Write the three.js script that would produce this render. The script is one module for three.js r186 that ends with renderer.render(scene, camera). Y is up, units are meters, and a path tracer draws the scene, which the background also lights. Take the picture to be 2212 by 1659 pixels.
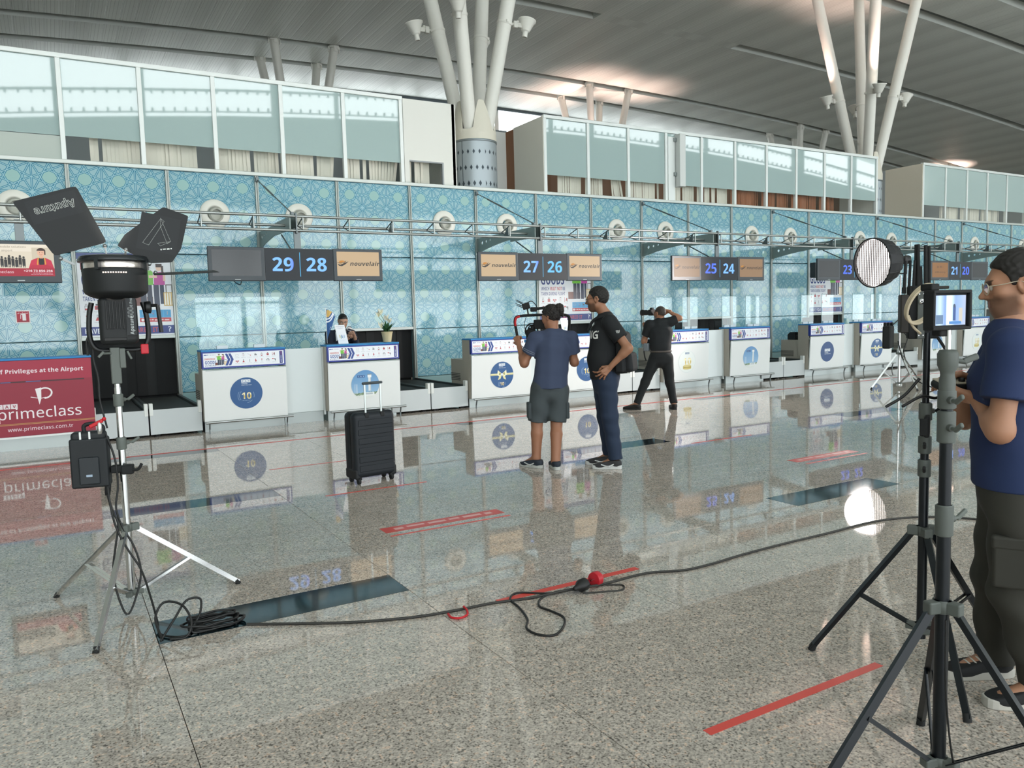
import * as THREE from 'three';
import { mergeGeometries } from 'three/addons/utils/BufferGeometryUtils.js';
import { RoundedBoxGeometry } from 'three/addons/geometries/RoundedBoxGeometry.js';
import { RectAreaLightUniformsLib } from 'three/addons/lights/RectAreaLightUniformsLib.js';

// ---------- camera, sky, exposure ----------
const scene = new THREE.Scene();
const renderer = new THREE.WebGLRenderer({ antialias: true });
renderer.toneMapping = THREE.LinearToneMapping;
renderer.toneMappingExposure = 2.75;
renderer.shadowMap.enabled = true;
RectAreaLightUniformsLib.init();
const camera = new THREE.PerspectiveCamera(52.46, 2212 / 1659, 0.05, 300);
camera.position.set(0, 1.58, 0);
camera.up.set(0.06779, 0.99572, -0.06282);            // the phone was held with a slight roll
camera.lookAt(0.50378, 1.58 - 0.08851, -0.85929);
scene.background = new THREE.Color(0.92, 0.98, 1.0);   // bright overcast sky, the same all round
scene.backgroundIntensity = 1.7;

// ---------- helpers ----------
const PI = Math.PI, V = (x, y, z) => new THREE.Vector3(x, y, z);
let seed = 7;
const rnd = () => { seed = (seed * 16807) % 2147483647; return seed / 2147483647; };
const std = (color, roughness = 0.6, metalness = 0, o = {}) => new THREE.MeshStandardMaterial({ color, roughness, metalness, ...o });
const phy = (color, roughness, o = {}) => new THREE.MeshPhysicalMaterial({ color, roughness, ...o });
const clean = (g) => {
  if (g.index) g = g.toNonIndexed();
  for (const k of Object.keys(g.attributes)) if (!['position', 'normal', 'uv', 'color'].includes(k)) g.deleteAttribute(k);
  if (!g.attributes.normal) g.computeVertexNormals();
  if (!g.attributes.uv) g.setAttribute('uv', new THREE.BufferAttribute(new Float32Array(g.attributes.position.count * 2), 2));
  return g;
};
const merge = (list) => {
  list = list.flat(Infinity).map(clean);
  if (list.length === 1) return list[0];
  const col = list.every((g) => g.attributes.color);
  if (!col) list.forEach((g) => g.deleteAttribute('color'));
  return mergeGeometries(list);
};
const put = (g, x = 0, y = 0, z = 0, ry = 0, rx = 0, rz = 0) => {
  g.applyMatrix4(new THREE.Matrix4().makeRotationFromEuler(new THREE.Euler(rx, ry, rz, 'YXZ')));
  return g.translate(x, y, z);
};
const box = (w, h, d, x, y, z, ry, rx, rz) => put(new THREE.BoxGeometry(w, h, d), x, y, z, ry, rx, rz);
const span = (x0, x1, y0, y1, z0, z1) => box(x1 - x0, y1 - y0, z1 - z0, (x0 + x1) / 2, (y0 + y1) / 2, (z0 + z1) / 2);
const rbox = (w, h, d, r, x, y, z, ry, rx, rz, s = 2) => put(new RoundedBoxGeometry(w, h, d, s, Math.min(r, w / 2.01, h / 2.01, d / 2.01)), x, y, z, ry, rx, rz);
const rspan = (x0, x1, y0, y1, z0, z1, r = 0.006) => rbox(x1 - x0, y1 - y0, z1 - z0, r, (x0 + x1) / 2, (y0 + y1) / 2, (z0 + z1) / 2);
const UPV = V(0, 1, 0);
const aim = (g, a, b) => g.applyQuaternion(new THREE.Quaternion().setFromUnitVectors(UPV, b.clone().sub(a).normalize())).translate((a.x + b.x) / 2, (a.y + b.y) / 2, (a.z + b.z) / 2);
const vec = (a) => (Array.isArray(a) ? V(...a) : a);
const rod = (a, b, r, r2 = r, n = 14) => { a = vec(a); b = vec(b); return aim(new THREE.CylinderGeometry(r2, r, a.distanceTo(b), n), a, b); };
const bar = (a, b, w, d) => { a = vec(a); b = vec(b); return aim(new THREE.BoxGeometry(w, a.distanceTo(b), d), a, b); };
const tube = (pts, r, seg = 60, n = 8, closed = false) => new THREE.TubeGeometry(new THREE.CatmullRomCurve3(pts.map(vec), closed, 'centripetal'), seg, r, n, closed);
const lathe = (prof, x = 0, y = 0, z = 0, n = 32) => new THREE.LatheGeometry(prof.map((p) => new THREE.Vector2(...p)), n).translate(x, y, z);
const latheTo = (prof, at, dir, n = 32) => new THREE.LatheGeometry(prof.map((p) => new THREE.Vector2(...p)), n).applyQuaternion(new THREE.Quaternion().setFromUnitVectors(UPV, vec(dir).normalize())).translate(...vec(at).toArray());
const ball = (r, x, y, z, sx = 1, sy = 1, sz = 1) => new THREE.SphereGeometry(r, 20, 14).scale(sx, sy, sz).translate(x, y, z);
const ext = (pts, depth, bevel = 0, holes = []) => {
  const s = new THREE.Shape(pts.map((p) => new THREE.Vector2(...p)));
  holes.forEach(([x, y, r]) => s.holes.push(new THREE.Path().absarc(x, y, r, 0, 2 * PI, true)));
  return new THREE.ExtrudeGeometry(s, { depth, bevelEnabled: bevel > 0, bevelSize: bevel, bevelThickness: bevel, bevelSegments: 2, curveSegments: 14 });
};
const flat = (w, h, x, y, z, ry, rx, rz) => put(new THREE.PlaneGeometry(w, h), x, y, z, ry, rx, rz);   // flat print
// uv in metres from the position, for large surfaces
const metric = (g, s = 1, ax = 'auto') => {
  g = clean(g);
  const p = g.attributes.position, n = g.attributes.normal, uv = new Float32Array(p.count * 2);
  for (let i = 0; i < p.count; i++) {
    const x = p.getX(i), y = p.getY(i), z = p.getZ(i), nx = Math.abs(n.getX(i)), ny = Math.abs(n.getY(i)), nz = Math.abs(n.getZ(i));
    const [u, v] = ax === 'xz' || (ax === 'auto' && ny >= nx && ny >= nz) ? [x, -z] : nx > nz ? [z, y] : [x, y];
    uv[2 * i] = u / s; uv[2 * i + 1] = v / s;
  }
  g.setAttribute('uv', new THREE.BufferAttribute(uv, 2));
  return g;
};
const counts = {};
const numbered = (n) => { const k = counts[n] = (counts[n] ?? -1) + 1; return k ? n + '_' + String(k).padStart(3, '0') : n; };
const tag = (o, label, category, group) => { Object.assign(o.userData, { label, category }); if (group) o.userData.group = group; return o; };
const thing = (name, label, category, pos = [0, 0, 0], ry = 0, group) => {
  const o = new THREE.Group(); o.name = numbered(name); o.position.set(...pos); o.rotation.y = ry; scene.add(o);
  return tag(o, label, category, group);
};
const part = (parent, name, geos, mat, label) => {
  const m = new THREE.Mesh(merge([geos]), mat); m.name = name; m.castShadow = m.receiveShadow = true; parent.add(m);
  if (label) m.userData.label = label;
  return m;
};
// built in world coordinates: move the origin of the thing to its base
const rebase = (t) => {
  const b = new THREE.Box3().setFromObject(t), c = b.getCenter(V(0, 0, 0)), done = new Set();
  t.position.set(c.x, b.min.y, c.z);
  t.traverse((o) => { if (o.geometry && !done.has(o.geometry)) { done.add(o.geometry); o.geometry.translate(-c.x, -b.min.y, -c.z); } });
  return t;
};
const copy = (t, pos, ry, label, group) => {
  const c = t.clone(); c.name = numbered(t.name.replace(/_\d{3}$/, '')); c.userData = { ...t.userData }; scene.add(c);
  if (pos) c.position.set(...pos);
  if (ry !== undefined) c.rotation.y = ry;
  if (label) c.userData.label = label;
  if (group) c.userData.group = group;
  return c;
};
const solo = (name, label, category, geos, mat, group) => { const m = part(scene, numbered(name), geos, mat); tag(m, label, category, group); return rebase(m); };
const structure = (name) => { const o = new THREE.Group(); o.name = name; o.userData.kind = 'structure'; scene.add(o); return o; };
const canvas = (w, h, draw, repeat) => {
  const c = document.createElement('canvas'); c.width = w; c.height = h;
  const g = c.getContext('2d'); draw(g, w, h);
  const t = new THREE.CanvasTexture(c); t.colorSpace = THREE.SRGBColorSpace; t.magFilter = THREE.LinearFilter;
  if (repeat) t.wrapS = t.wrapT = THREE.RepeatWrapping;
  return t;
};
const fill = (g, c, x, y, w, h) => { g.fillStyle = c; g.fillRect(x, y, w, h); };
const text = (g, s, x, y, size, color, o = {}) => {
  g.save(); g.translate(x, y); g.scale(o.sx ?? 1, 1); if (o.skew) g.transform(1, 0, o.skew, 1, 0, 0);
  g.font = (o.bold === false ? '' : 'bold ') + size + 'px sans-serif'; g.textAlign = o.align ?? 'left'; g.textBaseline = 'alphabetic';
  if (o.stroke) { g.strokeStyle = color; g.lineWidth = o.stroke; g.strokeText(s, 0, 0); } else { g.fillStyle = color; g.fillText(s, 0, 0); }
  g.restore();
};
const poly = (g, pts, c) => { g.fillStyle = c; g.beginPath(); pts.forEach((p, i) => (i ? g.lineTo(...p) : g.moveTo(...p))); g.closePath(); g.fill(); };
const lines = (g, pts, c, w) => { g.strokeStyle = c; g.lineWidth = w; g.beginPath(); pts.forEach((p, i) => (i ? g.lineTo(...p) : g.moveTo(...p))); g.stroke(); };
const disc = (g, x, y, r, c, ry = r) => { g.fillStyle = c; g.beginPath(); g.ellipse(x, y, r, ry, 0, 0, 2 * PI); g.fill(); };
// grey data texture
const grain = (n, f, repeat = 1) => {
  const d = new Uint8Array(n * n * 4);
  for (let i = 0; i < n * n; i++) { const v = f(i % n, (i / n) | 0); for (let c = 0; c < 3; c++) d[4 * i + c] = Math.max(0, Math.min(255, Array.isArray(v) ? v[c] : v)); d[4 * i + 3] = 255; }
  const t = new THREE.DataTexture(d, n, n); t.wrapS = t.wrapT = THREE.RepeatWrapping; t.magFilter = THREE.LinearFilter; t.repeat.set(repeat, repeat); t.needsUpdate = true;
  return t;
};

// ---------- common materials ----------
const chrome = std(0xd0d2d2, 0.16, 1), steel = std(0xa9adac, 0.32, 1), darkSteel = std(0x6e7475, 0.4, 0.9), alu = std(0xc9cfcd, 0.35, 0.6);
const black = std(0x17191b, 0.5), matBlack = std(0x101214, 0.75), rubber = std(0x1b1c1d, 0.85), white = std(0xe9eceb, 0.35), cream = std(0xded9c9, 0.5), beige = std(0xb3aea2, 0.55);
const greyPlastic = std(0x5f6560, 0.55), red = std(0xc01824, 0.5);

// ---------- floor ----------
const cloudNoise = (n, cells, s) => {        // tileable value noise
  const r = []; let q = s; for (let i = 0; i < cells * cells; i++) { q = (q * 16807) % 2147483647; r.push(q / 2147483647); }
  return (x, y) => {
    const fx = (x / n) * cells, fy = (y / n) * cells, i = Math.floor(fx), j = Math.floor(fy), a = fx - i, b = fy - j, sa = a * a * (3 - 2 * a), sb = b * b * (3 - 2 * b);
    const at = (u, v) => r[((v + cells) % cells) * cells + ((u + cells) % cells)];
    return (at(i, j) * (1 - sa) + at(i + 1, j) * sa) * (1 - sb) + (at(i, j + 1) * (1 - sa) + at(i + 1, j + 1) * sa) * sb;
  };
};
const gN = 1024, gA = cloudNoise(gN, 190, 11), gB = cloudNoise(gN, 90, 23), gC = cloudNoise(gN, 12, 5), gD = cloudNoise(gN, 240, 77);
const graniteMap = grain(gN, (x, y) => {
  const a = gA(x, y), b = gB(x, y), c = gC(x, y), d = gD(x, y);
  let v = 178 + (a - 0.5) * 62 + (b - 0.5) * 36 + (c - 0.5) * 12;
  let k = [v, v * 0.952, v * 0.9];
  if (a < 0.2) k = k.map((q) => q * 0.74);
  if (d > 0.86) k = [k[0] + 22, k[1] + 20, k[2] + 17];
  if (b > 0.82) k = [k[0] + 10, k[1] - 2, k[2] - 9];
  return k;
});
graniteMap.colorSpace = THREE.SRGBColorSpace;
const granite = phy(0xffffff, 0.03, { map: graniteMap, ior: 1.55 });
const darkStone = phy(0x14262c, 0.06, { ior: 1.6 });
const floor = structure('floor');
const COLS = [0, 1.337, 2.452, 3.566, 4.68], X0 = 0.352, ZD = -4.125, PZ = 2.96;
const inTiles = (x0, z0) => x0 >= -4.4 && x0 < 23.7;
const tileGeo = {};
const tileAt = (w, d, k, name, mat) => {
  const key = w.toFixed(3) + d.toFixed(3) + k;
  if (!tileGeo[key]) { const g = metric(new RoundedBoxGeometry(w - 0.003, 0.03, d - 0.003, 1, 0.0012), 1.1, 'xz'); const uv = g.attributes.uv; for (let i = 0; i < uv.count; i++) uv.setXY(i, uv.getX(i) + k * 0.371, uv.getY(i) + k * 0.613); tileGeo[key] = g; }
  const m = new THREE.Mesh(tileGeo[key], mat); m.name = name; m.receiveShadow = true; floor.add(m); return m;
};
for (let c = -1; c < 5; c++) for (let s = 0; s < 4; s++) {
  const x0 = X0 + 4.68 * c + COLS[s], w = COLS[s + 1] - COLS[s];
  for (let r = -3; r <= 1; r++) {
    const zt = ZD + PZ * r;                                // near edge of the dark row
    const rows = s === 0 ? [[0, -0.33], [-0.33, -1.645], [-1.645, -2.96]] : [[0, -1.48], [-1.48, -2.96]];
    rows.forEach(([a, b], i) => {
      const dark = s === 0 && i === 0 && r !== 1;
      tileAt(w, a - b, (c * 7 + s * 3 + r * 5 + i + 60) % 6, dark ? 'dark_tile' : 'tile', dark ? darkStone : granite).position.set(x0 + w / 2, -0.015, zt + (a + b) / 2);
    });
  }
}
{ // the floor beyond the tiles that can be told apart, and the bed under them
  const xa = X0 - 4.68, xb = X0 + 4.68 * 5, zf = ZD + PZ, zb = ZD - 4 * PZ;
  part(floor, 'granite_floor', [[-14, xa, -33, 14], [xb, 66, -33, 14], [xa, xb, zf, 14], [xa, xb, -33, zb]].map(([a, b, c, d]) => metric(span(a, b, -0.1, 0, c, d), 1.1, 'xz')), granite);
  part(floor, 'floor_bed', span(xa, xb, -0.12, -0.028, zb, zf), std(0x3a3834, 0.9));
}

// ---------- roof ----------
const arch = (x) => 11.25 - 0.0017 * (x - 17.5) ** 2;
const plankBump = canvas(256, 64, (g) => { fill(g, '#fff', 0, 0, 256, 64); for (let i = 0; i < 4; i++) fill(g, '#000', i * 64, 0, 7, 64); }, true);
plankBump.colorSpace = THREE.NoColorSpace;
const plankMap = canvas(512, 64, (g) => { for (let i = 0; i < 16; i++) { const v = 232 + Math.round(8 * Math.sin(i * 12.9)); fill(g, `rgb(${v},${v},${v - 4})`, i * 32, 0, 32, 64); fill(g, '#c4c4c0', i * 32, 0, 3, 64); } }, true);
const ceilMat = std(0xf3f8f6, 0.5, 0.0, { map: plankMap, bumpMap: plankBump, bumpScale: 0.012 });
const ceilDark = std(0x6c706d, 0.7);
const ceiling = structure('ceiling');
const slab = (z0, z1, h = (x, z) => arch(x), up = 0, th = 0.25, nz = 1) => {  // arched slab between two z, soffit at h
  const N = 60, xs = [...Array(N + 1)].map((_, i) => -14.2 + (80.4 * i) / N), P = [], U = [], quad = (a, b, c, d, u) => { P.push(...a, ...b, ...c, ...a, ...c, ...d); const [p, q, r, s] = u; U.push(...p, ...q, ...r, ...p, ...r, ...s); };
  for (let i = 0; i < N; i++) for (let k = 0; k < nz; k++) {
    const a = xs[i], b = xs[i + 1], m = z0 + ((z1 - z0) * k) / nz, n = z0 + ((z1 - z0) * (k + 1)) / nz, y = (x, z) => h(x, z) + up;
    quad([a, y(a, m), m], [b, y(b, m), m], [b, y(b, n), n], [a, y(a, n), n], [[a / 1.6, m / 1.6], [b / 1.6, m / 1.6], [b / 1.6, n / 1.6], [a / 1.6, n / 1.6]]);
    quad([a, y(a, n) + th, n], [b, y(b, n) + th, n], [b, y(b, m) + th, m], [a, y(a, m) + th, m], [[0, 0], [0, 0], [0, 0], [0, 0]]);
    for (const z of [m, n]) { const f = z === m; if ((f && k) || (!f && k < nz - 1)) continue; const q = [[a, y(a, z), z], [b, y(b, z), z], [b, y(b, z) + th, z], [a, y(a, z) + th, z]]; quad(...(f ? [q[0], q[3], q[2], q[1]] : q), [[0, 0], [0, 0], [0, 0], [0, 0]]); }
  }
  const g = new THREE.BufferGeometry();
  g.setAttribute('position', new THREE.Float32BufferAttribute(P, 3)); g.setAttribute('uv', new THREE.Float32BufferAttribute(U, 2)); g.computeVertexNormals();
  return g;
};
const GR = [-29.7, -27.5, -21.3, -16.05, -13.95];          // grooves between the ceiling bays, parallel to the counters
const HALF = 0.24;
const edges = [-32.8, ...GR.flatMap((z) => [z - HALF, z + HALF]), -12.2];
for (let i = 0; i < edges.length; i += 2) part(ceiling, 'ceiling_bay', slab(edges[i], edges[i + 1]), ceilMat);
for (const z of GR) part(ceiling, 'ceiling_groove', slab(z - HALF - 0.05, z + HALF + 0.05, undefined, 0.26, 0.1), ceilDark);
part(ceiling, 'groove_infill', (() => { const P = []; for (let i = 0; i < 8; i++) { const a = 16.1 + i * 0.7875, b = a + 0.7875; P.push(ext([[a, arch(a)], [b, arch(b)], [b, arch(b) + 0.2], [a, arch(a) + 0.2]], HALF * 2).translate(0, 0, -21.3 - HALF)); } return P; })(), ceilMat);
part(ceiling, 'front_ceiling', slab(-12.2, 13.3, (x, z) => arch(x) + (z + 12.2) * 0.2, 0, 0.25, 6), ceilMat);

// ---------- outer walls ----------
const plaster = std(0xc9cdc6, 0.8), pale = std(0xd9dbd4, 0.7);
const wb = structure('wall_back');
part(wb, 'wall_panel', span(-14, 66, 0, 10.05, -32.8, -32.4), plaster);
part(wb, 'window_sill', span(-14, 66, 10.05, 10.12, -32.85, -32.3), std(0x6b7476, 0.5));
part(wb, 'valance', slab(-32.5, -32.42, (x) => arch(x) - 0.12, 0, 0.12), std(0x59646a, 0.6));
for (let i = 0, x = -12.6; x < 60; x += i % 2 ? 1.15 : 2.75, i++) part(wb, 'clerestory_post', span(x - (i % 2 ? 0.05 : 0.11), x + (i % 2 ? 0.05 : 0.11), 10.1, arch(x) + 0.1, -32.7, -32.5), alu);
const wl = structure('wall_left'); part(wl, 'wall_panel', span(-14.3, -14, 0, 16, -33, 13.4), plaster);
const wr = structure('wall_right'); part(wr, 'wall_panel', span(66, 66.3, 0, 16, -33, 13.4), plaster);
// glazed front of the hall, behind the photographer: the daylight comes in here and the shiny surfaces mirror it
const wf = structure('wall_front');
const sillY = (x) => 12.85 - 0.0021 * (x - 30) ** 2;
{
  const g = []; const N = 40;
  for (let i = 0; i < N; i++) { const a = -14 + 2 * i, b = a + 2; g.push(ext([[a, 7.2], [b, 7.2], [b, sillY(b)], [a, sillY(a)]], 0.3).translate(0, 0, 13)); }
  part(wf, 'wall_band', g, std(0x9db0ac, 0.75));
  const beam = (f, h, d, z) => { const out = []; for (let i = 0; i < N; i++) { const a = -14 + 2 * i, b = a + 2; out.push(ext([[a, f(a)], [b, f(b)], [b, f(b) + h], [a, f(a) + h]], d).translate(0, 0, z)); } return out; };
  part(wf, 'arched_beam', beam((x) => sillY(x) + 0.18, 0.06, 0.1, 13), greyPlastic);
  part(wf, 'arched_beam', beam((x) => sillY(x) + 1.2, 0.08, 0.2, 12.9), greyPlastic);
  part(wf, 'rail', span(-14, 66, 2.4, 2.5, 12.9, 13.1), greyPlastic);
  part(wf, 'rail', span(-14, 66, 4.7, 4.86, 12.9, 13.1), greyPlastic);
  for (let i = 0, x = -12.2; x < 66; x += 3.3, i++) {
    const w = i % 4 === 3 ? 0.24 : 0.08;
    part(wf, 'facade_post', span(x - w, x + w, 0, arch(x) + 5, 12.8, 13.1), greyPlastic);
    for (let k = -1; k <= 1; k += 2) part(wf, 'beam_web', [0.3, 1.2].flatMap((o) => [...Array(6)].map((_, j) => { const q = x + 0.4 + j * 0.5; return box(0.09, 0.2, 0.08, q, sillY(q) + o + 0.02 * k, 13.05); })), greyPlastic);
  }
  part(wf, 'base_wall', span(-14, 66, 0, 0.25, 12.9, 13.3), plaster);
}

// ---------- patterned glass wall behind the check-in desks ----------
const WZ = -14.15, MX = 0.367, MP = 1.4366, mull = (k) => MX + MP * k;
const starTile = (() => {
  const S = 512, base = '#9fc5cd', dark = '#37819e', light = '#a3cbd5', oct = '#a3c9c5';
  return canvas(S, S, (g) => {
    fill(g, base, 0, 0, S, S);
    const segs = [], e = 2;
    for (let i = -e; i <= e; i++) for (let j = -e; j <= e; j++) for (const [dx, dy] of [[2, 1], [1, 2], [-1, 2], [-2, 1]]) segs.push([i, j, i + dx, j + dy]);
    for (let i = 0; i <= 1; i++) { segs.push([-1, i, 2, i]); segs.push([i, -1, i, 2]); }
    // the plain octagon between the stars
    const c = S / 2, V8 = [...Array(8)].map((_, k) => { const r = (k % 2 ? 0.2357 : 0.25) * S; return [c + r * Math.cos(k * PI / 4), c + r * Math.sin(k * PI / 4)]; });
    poly(g, V8, oct);
    const L = (a, w, col, dx = 0) => { g.strokeStyle = col; g.lineWidth = w; for (const [p, q, u, v] of a) { g.beginPath(); g.moveTo(p * S, q * S); g.lineTo(u * S, v * S); g.stroke(); } };
    L(segs, 31, dark); L(segs, 13, light);
    for (const x of [0, 1]) for (const y of [0, 1]) { disc(g, x * S, y * S, 26, light); }
  }, true);
})();
const patternMat = phy(0xffffff, 0.05, { map: starTile, ior: 1.6 });
const mullMat = std(0xa4aaa5, 0.35, 0.6);
const front = structure('wall_check_in');
const PW = MP - 0.06, ROWS = [[0.42, 1.345], [1.36, 2.725], [2.74, 4.1]];
const panelGeo = {};
const panel = (k, r) => {
  const [y0, y1] = ROWS[r], opening = ((k % 3) + 3) % 3 === 0, even = ((k % 6) + 6) % 6 === 0;
  if (opening && r === 0) return;
  if (!panelGeo[r]) { const g = new RoundedBoxGeometry(PW, y1 - y0, 0.02, 1, 0.004), p = clean(g).attributes.position, uv = new Float32Array(p.count * 2); for (let i = 0; i < p.count; i++) { uv[2 * i] = ((p.getX(i) + MP / 2) / MP) * 3; uv[2 * i + 1] = ((p.getY(i) + (y0 + y1) / 2 - 2.7325) / 1.3725) * 3; } const gg = clean(new RoundedBoxGeometry(PW, y1 - y0, 0.02, 1, 0.004)); gg.setAttribute('uv', new THREE.BufferAttribute(uv, 2)); panelGeo[r] = gg; }
  const m = new THREE.Mesh(panelGeo[r], patternMat); m.name = 'glass_panel'; m.castShadow = m.receiveShadow = true;
  m.position.set(mull(k) + MP / 2, (y0 + y1) / 2, WZ - 0.01); m.rotation.x = (rnd() - 0.5) * 0.004; m.rotation.y = (rnd() - 0.5) * 0.003; front.add(m);
};
for (let k = -3; k < 24; k++) for (let r = 0; r < 3; r++) panel(k, r);
part(front, 'plinth', [...Array(27)].map((_, i) => i - 3).filter((k) => ((k % 3) + 3) % 3).map((k) => span(mull(k), mull(k + 1), 0, 0.41, WZ - 0.05, WZ + 0.01)), std(0x8fb0b2, 0.4));
part(front, 'backing', [span(mull(-3), mull(24), 1.35, 4.1, WZ - 0.18, WZ - 0.06), ...[...Array(27)].map((_, i) => i - 3).filter((k) => ((k % 3) + 3) % 3).map((k) => span(mull(k), mull(k + 1), 0, 1.35, WZ - 0.18, WZ - 0.06))], std(0x6f8f95, 0.8));
for (let k = -3; k <= 24; k++) part(front, 'mullion', [rspan(mull(k) - 0.03, mull(k) - 0.006, 0, 4.1, WZ - 0.03, WZ + 0.035, 0.008), rspan(mull(k) + 0.006, mull(k) + 0.03, 0, 4.1, WZ - 0.03, WZ + 0.035, 0.008), span(mull(k) - 0.008, mull(k) + 0.008, 0, 4.1, WZ - 0.05, WZ + 0.015)], mullMat);
part(front, 'top_rail', rspan(mull(-3) - 0.05, mull(24) + 0.05, 4.1, 4.165, WZ - 0.16, WZ + 0.05, 0.01), std(0xc4c9c4, 0.4, 0.4));
for (let k = -3; k < 24; k += 3) part(front, 'opening_header', rspan(mull(k) + 0.03, mull(k + 1) - 0.03, 1.345, 1.4, WZ - 0.05, WZ + 0.03, 0.006), std(0xb5bab6, 0.4, 0.6));
part(front, 'end_wall', [span(-14, mull(-3), 0, 4.16, WZ - 0.2, WZ), span(mull(24), 66, 0, 4.16, WZ - 0.2, WZ)], pale);

// ---------- glazed offices above the wall ----------
const OZ = -14.3, OY0 = 4.16, OY1 = 5.76, OS = 4.56;
const frameMat = std(0xdfe4e1, 0.35, 0.15);
const filmGlass = phy(0xa9bebc, 0.025, { ior: 2.0 });
const clearGlass = phy(0xffffff, 0.02, { transmission: 1, thickness: 0, ior: 1.5 });
const office = (name, x0, pitch, n, left, right, opt = {}) => {
  const o = structure(name), x1 = x0 + pitch * n;
  for (let i = 0; i <= n; i++) part(o, 'frame_post', rspan(x0 + pitch * i - 0.035, x0 + pitch * i + 0.035, OY0, OY1, OZ - 0.06, OZ + 0.03, 0.006), frameMat);
  part(o, 'head_rail', rspan(x0 - 0.035, x1 + 0.035, OY1 - 0.02, OY1 + 0.05, OZ - 0.06, OZ + 0.04, 0.006), frameMat);
  part(o, 'sill_rail', span(x0, x1, OY0, OY0 + 0.03, OZ - 0.05, OZ + 0.01), frameMat);
  for (let i = 0; i < n; i++) {
    const a = x0 + pitch * i + 0.035, b = a + pitch - 0.07, p = part(o, 'upper_pane', rspan(a, b, OS, OY1 - 0.02, OZ - 0.014, OZ, 0.003).translate(-(a + b) / 2, 0, -OZ), filmGlass);
    p.position.set((a + b) / 2, 0, OZ); p.rotation.y = (rnd() - 0.5) * 0.012;
    part(o, 'lower_pane', span(a, b, OY0 + 0.03, OS - 0.008, OZ - 0.012, OZ - 0.004), i === 0 && opt.solid ? filmGlass : clearGlass);
  }
  part(o, 'side_wall', [[left, left + 0.06], [right - 0.06, right]].map(([a, b]) => span(a, b, OY0 - 0.3, OY1 + 0.02, -15.5, OZ + 0.02)), opt.side ?? std(0xdedcd2, 0.7));
  part(o, 'room_wall', [span(left, right, OY0 - 0.3, OY1, -19.1, -19), span(left, left + 0.05, OY0, OY1, -19, -15.5), span(right - 0.05, right, OY0, OY1, -19, -15.5)], std(opt.room ?? 0x9aa0a2, 0.8));
  part(o, 'room_floor', span(left, right, OY0 - 0.4, OY0 - 0.2, -19, OZ), std(0x777a78, 0.8));
  return o;
};
const U1 = office('wall_upper_1', 0.352 - 1.14 * 5, 1.14, 10, -5.4, 7.2, { solid: false });
const boxFront = std(0xdedfd8, 0.6);
part(U1, 'white_box_front', [span(6.1, 7.22, 4.62, 5.78, OZ - 0.06, OZ + 0.02), span(6.1, 6.2, OY0, 4.62, OZ - 0.06, OZ + 0.02), span(6.93, 7.22, OY0, 4.62, OZ - 0.06, OZ + 0.02)], boxFront);
part(U1, 'lower_pane', span(6.2, 6.93, OY0, 4.62, OZ - 0.04, OZ - 0.03), clearGlass);
part(U1, 'window_frame', [span(6.2, 6.93, 4.6, 4.625, OZ - 0.03, OZ + 0.025), span(6.9, 6.93, OY0, 4.6, OZ - 0.03, OZ + 0.025)], std(0x8b8f90, 0.4, 0.5));
part(U1, 'solid_lower_panel', span(-0.75, 0.32, OY0 + 0.03, OS - 0.01, OZ - 0.01, OZ + 0.004), std(0xb4beb6, 0.25), 'grey green solid panel under the leftmost pane');
const U2 = office('wall_upper_2', 9.35, 1.134, 10, 9.3, 20.74, { room: 0x8a6248 });
part(U2, 'flat_post', rspan(12.79, 13.0, OY0, 5.66, OZ - 0.05, OZ + 0.05, 0.01), frameMat);
part(U2, 'duct_cover', [rspan(13.02, 13.2, 4.5, 5.72, OZ, OZ + 0.2, 0.01)], std(0xd5d9d6, 0.5));
part(U2, 'perforated_face', [...Array(11)].map((_, i) => rspan(13.2, 13.206, 4.55 + i * 0.1, 4.63 + i * 0.1, OZ + 0.02, OZ + 0.18, 0.002)), std(0x9aa2a3, 0.5, 0.5));
part(U2, 'bracket', [4.75, 5.55].map((y) => rspan(12.95, 13.03, y, y + 0.09, OZ + 0.03, OZ + 0.09, 0.01)), std(0x8f9695, 0.4, 0.6));
const U3 = office('wall_upper_3', 22.94, 1.165, 11, 22.88, 35.8, { side: std(0xcfc8b8, 0.7) });
// alcoves behind the two big columns
for (const [i, a, b] of [[1, 7.2, 9.32], [2, 20.74, 22.9]]) { const s = structure('wall_alcove_' + i); part(s, 'wall_panel', span(a, b, OY0 - 0.3, 5.76, -15.95, -15.85), std(0xdadcd8, 0.6)); part(s, 'coping', span(a, b, 5.76, 5.79, -15.97, -15.83), std(0x70777a, 0.5)); part(s, 'ledge', span(a, b, 3.9, 4.1, -15.9, -14.3), plaster); }

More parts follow.
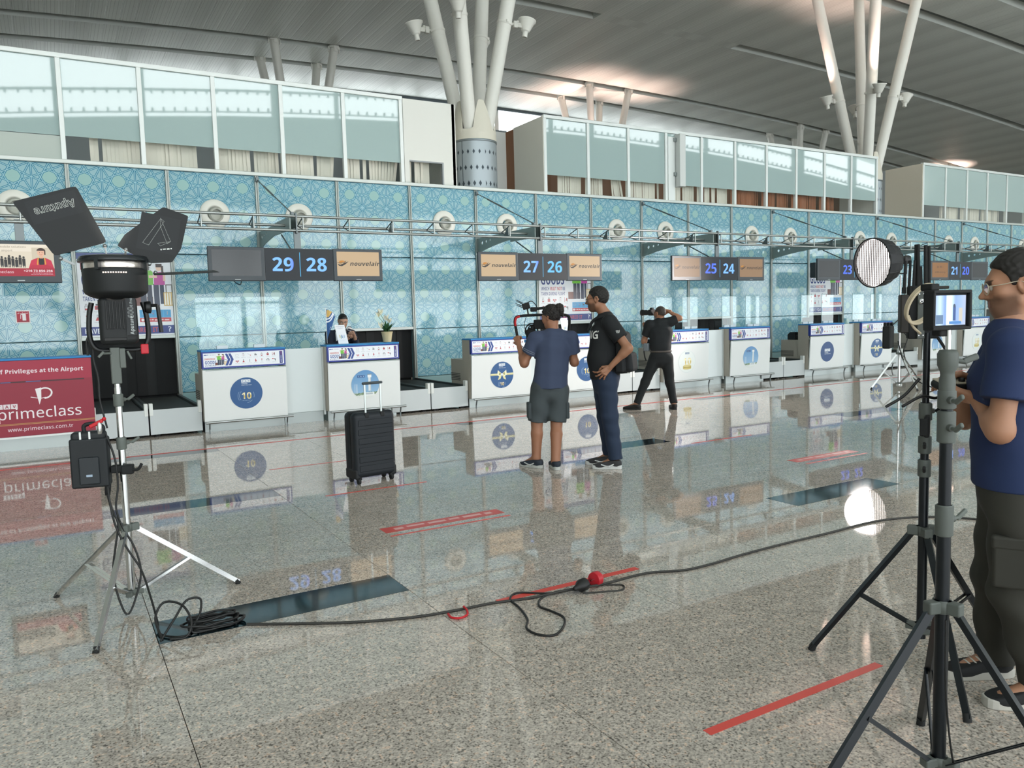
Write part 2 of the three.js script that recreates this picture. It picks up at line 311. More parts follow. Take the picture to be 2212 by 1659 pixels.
// blinds and curtains behind the lower panes
const blindMat = { cream: std(0xe6e3d4, 0.85, 0, { side: THREE.DoubleSide }), wood: std(0x9a6240, 0.7, 0, { side: THREE.DoubleSide }) };
const ORD = ['first', 'second', 'third', 'fourth', 'fifth', 'sixth', 'seventh', 'eighth', 'ninth', 'tenth'];
const blinds = (x0, x1, label, kind, skip = [], fan = 0) => {
  const t = thing('window_blind', label, 'blind', [(x0 + x1) / 2, OY0, OZ - 0.22], 0, 'blinds behind the office windows above the desks');
  part(t, 'head_track', span(x0, x1, 0.52, 0.56, -0.03, 0.03).translate(-(x0 + x1) / 2, 0, 0), frameMat);
  const n = Math.round((x1 - x0) / 0.062), L = x1 - x0;
  for (let i = 0; i < n; i++) { const f = (i + 0.5) / n; if (skip.some(([a, b]) => f > a && f < b)) continue; part(t, 'slat', box(0.066, 0.56, 0.003, (f - 0.5) * L, 0.26, (rnd() - 0.5) * 0.012, (rnd() - 0.5) * 0.5 + 0.1, 0, fan && f > 0.5 ? (f - 0.5) * fan : (rnd() - 0.5) * 0.03), blindMat[kind]); }
};
blinds(0.42, 1.46, 'cream vertical blind with a white board and dark gap, leftmost clear strip', 'cream', [[0, 0.22], [0.22, 0.3], [0.4, 0.5]]);
blinds(1.54, 2.6, 'cream vertical blind with a dark gap at its right end, above the blank screen', 'cream', [[0.76, 1]]);
blinds(2.68, 3.74, 'evenly closed cream vertical blind above the numbers 29 and 28', 'cream', [[0.55, 0.6]]);
blinds(3.82, 4.88, 'cream vertical blind with two leaning slats, above the first orange screen', 'cream', [[0.52, 0.58], [0.9, 1]], -0.25);
blinds(4.96, 6.02, 'cream vertical blind with splayed slats beside the white box wall', 'cream', [[0.28, 0.34], [0.42, 0.5]], -0.35);
blinds(6.2, 6.72, 'short cream blind in the small window of the white box', 'cream', [[0.3, 0.38], [0.6, 0.68]]);
blinds(9.75, 10.44, 'cream pleated blind beside a brown door edge, first pane right of the perforated column', 'cream', [[0, 0.12]]);
blinds(10.56, 11.6, 'cream curtain drawn aside over a brown wall, above the numbers 27 and 26', 'cream', [[0.45, 0.68]], 0.5);
blinds(11.7, 12.72, 'cream blind with thin brown gaps, left of the flat white post', 'cream', [[0.3, 0.34], [0.74, 0.78], [0.88, 0.92]]);
blinds(13.22, 13.84, 'narrow cream blind just right of the perforated duct cover', 'cream', [[0.3, 0.36]]);
blinds(13.95, 14.98, 'half brown half cream blind, second pane right of the duct cover', 'cream', [[0.2, 0.26], [0.4, 0.46], [0.56, 0.62]]);
blinds(15.1, 16.1, 'brown slatted blind, leftmost of the four brown ones', 'wood');
blinds(16.22, 17.24, 'brown slatted blind, second of the four brown ones from the left', 'wood', [[0.5, 0.56]]);
blinds(17.36, 18.38, 'brown slatted blind, third of the four brown ones from the left', 'wood');
blinds(18.5, 19.5, 'brown slatted blind, rightmost of the four brown ones', 'wood', [[0.6, 1]]);
blinds(24.2, 25.2, 'cream blind in the far office, left of the black haired man', 'cream');
blinds(25.3, 26.4, 'cream blind in the far office, second before the right picture edge', 'cream', [[0.3, 0.4]]);
blinds(26.5, 27.6, 'cream blind in the far office at the right picture edge', 'cream');

// ---------- portholes (air nozzles) in the patterned wall ----------
{
  const mk = (label, x) => {
    const t = thing('air_nozzle', label, 'air vent', [x, 3.42, WZ], 0, 'round white air nozzles in the patterned wall');
    part(t, 'ring', latheTo([[0.1, 0.0], [0.24, 0.0], [0.247, 0.012], [0.24, 0.03], [0.2, 0.05], [0.15, 0.058], [0.13, 0.05], [0.12, 0.03], [0.1, 0.0]], [0, 0, 0], [0, 0, 1], 40), std(0xe6e5db, 0.4));
    part(t, 'nozzle', latheTo([[0.118, 0.035], [0.125, 0.05], [0.118, 0.07], [0.1, 0.09], [0.09, 0.09], [0.085, 0.06], [0.08, 0.0], [0.0, 0.0]], [0.01, -0.01, 0], [0.12, -0.1, 1], 32), std(0xb9bab0, 0.45));
    part(t, 'throat', latheTo([[0, 0.012], [0.085, 0.012], [0.085, 0.0], [0, 0]], [0.01, -0.01, 0.01], [0.12, -0.1, 1], 24), std(0xb9bab0, 0.45));
    return t;
  };
  const L = { '-1': 'at the left picture edge above the red advert screen', 1: 'above the dark blank screen', 2: 'above the numbers 29 and 28', 4: 'midway between the first and second number signs, left one', 5: 'above the left orange screen of the number 27', 7: 'right of the second number sign, above the man in black', 8: 'above the photographer and left of the third number sign', 10: 'right of the number 24 sign centre, third sign from the left', 11: 'just right of the third number sign', 13: 'half hidden by the bright round lamp', 14: 'right of the bright round lamp', 16: 'above the orange screen of the number 21', 17: 'above the number 20', 19: 'above the head of the man in blue' };
  let first;
  for (const k of Object.keys(L).map(Number).sort((a, b) => a - b)) { const label = 'white round air nozzle ' + L[k], x = mull(k) + MP / 2; if (!first) first = mk(label, x); else copy(first, [x, 3.42, WZ], 0, label); }
}

// ---------- branching roof columns with uplights ----------
const postWhite = std(0xe2e1d9, 0.45), capMat = std(0xd9d5c6, 0.5);
const perf = canvas(1024, 512, (g, w, h) => { fill(g, '#a7b1b6', 0, 0, w, h); for (let i = 0; i < 24; i++) for (let j = 0; j < 12; j++) { const x = (i + (j % 2) * 0.5) * w / 24, y = j * h / 12 + 30, s = 4 + j * 0.75; poly(g, [[x - s * 1.3, y], [x, y - s * 0.9], [x + s * 1.3, y], [x, y + s * 0.9]], '#333e45'); } }, true);
const ringGeo = (Rf, y0, topf, th, n = 120) => {     // hollow crown whose top edge follows topf(angle)
  const P = [], idx = [], m = 6, at = (i, k, inner) => { const t = (i / n) * 2 * PI, y = y0 + (topf(t) - y0) * (k / m), r = Rf(y) - (inner ? th : 0); return [r * Math.cos(t), y, r * Math.sin(t)]; };
  const q = (a, b, c, d) => P.push(...a, ...b, ...c, ...a, ...c, ...d);
  for (let i = 0; i < n; i++) { for (let k = 0; k < m; k++) { q(at(i, k), at(i, k + 1), at(i + 1, k + 1), at(i + 1, k)); q(at(i, k, 1), at(i + 1, k, 1), at(i + 1, k + 1, 1), at(i, k + 1, 1)); } q(at(i, m), at(i, m, 1), at(i + 1, m, 1), at(i + 1, m)); q(at(i, 0), at(i + 1, 0), at(i + 1, 0, 1), at(i, 0, 1)); }
  const g = new THREE.BufferGeometry(); g.setAttribute('position', new THREE.Float32BufferAttribute(P, 3)); g.computeVertexNormals(); return g;
};
const notch = (t) => { let d = Infinity; for (let k = 0; k < 4; k++) { let e = Math.abs(((t - (k + 0.5) * PI / 2 + 3 * PI) % (2 * PI)) - PI); d = Math.min(d, e); } const s = Math.max(0, Math.min(1, (d - 0.3) / 0.3)); return 5.5 + 0.56 * Math.pow(s, 0.55) + (d < 0.3 ? -0.06 * Math.sqrt(1 - (d / 0.3) ** 2) : 0); };
const SX = 0.275, SS = 0.151, strutAt = (a, b, y) => V(a * (SX + SS * (y - 6)), y, b * (SX + SS * (y - 6)));
const lampGlass = new THREE.MeshStandardMaterial({ color: 0xfff0e0, emissive: 0xffd9bd, emissiveIntensity: 2 }), lampOff = std(0x8c9294, 0.2);
const treeColumn = (label, x, z, lit, group, intensity = 26) => {
  const t = thing('roof_column', label, 'column', [x, 3.9, z], 0, group), dy = -3.9;
  part(t, 'perforated_sleeve', lathe([[0.462, 0], [0.466, 0.01], [0.466, 1.31], [0.462, 1.32]], 0, 0, 0, 64), std(0xffffff, 0.4, 0.35, { map: perf }), 'grey metal sleeve with diamond holes');
  part(t, 'sleeve_band', lathe([[0.45, 1.3], [0.48, 1.3], [0.484, 1.34], [0.45, 1.35]], 0, 0, 0, 64), std(0x8d979b, 0.35, 0.7));
  part(t, 'sleeve_seam', [0.55, 2.64, 4.73].map((a) => box(0.012, 1.3, 0.012, 0.465 * Math.cos(a), 0.66, 0.465 * Math.sin(a), -a)), std(0x59646a, 0.4, 0.6));
  part(t, 'crown_cap', ringGeo((y) => 0.474 - Math.max(0, y - 5.42) * 0.19, 5.24, notch, 0.03).translate(0, dy, 0), capMat, 'cream crown with four rounded notches');
  part(t, 'core', lathe([[0, 0], [0.4, 0], [0.4, 1.45], [0, 1.46]], 0, 0, 0, 24), std(0x2a3236, 0.8));
  for (const a of [-1, 1]) for (const b of [-1, 1]) {
    const yTop = arch(x) + 0.28, s = part(t, 'strut', [rod(strutAt(a, b, 5.3).add(V(0, dy, 0)), strutAt(a, b, 7.5).add(V(0, dy, 0)), 0.143, 0.147, 28), rod(strutAt(a, b, 7.5).add(V(0, dy, 0)), strutAt(a, b, yTop).add(V(0, dy, 0)), 0.15, 0.15, 28)], postWhite);
    part(s, 'head_plate', [rod(strutAt(a, b, arch(x) - 0.02).add(V(0, dy, 0)), strutAt(a, b, arch(x) + 0.06).add(V(0, dy, 0)), 0.19, 0.19, 20), ...[0, 1, 2, 3].map((k) => box(0.02, 0.2, 0.1, 0.19 * Math.cos(k * 1.57), 0, 0.19 * Math.sin(k * 1.57), -k * 1.57).translate(...strutAt(a, b, arch(x) - 0.05).add(V(0, dy, 0)).toArray()))], postWhite);
  }
  for (const a of [-1, 1]) for (const b of [-1, 1]) {
    const on = lit.includes(`${a}${b}`), p = strutAt(a, b, 7.62).add(V(0, dy, 0)), o = a === b ? V(a, 0, 0.12 * b).normalize() : V(0.6 * a, 0, b).normalize(), c = p.clone().addScaledVector(o, 0.5), ax = V(0.2 * o.x, 1, 0.2 * o.z).normalize();
    const l = part(t, 'uplight', latheTo([[0.05, -0.24], [0.055, -0.235], [0.055, -0.13], [0.085, -0.12], [0.09, -0.1], [0.17, 0.09], [0.19, 0.1], [0.19, 0.125], [0.175, 0.125], [0.165, 0.1], [0.09, -0.07], [0, -0.07]], c.toArray(), ax.toArray(), 32), postWhite);
    part(l, 'lens', latheTo([[0.16, 0.095], [0, 0.095]], c.toArray(), ax.toArray(), 24), on ? lampGlass : lampOff);
    part(l, 'arm', [rod(p.clone().addScaledVector(o, 0.13), p.clone().addScaledVector(o, 0.4).add(V(0, 0.02, 0)), 0.03), rbox(0.09, 0.14, 0.09, 0.015, ...p.clone().addScaledVector(o, 0.24).toArray()), rbox(0.05, 0.1, 0.13, 0.012, ...p.clone().addScaledVector(o, 0.35).toArray(), Math.atan2(o.x, o.z)), ball(0.035, ...p.clone().addScaledVector(o, 0.3).add(V(0, 0.06, 0)).toArray())], std(0xc9c8c0, 0.45));
    part(l, 'collar', [latheTo([[0.148, -0.025], [0.162, -0.025], [0.162, 0.025], [0.148, 0.025]], p.toArray(), strutAt(a, b, 8).sub(strutAt(a, b, 7)).toArray(), 28), rbox(0.05, 0.06, 0.05, 0.01, p.x - o.z * 0.16, p.y, p.z + o.x * 0.16)], postWhite);
    if (on) {
      const s = new THREE.SpotLight(0xffd8ca, intensity, 0, 0.65, 0.9, 2), top = strutAt(a, b, arch(x)).add(V(o.x * 0.25, dy, o.z * 0.25));
      s.name = 'uplight_beam'; s.position.copy(c.clone().addScaledVector(ax, 0.16)); s.target.position.copy(top); s.castShadow = true; s.shadow.radius = 4; t.add(s); t.add(s.target);
    }
  }
  return t;
};
treeColumn('big branching white column on a perforated sleeve, left of centre', 8.02, -15, [], 'branching roof columns with unlit or lit uplights', 10);
treeColumn('big branching white column whose struts are lit from below, at upper right', 21.18, -15, ['-11', '11', '-1-1', '1-1'], 'branching roof columns with unlit or lit uplights', 12);
const backCol = 'branching columns of the rear row, seen above the offices';
treeColumn('rear branching column seen above the office glass, upper left', 8.2, -28.6, [], backCol);
treeColumn('rear branching column with warm glows at its head, above the middle offices', 21.4, -28.6, ['-11', '11', '-1-1'], backCol, 22);
treeColumn('rear branching column just left of the lit big column', 34.7, -28.6, [], backCol);
treeColumn('rear branching column hidden below, its warm glow above the far offices', 48, -28.6, ['-11'], backCol, 22);

// ---------- print for the desks ----------
const NAVY = '#1f3d6e', NAVY2 = '#1f2f7c';
const tav = (g, x, y, s, fg = '#eef3f5', bg = '#4a6f9c', sub = true) => {
  for (let i = 0; i < 3; i++) { fill(g, fg, x + i * s * 1.06, y, s, s * 1.05); text(g, 'TAV'[i], x + i * s * 1.06 + s / 2, y + s * 0.84, s * 0.82, bg, { align: 'center' }); }
  if (sub) { text(g, 'TUNISIE', x, y + s * 1.6, s * 0.42, fg, { sx: 1.3 }); text(g, 'Airports Operations', x, y + s * 2.05, s * 0.32, fg, { sx: 1.15 }); }
};
const couple = (g, x, y, s) => {       // two travellers with their bags, flat print
  const R = (c, a, b, w, h) => fill(g, c, x + a * s, y + b * s, w * s, h * s);
  R('#6e3b33', -0.42, 0.78, 0.3, 0.24); R('#6e3b33', -0.05, 0.8, 0.14, 0.2); R('#1d2c44', -0.2, 0.48, 0.14, 0.54); R('#1d2c44', -0.04, 0.48, 0.12, 0.54); R('#22324e', 0.12, 0.48, 0.13, 0.54); R('#22324e', 0.27, 0.48, 0.1, 0.5);
  R('#74c043', -0.24, 0.14, 0.36, 0.36); R('#c04a9c', 0.14, 0.18, 0.26, 0.32); R('#d9b59a', -0.32, 0.16, 0.12, 0.1); R('#e7c7b2', 0.02, 0.26, 0.2, 0.07); R('#e7c7b2', 0.36, 0.2, 0.06, 0.2);
  disc(g, x - 0.06 * s, y + 0.04 * s, 0.075 * s, '#d9b59a', 0.09 * s); disc(g, x + 0.27 * s, y + 0.07 * s, 0.07 * s, '#e7c7b2', 0.085 * s); R('#2b2a2a', -0.14, -0.06, 0.16, 0.07); R('#3a2622', 0.2, -0.03, 0.15, 0.09); R('#3a2622', 0.33, 0.02, 0.05, 0.22);
  g.strokeStyle = '#4c4640'; g.lineWidth = 0.02 * s; g.strokeRect(x + 0.42 * s, y + 0.5 * s, 0.14 * s, 0.2 * s);
  R('#f3efe2', 0.36, 0.7, 0.36, 0.32); g.strokeStyle = '#c8a24a'; g.lineWidth = 0.02 * s; for (let i = 0; i < 6; i++) g.strokeRect(x + (0.36 + i * 0.06) * s, y + 0.7 * s, 0.06 * s, 0.32 * s);
};
const icon = (g, k, x, y, s) => {      // small pictograms of dangerous goods
  const r = '#b8323c', d = '#3b3f48', p = '#b9bcc2', R = (c, a, b, w, h) => fill(g, c, x + a * s, y + b * s, w * s, h * s), O = (c, a, b, w, h) => { g.strokeStyle = c; g.lineWidth = s * 0.05; g.strokeRect(x + a * s, y + b * s, w * s, h * s); };
  switch (k) {
    case 0: O(p, -0.4, -0.25, 0.8, 0.5); R(p, -0.28, -0.36, 0.12, 0.1); R(p, 0.16, -0.36, 0.12, 0.1); break;
    case 1: g.strokeStyle = p; g.lineWidth = s * 0.06; g.beginPath(); g.arc(x, y, s * 0.32, 0, 7); g.stroke(); R(r, -0.06, -0.1, 0.12, 0.22); R(d, -0.2, -0.5, 0.4, 0.1); break;
    case 2: lines(g, [[x - 0.5 * s, y - 0.4 * s], [x + 0.1 * s, y], [x + 0.35 * s, y - 0.05 * s]], p, s * 0.09); R(r, 0.18, 0, 0.2, 0.26); break;
    case 3: R(d, -0.32, -0.1, 0.64, 0.3); R('#8a9199', -0.2, -0.4, 0.4, 0.22); R(d, -0.38, -0.42, 0.1, 0.1); break;
    case 4: O(d, -0.2, -0.2, 0.4, 0.6); R('#fff', -0.1, -0.45, 0.2, 0.25); O(d, -0.1, -0.48, 0.2, 0.26); R(r, -0.18, 0.16, 0.36, 0.24); break;
    case 5: R(r, -0.3, -0.2, 0.6, 0.55); R(d, -0.16, -0.5, 0.32, 0.24); disc(g, x, y + 0.1 * s, s * 0.12, d); break;
    case 6: R(r, -0.42, -0.5, 0.08, 0.95); R(r, 0.02, -0.36, 0.24, 0.6); R(d, 0.2, -0.4, 0.12, 0.8); lines(g, [[x - 0.3 * s, y + 0.3 * s], [x + 0.1 * s, y - 0.2 * s]], d, s * 0.06); break;
    case 7: disc(g, x - 0.28 * s, y, s * 0.17, r); disc(g, x + 0.28 * s, y, s * 0.17, r); disc(g, x, y + 0.28 * s, s * 0.15, r); disc(g, x, y, s * 0.09, d); break;
    case 8: poly(g, [[x - 0.3 * s, y + 0.4 * s], [x + 0.3 * s, y + 0.4 * s], [x + 0.1 * s, y - 0.05 * s], [x - 0.1 * s, y - 0.05 * s]], r); O(d, -0.07, -0.45, 0.14, 0.4); break;
    case 9: R(p, -0.09, -0.45, 0.18, 0.85); R('#8a9199', -0.05, -0.3, 0.1, 0.6); break;
    case 10: poly(g, [[x, y - 0.55 * s], [x + 0.24 * s, y + 0.3 * s], [x - 0.1 * s, y + 0.45 * s], [x - 0.2 * s, y + 0.1 * s]], r); R(d, -0.14, 0.2, 0.12, 0.2); break;
    case 11: lines(g, [[x, y - 0.1 * s], [x, y + 0.5 * s]], d, s * 0.06); disc(g, x, y - 0.25 * s, s * 0.13, r, s * 0.2); break;
    case 12: g.strokeStyle = d; g.lineWidth = s * 0.16; g.beginPath(); g.arc(x, y, s * 0.28, PI, 0); g.stroke(); R(d, -0.36, 0, 0.16, 0.3); R(d, 0.2, 0, 0.16, 0.3); R('#e8ecee', -0.36, 0.22, 0.16, 0.1); break;
    default: R(r, -0.5, -0.3, 0.46, 0.22); disc(g, x - 0.35 * s, y - 0.2 * s, s * 0.17, r); R(d, 0, -0.2, 0.5, 0.22); R(d, 0.3, 0, 0.18, 0.4);
  }
};
const smudge = (g, x, y, w, h, c = '#a8adb5') => { for (let q = 0; q < w;) { const l = h * (0.6 + rnd() * 2.2); fill(g, c, x + q, y + rnd() * h * 0.2, Math.min(l, w - q), h * (0.55 + rnd() * 0.3)); q += l + h * 0.5; } };
const goodsStrip = canvas(1180, 250, (g, w, h) => {
  fill(g, '#2a3a92', 0, 0, w, h); fill(g, '#eef1f7', 18, 18, w - 36, h - 40);
  smudge(g, 28, 36, 62, 18, '#4a5b9c'); smudge(g, 108, 38, 80, 14, '#b9c0d2');
  text(g, 'DANGEROUS', 36, 118, 36, '#c2504f', { sx: 0.66 }); text(g, 'GOODS', 36, 184, 70, '#2d5096', { sx: 0.66 }); smudge(g, 38, 196, 150, 14, '#7a83a8'); smudge(g, 38, 214, 150, 8, '#9aa3c0');
  couple(g, 245, 42, 158);
  for (const x of [318, 364]) poly(g, [[x, 34], [x + 34, 34], [x + 72, 124], [x + 34, 214], [x, 214], [x + 36, 124]], '#27458f');
  for (let i = 0; i < 14; i++) { const x = 486 + (i % 7) * 88, y = i < 7 ? 68 : 156; icon(g, i, x, y, 52); smudge(g, x - 30, y + 34, 62, 6, '#b9bec8'); }
  fill(g, NAVY2, 1098, 30, 44, 190); g.save(); g.translate(1128, 205); g.rotate(-PI / 2); text(g, 'HAVE YOU', 0, 0, 22, '#dfe4f4'); text(g, 'DECLARED', 112, 0, 14, '#d0566b'); g.restore();
});
const gold = (g, s, x, y, size) => { const q = g.createLinearGradient(0, y - size, 0, y); q.addColorStop(0, '#b99a3e'); q.addColorStop(0.45, '#f7f1cf'); q.addColorStop(0.7, '#cdb25a'); q.addColorStop(1, '#e9e0b4'); g.font = 'bold ' + size + 'px sans-serif'; g.textAlign = 'center'; g.fillStyle = q; g.fillText(s, x, y); };
const arcs = (g, x, y, r) => { g.strokeStyle = '#9fb6cf'; g.lineWidth = 5; for (const [q, a, b] of [[r, 2.5, 3.9], [r * 1.22, 2.6, 3.7], [r * 1.05, 0.7, 1.5], [r * 1.1, -0.5, 0.3]]) { g.beginPath(); g.arc(x, y, q, a, b); g.stroke(); } };
const EMB = {
  ten: canvas(512, 512, (g) => { fill(g, '#2f5a8e', 0, 0, 512, 512); tav(g, 182, 34, 46, '#e9eef2', '#3f6798'); gold(g, '10', 256, 352, 150); arcs(g, 256, 300, 110); smudge(g, 190, 372, 130, 10, '#8ba6c4'); }),
  bow: canvas(512, 512, (g) => { fill(g, '#2f5a8e', 0, 0, 512, 512); tav(g, 186, 34, 44, '#e9eef2', '#3f6798'); fill(g, '#e3dfb0', 0, 226, 512, 40); fill(g, '#b9b377', 0, 252, 512, 8); for (const s of [-1, 1]) { poly(g, [[256, 240], [256 + s * 92, 160], [256 + s * 108, 250], [256 + s * 60, 290]], '#f1efce'); poly(g, [[256, 250], [256 + s * 34, 330], [256 + s * 92, 356], [256 + s * 70, 290]], '#e1dcaa'); poly(g, [[256, 240], [256 + s * 60, 205], [256 + s * 70, 262]], '#a9a66a'); } disc(g, 256, 246, 24, '#e8ecf2'); gold(g, '10', 256, 464, 92); arcs(g, 256, 434, 66); }),
  tower: canvas(512, 512, (g) => { const q = g.createLinearGradient(0, 0, 0, 512); q.addColorStop(0, '#5f93c6'); q.addColorStop(1, '#a6c8e2'); g.fillStyle = q; g.fillRect(0, 0, 512, 512); tav(g, 110, 84, 44, '#2d5a94', '#bcd2e6', false); fill(g, '#e9edee', 312, 120, 46, 250); fill(g, '#cfd6d8', 340, 120, 18, 250); fill(g, '#f2f4f4', 300, 84, 70, 50); fill(g, '#7f8f98', 296, 72, 78, 14); fill(g, '#e4e8e4', 0, 420, 512, 92); for (let i = 0; i < 60; i++) disc(g, rnd() * 512, 400 + rnd() * 34, 9 + rnd() * 14, ['#5f7a54', '#7f9470', '#8fa58a'][i % 3], 12); fill(g, '#eef1f0', 230, 396, 190, 60); fill(g, '#b9c4c8', 250, 408, 140, 26); for (const x of [60, 84, 104]) lines(g, [[x, 240], [x + 4, 420]], '#e3e9ec', 5); }),
  gold: canvas(512, 512, (g) => { fill(g, '#e6ecea', 0, 0, 512, 512); g.strokeStyle = '#c9d3d4'; g.lineWidth = 4; g.beginPath(); g.arc(256, 256, 246, 0, 7); g.stroke(); tav(g, 190, 46, 40, '#7d93ad', '#e6ecea', false); gold(g, '10', 262, 330, 220); g.fillStyle = '#b2a055'; g.fillRect(140, 350, 240, 66); disc(g, 260, 352, 120, '#d4c88c', 26); disc(g, 260, 414, 120, '#cdbf7c', 20); }),
  plain: canvas(512, 512, (g) => { fill(g, '#20487e', 0, 0, 512, 512); tav(g, 150, 180, 68, '#e9eef2', '#20487e'); }),
};
const emblemMat = {}; for (const k in EMB) emblemMat[k] = phy(0xffffff, 0.3, { map: EMB[k] });
const stripMat = std(0xffffff, 0.35, 0, { map: goodsStrip });
const deskWhite = phy(0xe6e9e8, 0.28), deskGrey = std(0xaaa498, 0.5), ledgeBlue = std(0x1f7fbe, 0.4), kickSteel = std(0xa4abaa, 0.35, 0.6);

// ---------- check-in desks ----------
const DW = 1.18, FZ = -11.76;
const vent = (x, side) => [...Array(5)].map((_, i) => box(0.004, 0.014, 0.36, x, 0.46 + i * 0.028, -0.66, 0, 0, 0));
const desk = (label, x, emblem, mirror) => {   // origin: middle of the front at floor level
  const t = thing('check_in_desk', label, 'counter', [x, 0, FZ], 0, 'white check-in desks in front of the patterned wall'), h = DW / 2, s = mirror ? -1 : 1;
  part(t, 'front_panel', ext([[-0.012, 0.165], [0.012, 0.165], [0.012, 0.905], [-0.012, 0.905]], DW).rotateY(PI / 2).translate(-h, 0, -0.045), deskWhite).rotation.x = 0.05;
  part(t, 'shade_strip', span(-h + 0.04, h, 0.895, 0.915, -0.05, 0.012), std(0x6d7f7d, 0.5, 0.4));  // solid grey strip, its tone stands for the shaded groove below the sign
  const sb = part(t, 'sign_board', [rspan(-h, h, 0.925, 1.165, -0.06, -0.002, 0.004)], std(0x27388f, 0.4));
  part(sb, 'printed_strip', flat(DW - 0.01, 0.236, 0, 1.045, -0.0005), stripMat, 'row of small pictograms with a blue double chevron');
  part(t, 'blue_ledge', rspan(-h - 0.005, h + 0.005, 1.165, 1.192, -0.34, 0.004, 0.006), ledgeBlue);
  for (const q of [-h, h - 0.025]) part(t, 'side_panel', span(q, q + 0.025, 0.16, 1.165, -0.34, -0.062), deskGrey);
  part(t, 'emblem', latheTo([[0, 0], [0.232, 0], [0.232, 0.003], [0, 0.003]], [0, 0.543, -0.0062], [0, -0.05, 1], 48), std(0xdfe5e6, 0.4));
  const c = clean(new THREE.CircleGeometry(0.23, 56)); part(t, 'round_print', put(c, 0, 0.543, -0.0024, 0, 0.05), emblemMat[emblem], 'round printed emblem');
  part(t, 'kick_base', span(-h + 0.02, h - 0.02, 0, 0.17, -0.5, -0.17), kickSteel);
  const rail = part(t, 'bumper_rail', [rod([-h - 0.0, 0.158, 0.06], [h + 0.06, 0.158, 0.06], 0.018)], steel);
  part(rail, 'bracket', [-h + 0.05, h - 0.03].map((q) => [bar([q, 0.15, 0.06], [q, 0.06, 0.03], 0.016, 0.02), bar([q, 0.06, 0.03], [q, 0.0, 0.03], 0.016, 0.02), rod([q, 0.155, 0.06], [q, 0.155, -0.05], 0.01)]), darkSteel);
  const cab = part(t, 'rear_cabinet', [rspan(-h + 0.02, h - 0.02, 0.12, 0.825, -0.84, -0.34, 0.006)], deskGrey);
  part(cab, 'vent_slot', vent(-h + 0.018), std(0x55544f, 0.7));
  return t;
};
const dx = (n, b) => (b ? 3.62 : 1.80) + 4.31 * n + DW / 2;
desk('white check-in desk with a blue round emblem 10, under the dark blank screen', dx(0, 0), 'ten');
desk('white check-in desk with the airport tower emblem, behind the black suitcase', dx(0, 1), 'tower');
desk('white check-in desk with a golden bow emblem, left of the camera operator', dx(1, 0), 'bow');
desk('white check-in desk with a blue 10 emblem, between the two standing men', dx(1, 1), 'ten');
desk('white check-in desk with a pale golden 10, beside the photographer in black', dx(2, 0), 'gold');
desk('white check-in desk with the tower emblem, under the number 24 sign', dx(2, 1), 'tower');
desk('white check-in desk with a plain navy lettered emblem, under the numberless dark screen', dx(3, 0), 'plain');
desk('white check-in desk with the golden bow emblem, left of the far lamp stand', dx(3, 1), 'bow');
desk('far white check-in desk behind the black receiver stand', dx(4, 0), 'tower');
desk('far white check-in desk with golden 10, left of the blue shirted man', dx(4, 1), 'gold');
const linkPos = ['left of the woman in the blazer', 'hidden behind the person in shorts', 'right of the photographer', 'under the lit round lamp', 'behind the black stands at right'];
for (let n = 0; n < 5; n++) {
  const a = 1.80 + DW + 4.31 * n + 0.01, b = 3.62 + 4.31 * n - 0.03, t = thing('link_panel', 'plain white panel between two desks ' + linkPos[n], 'panel', [(a + b) / 2, 0, FZ - 0.22], 0, 'white panels between paired desks'), w = (b - a) / 2;
  part(t, 'panel', rspan(-w, w, 0.165, 1.15, -0.02, 0.0, 0.004), phy(0xdfe7e8, 0.25));
  part(t, 'kick_base', span(-w, w, 0, 0.16, -0.14, -0.03), kickSteel);
  part(t, 'edge_post', rspan(w, w + 0.03, 0.1, 1.16, -0.03, 0.02, 0.004), alu);
}
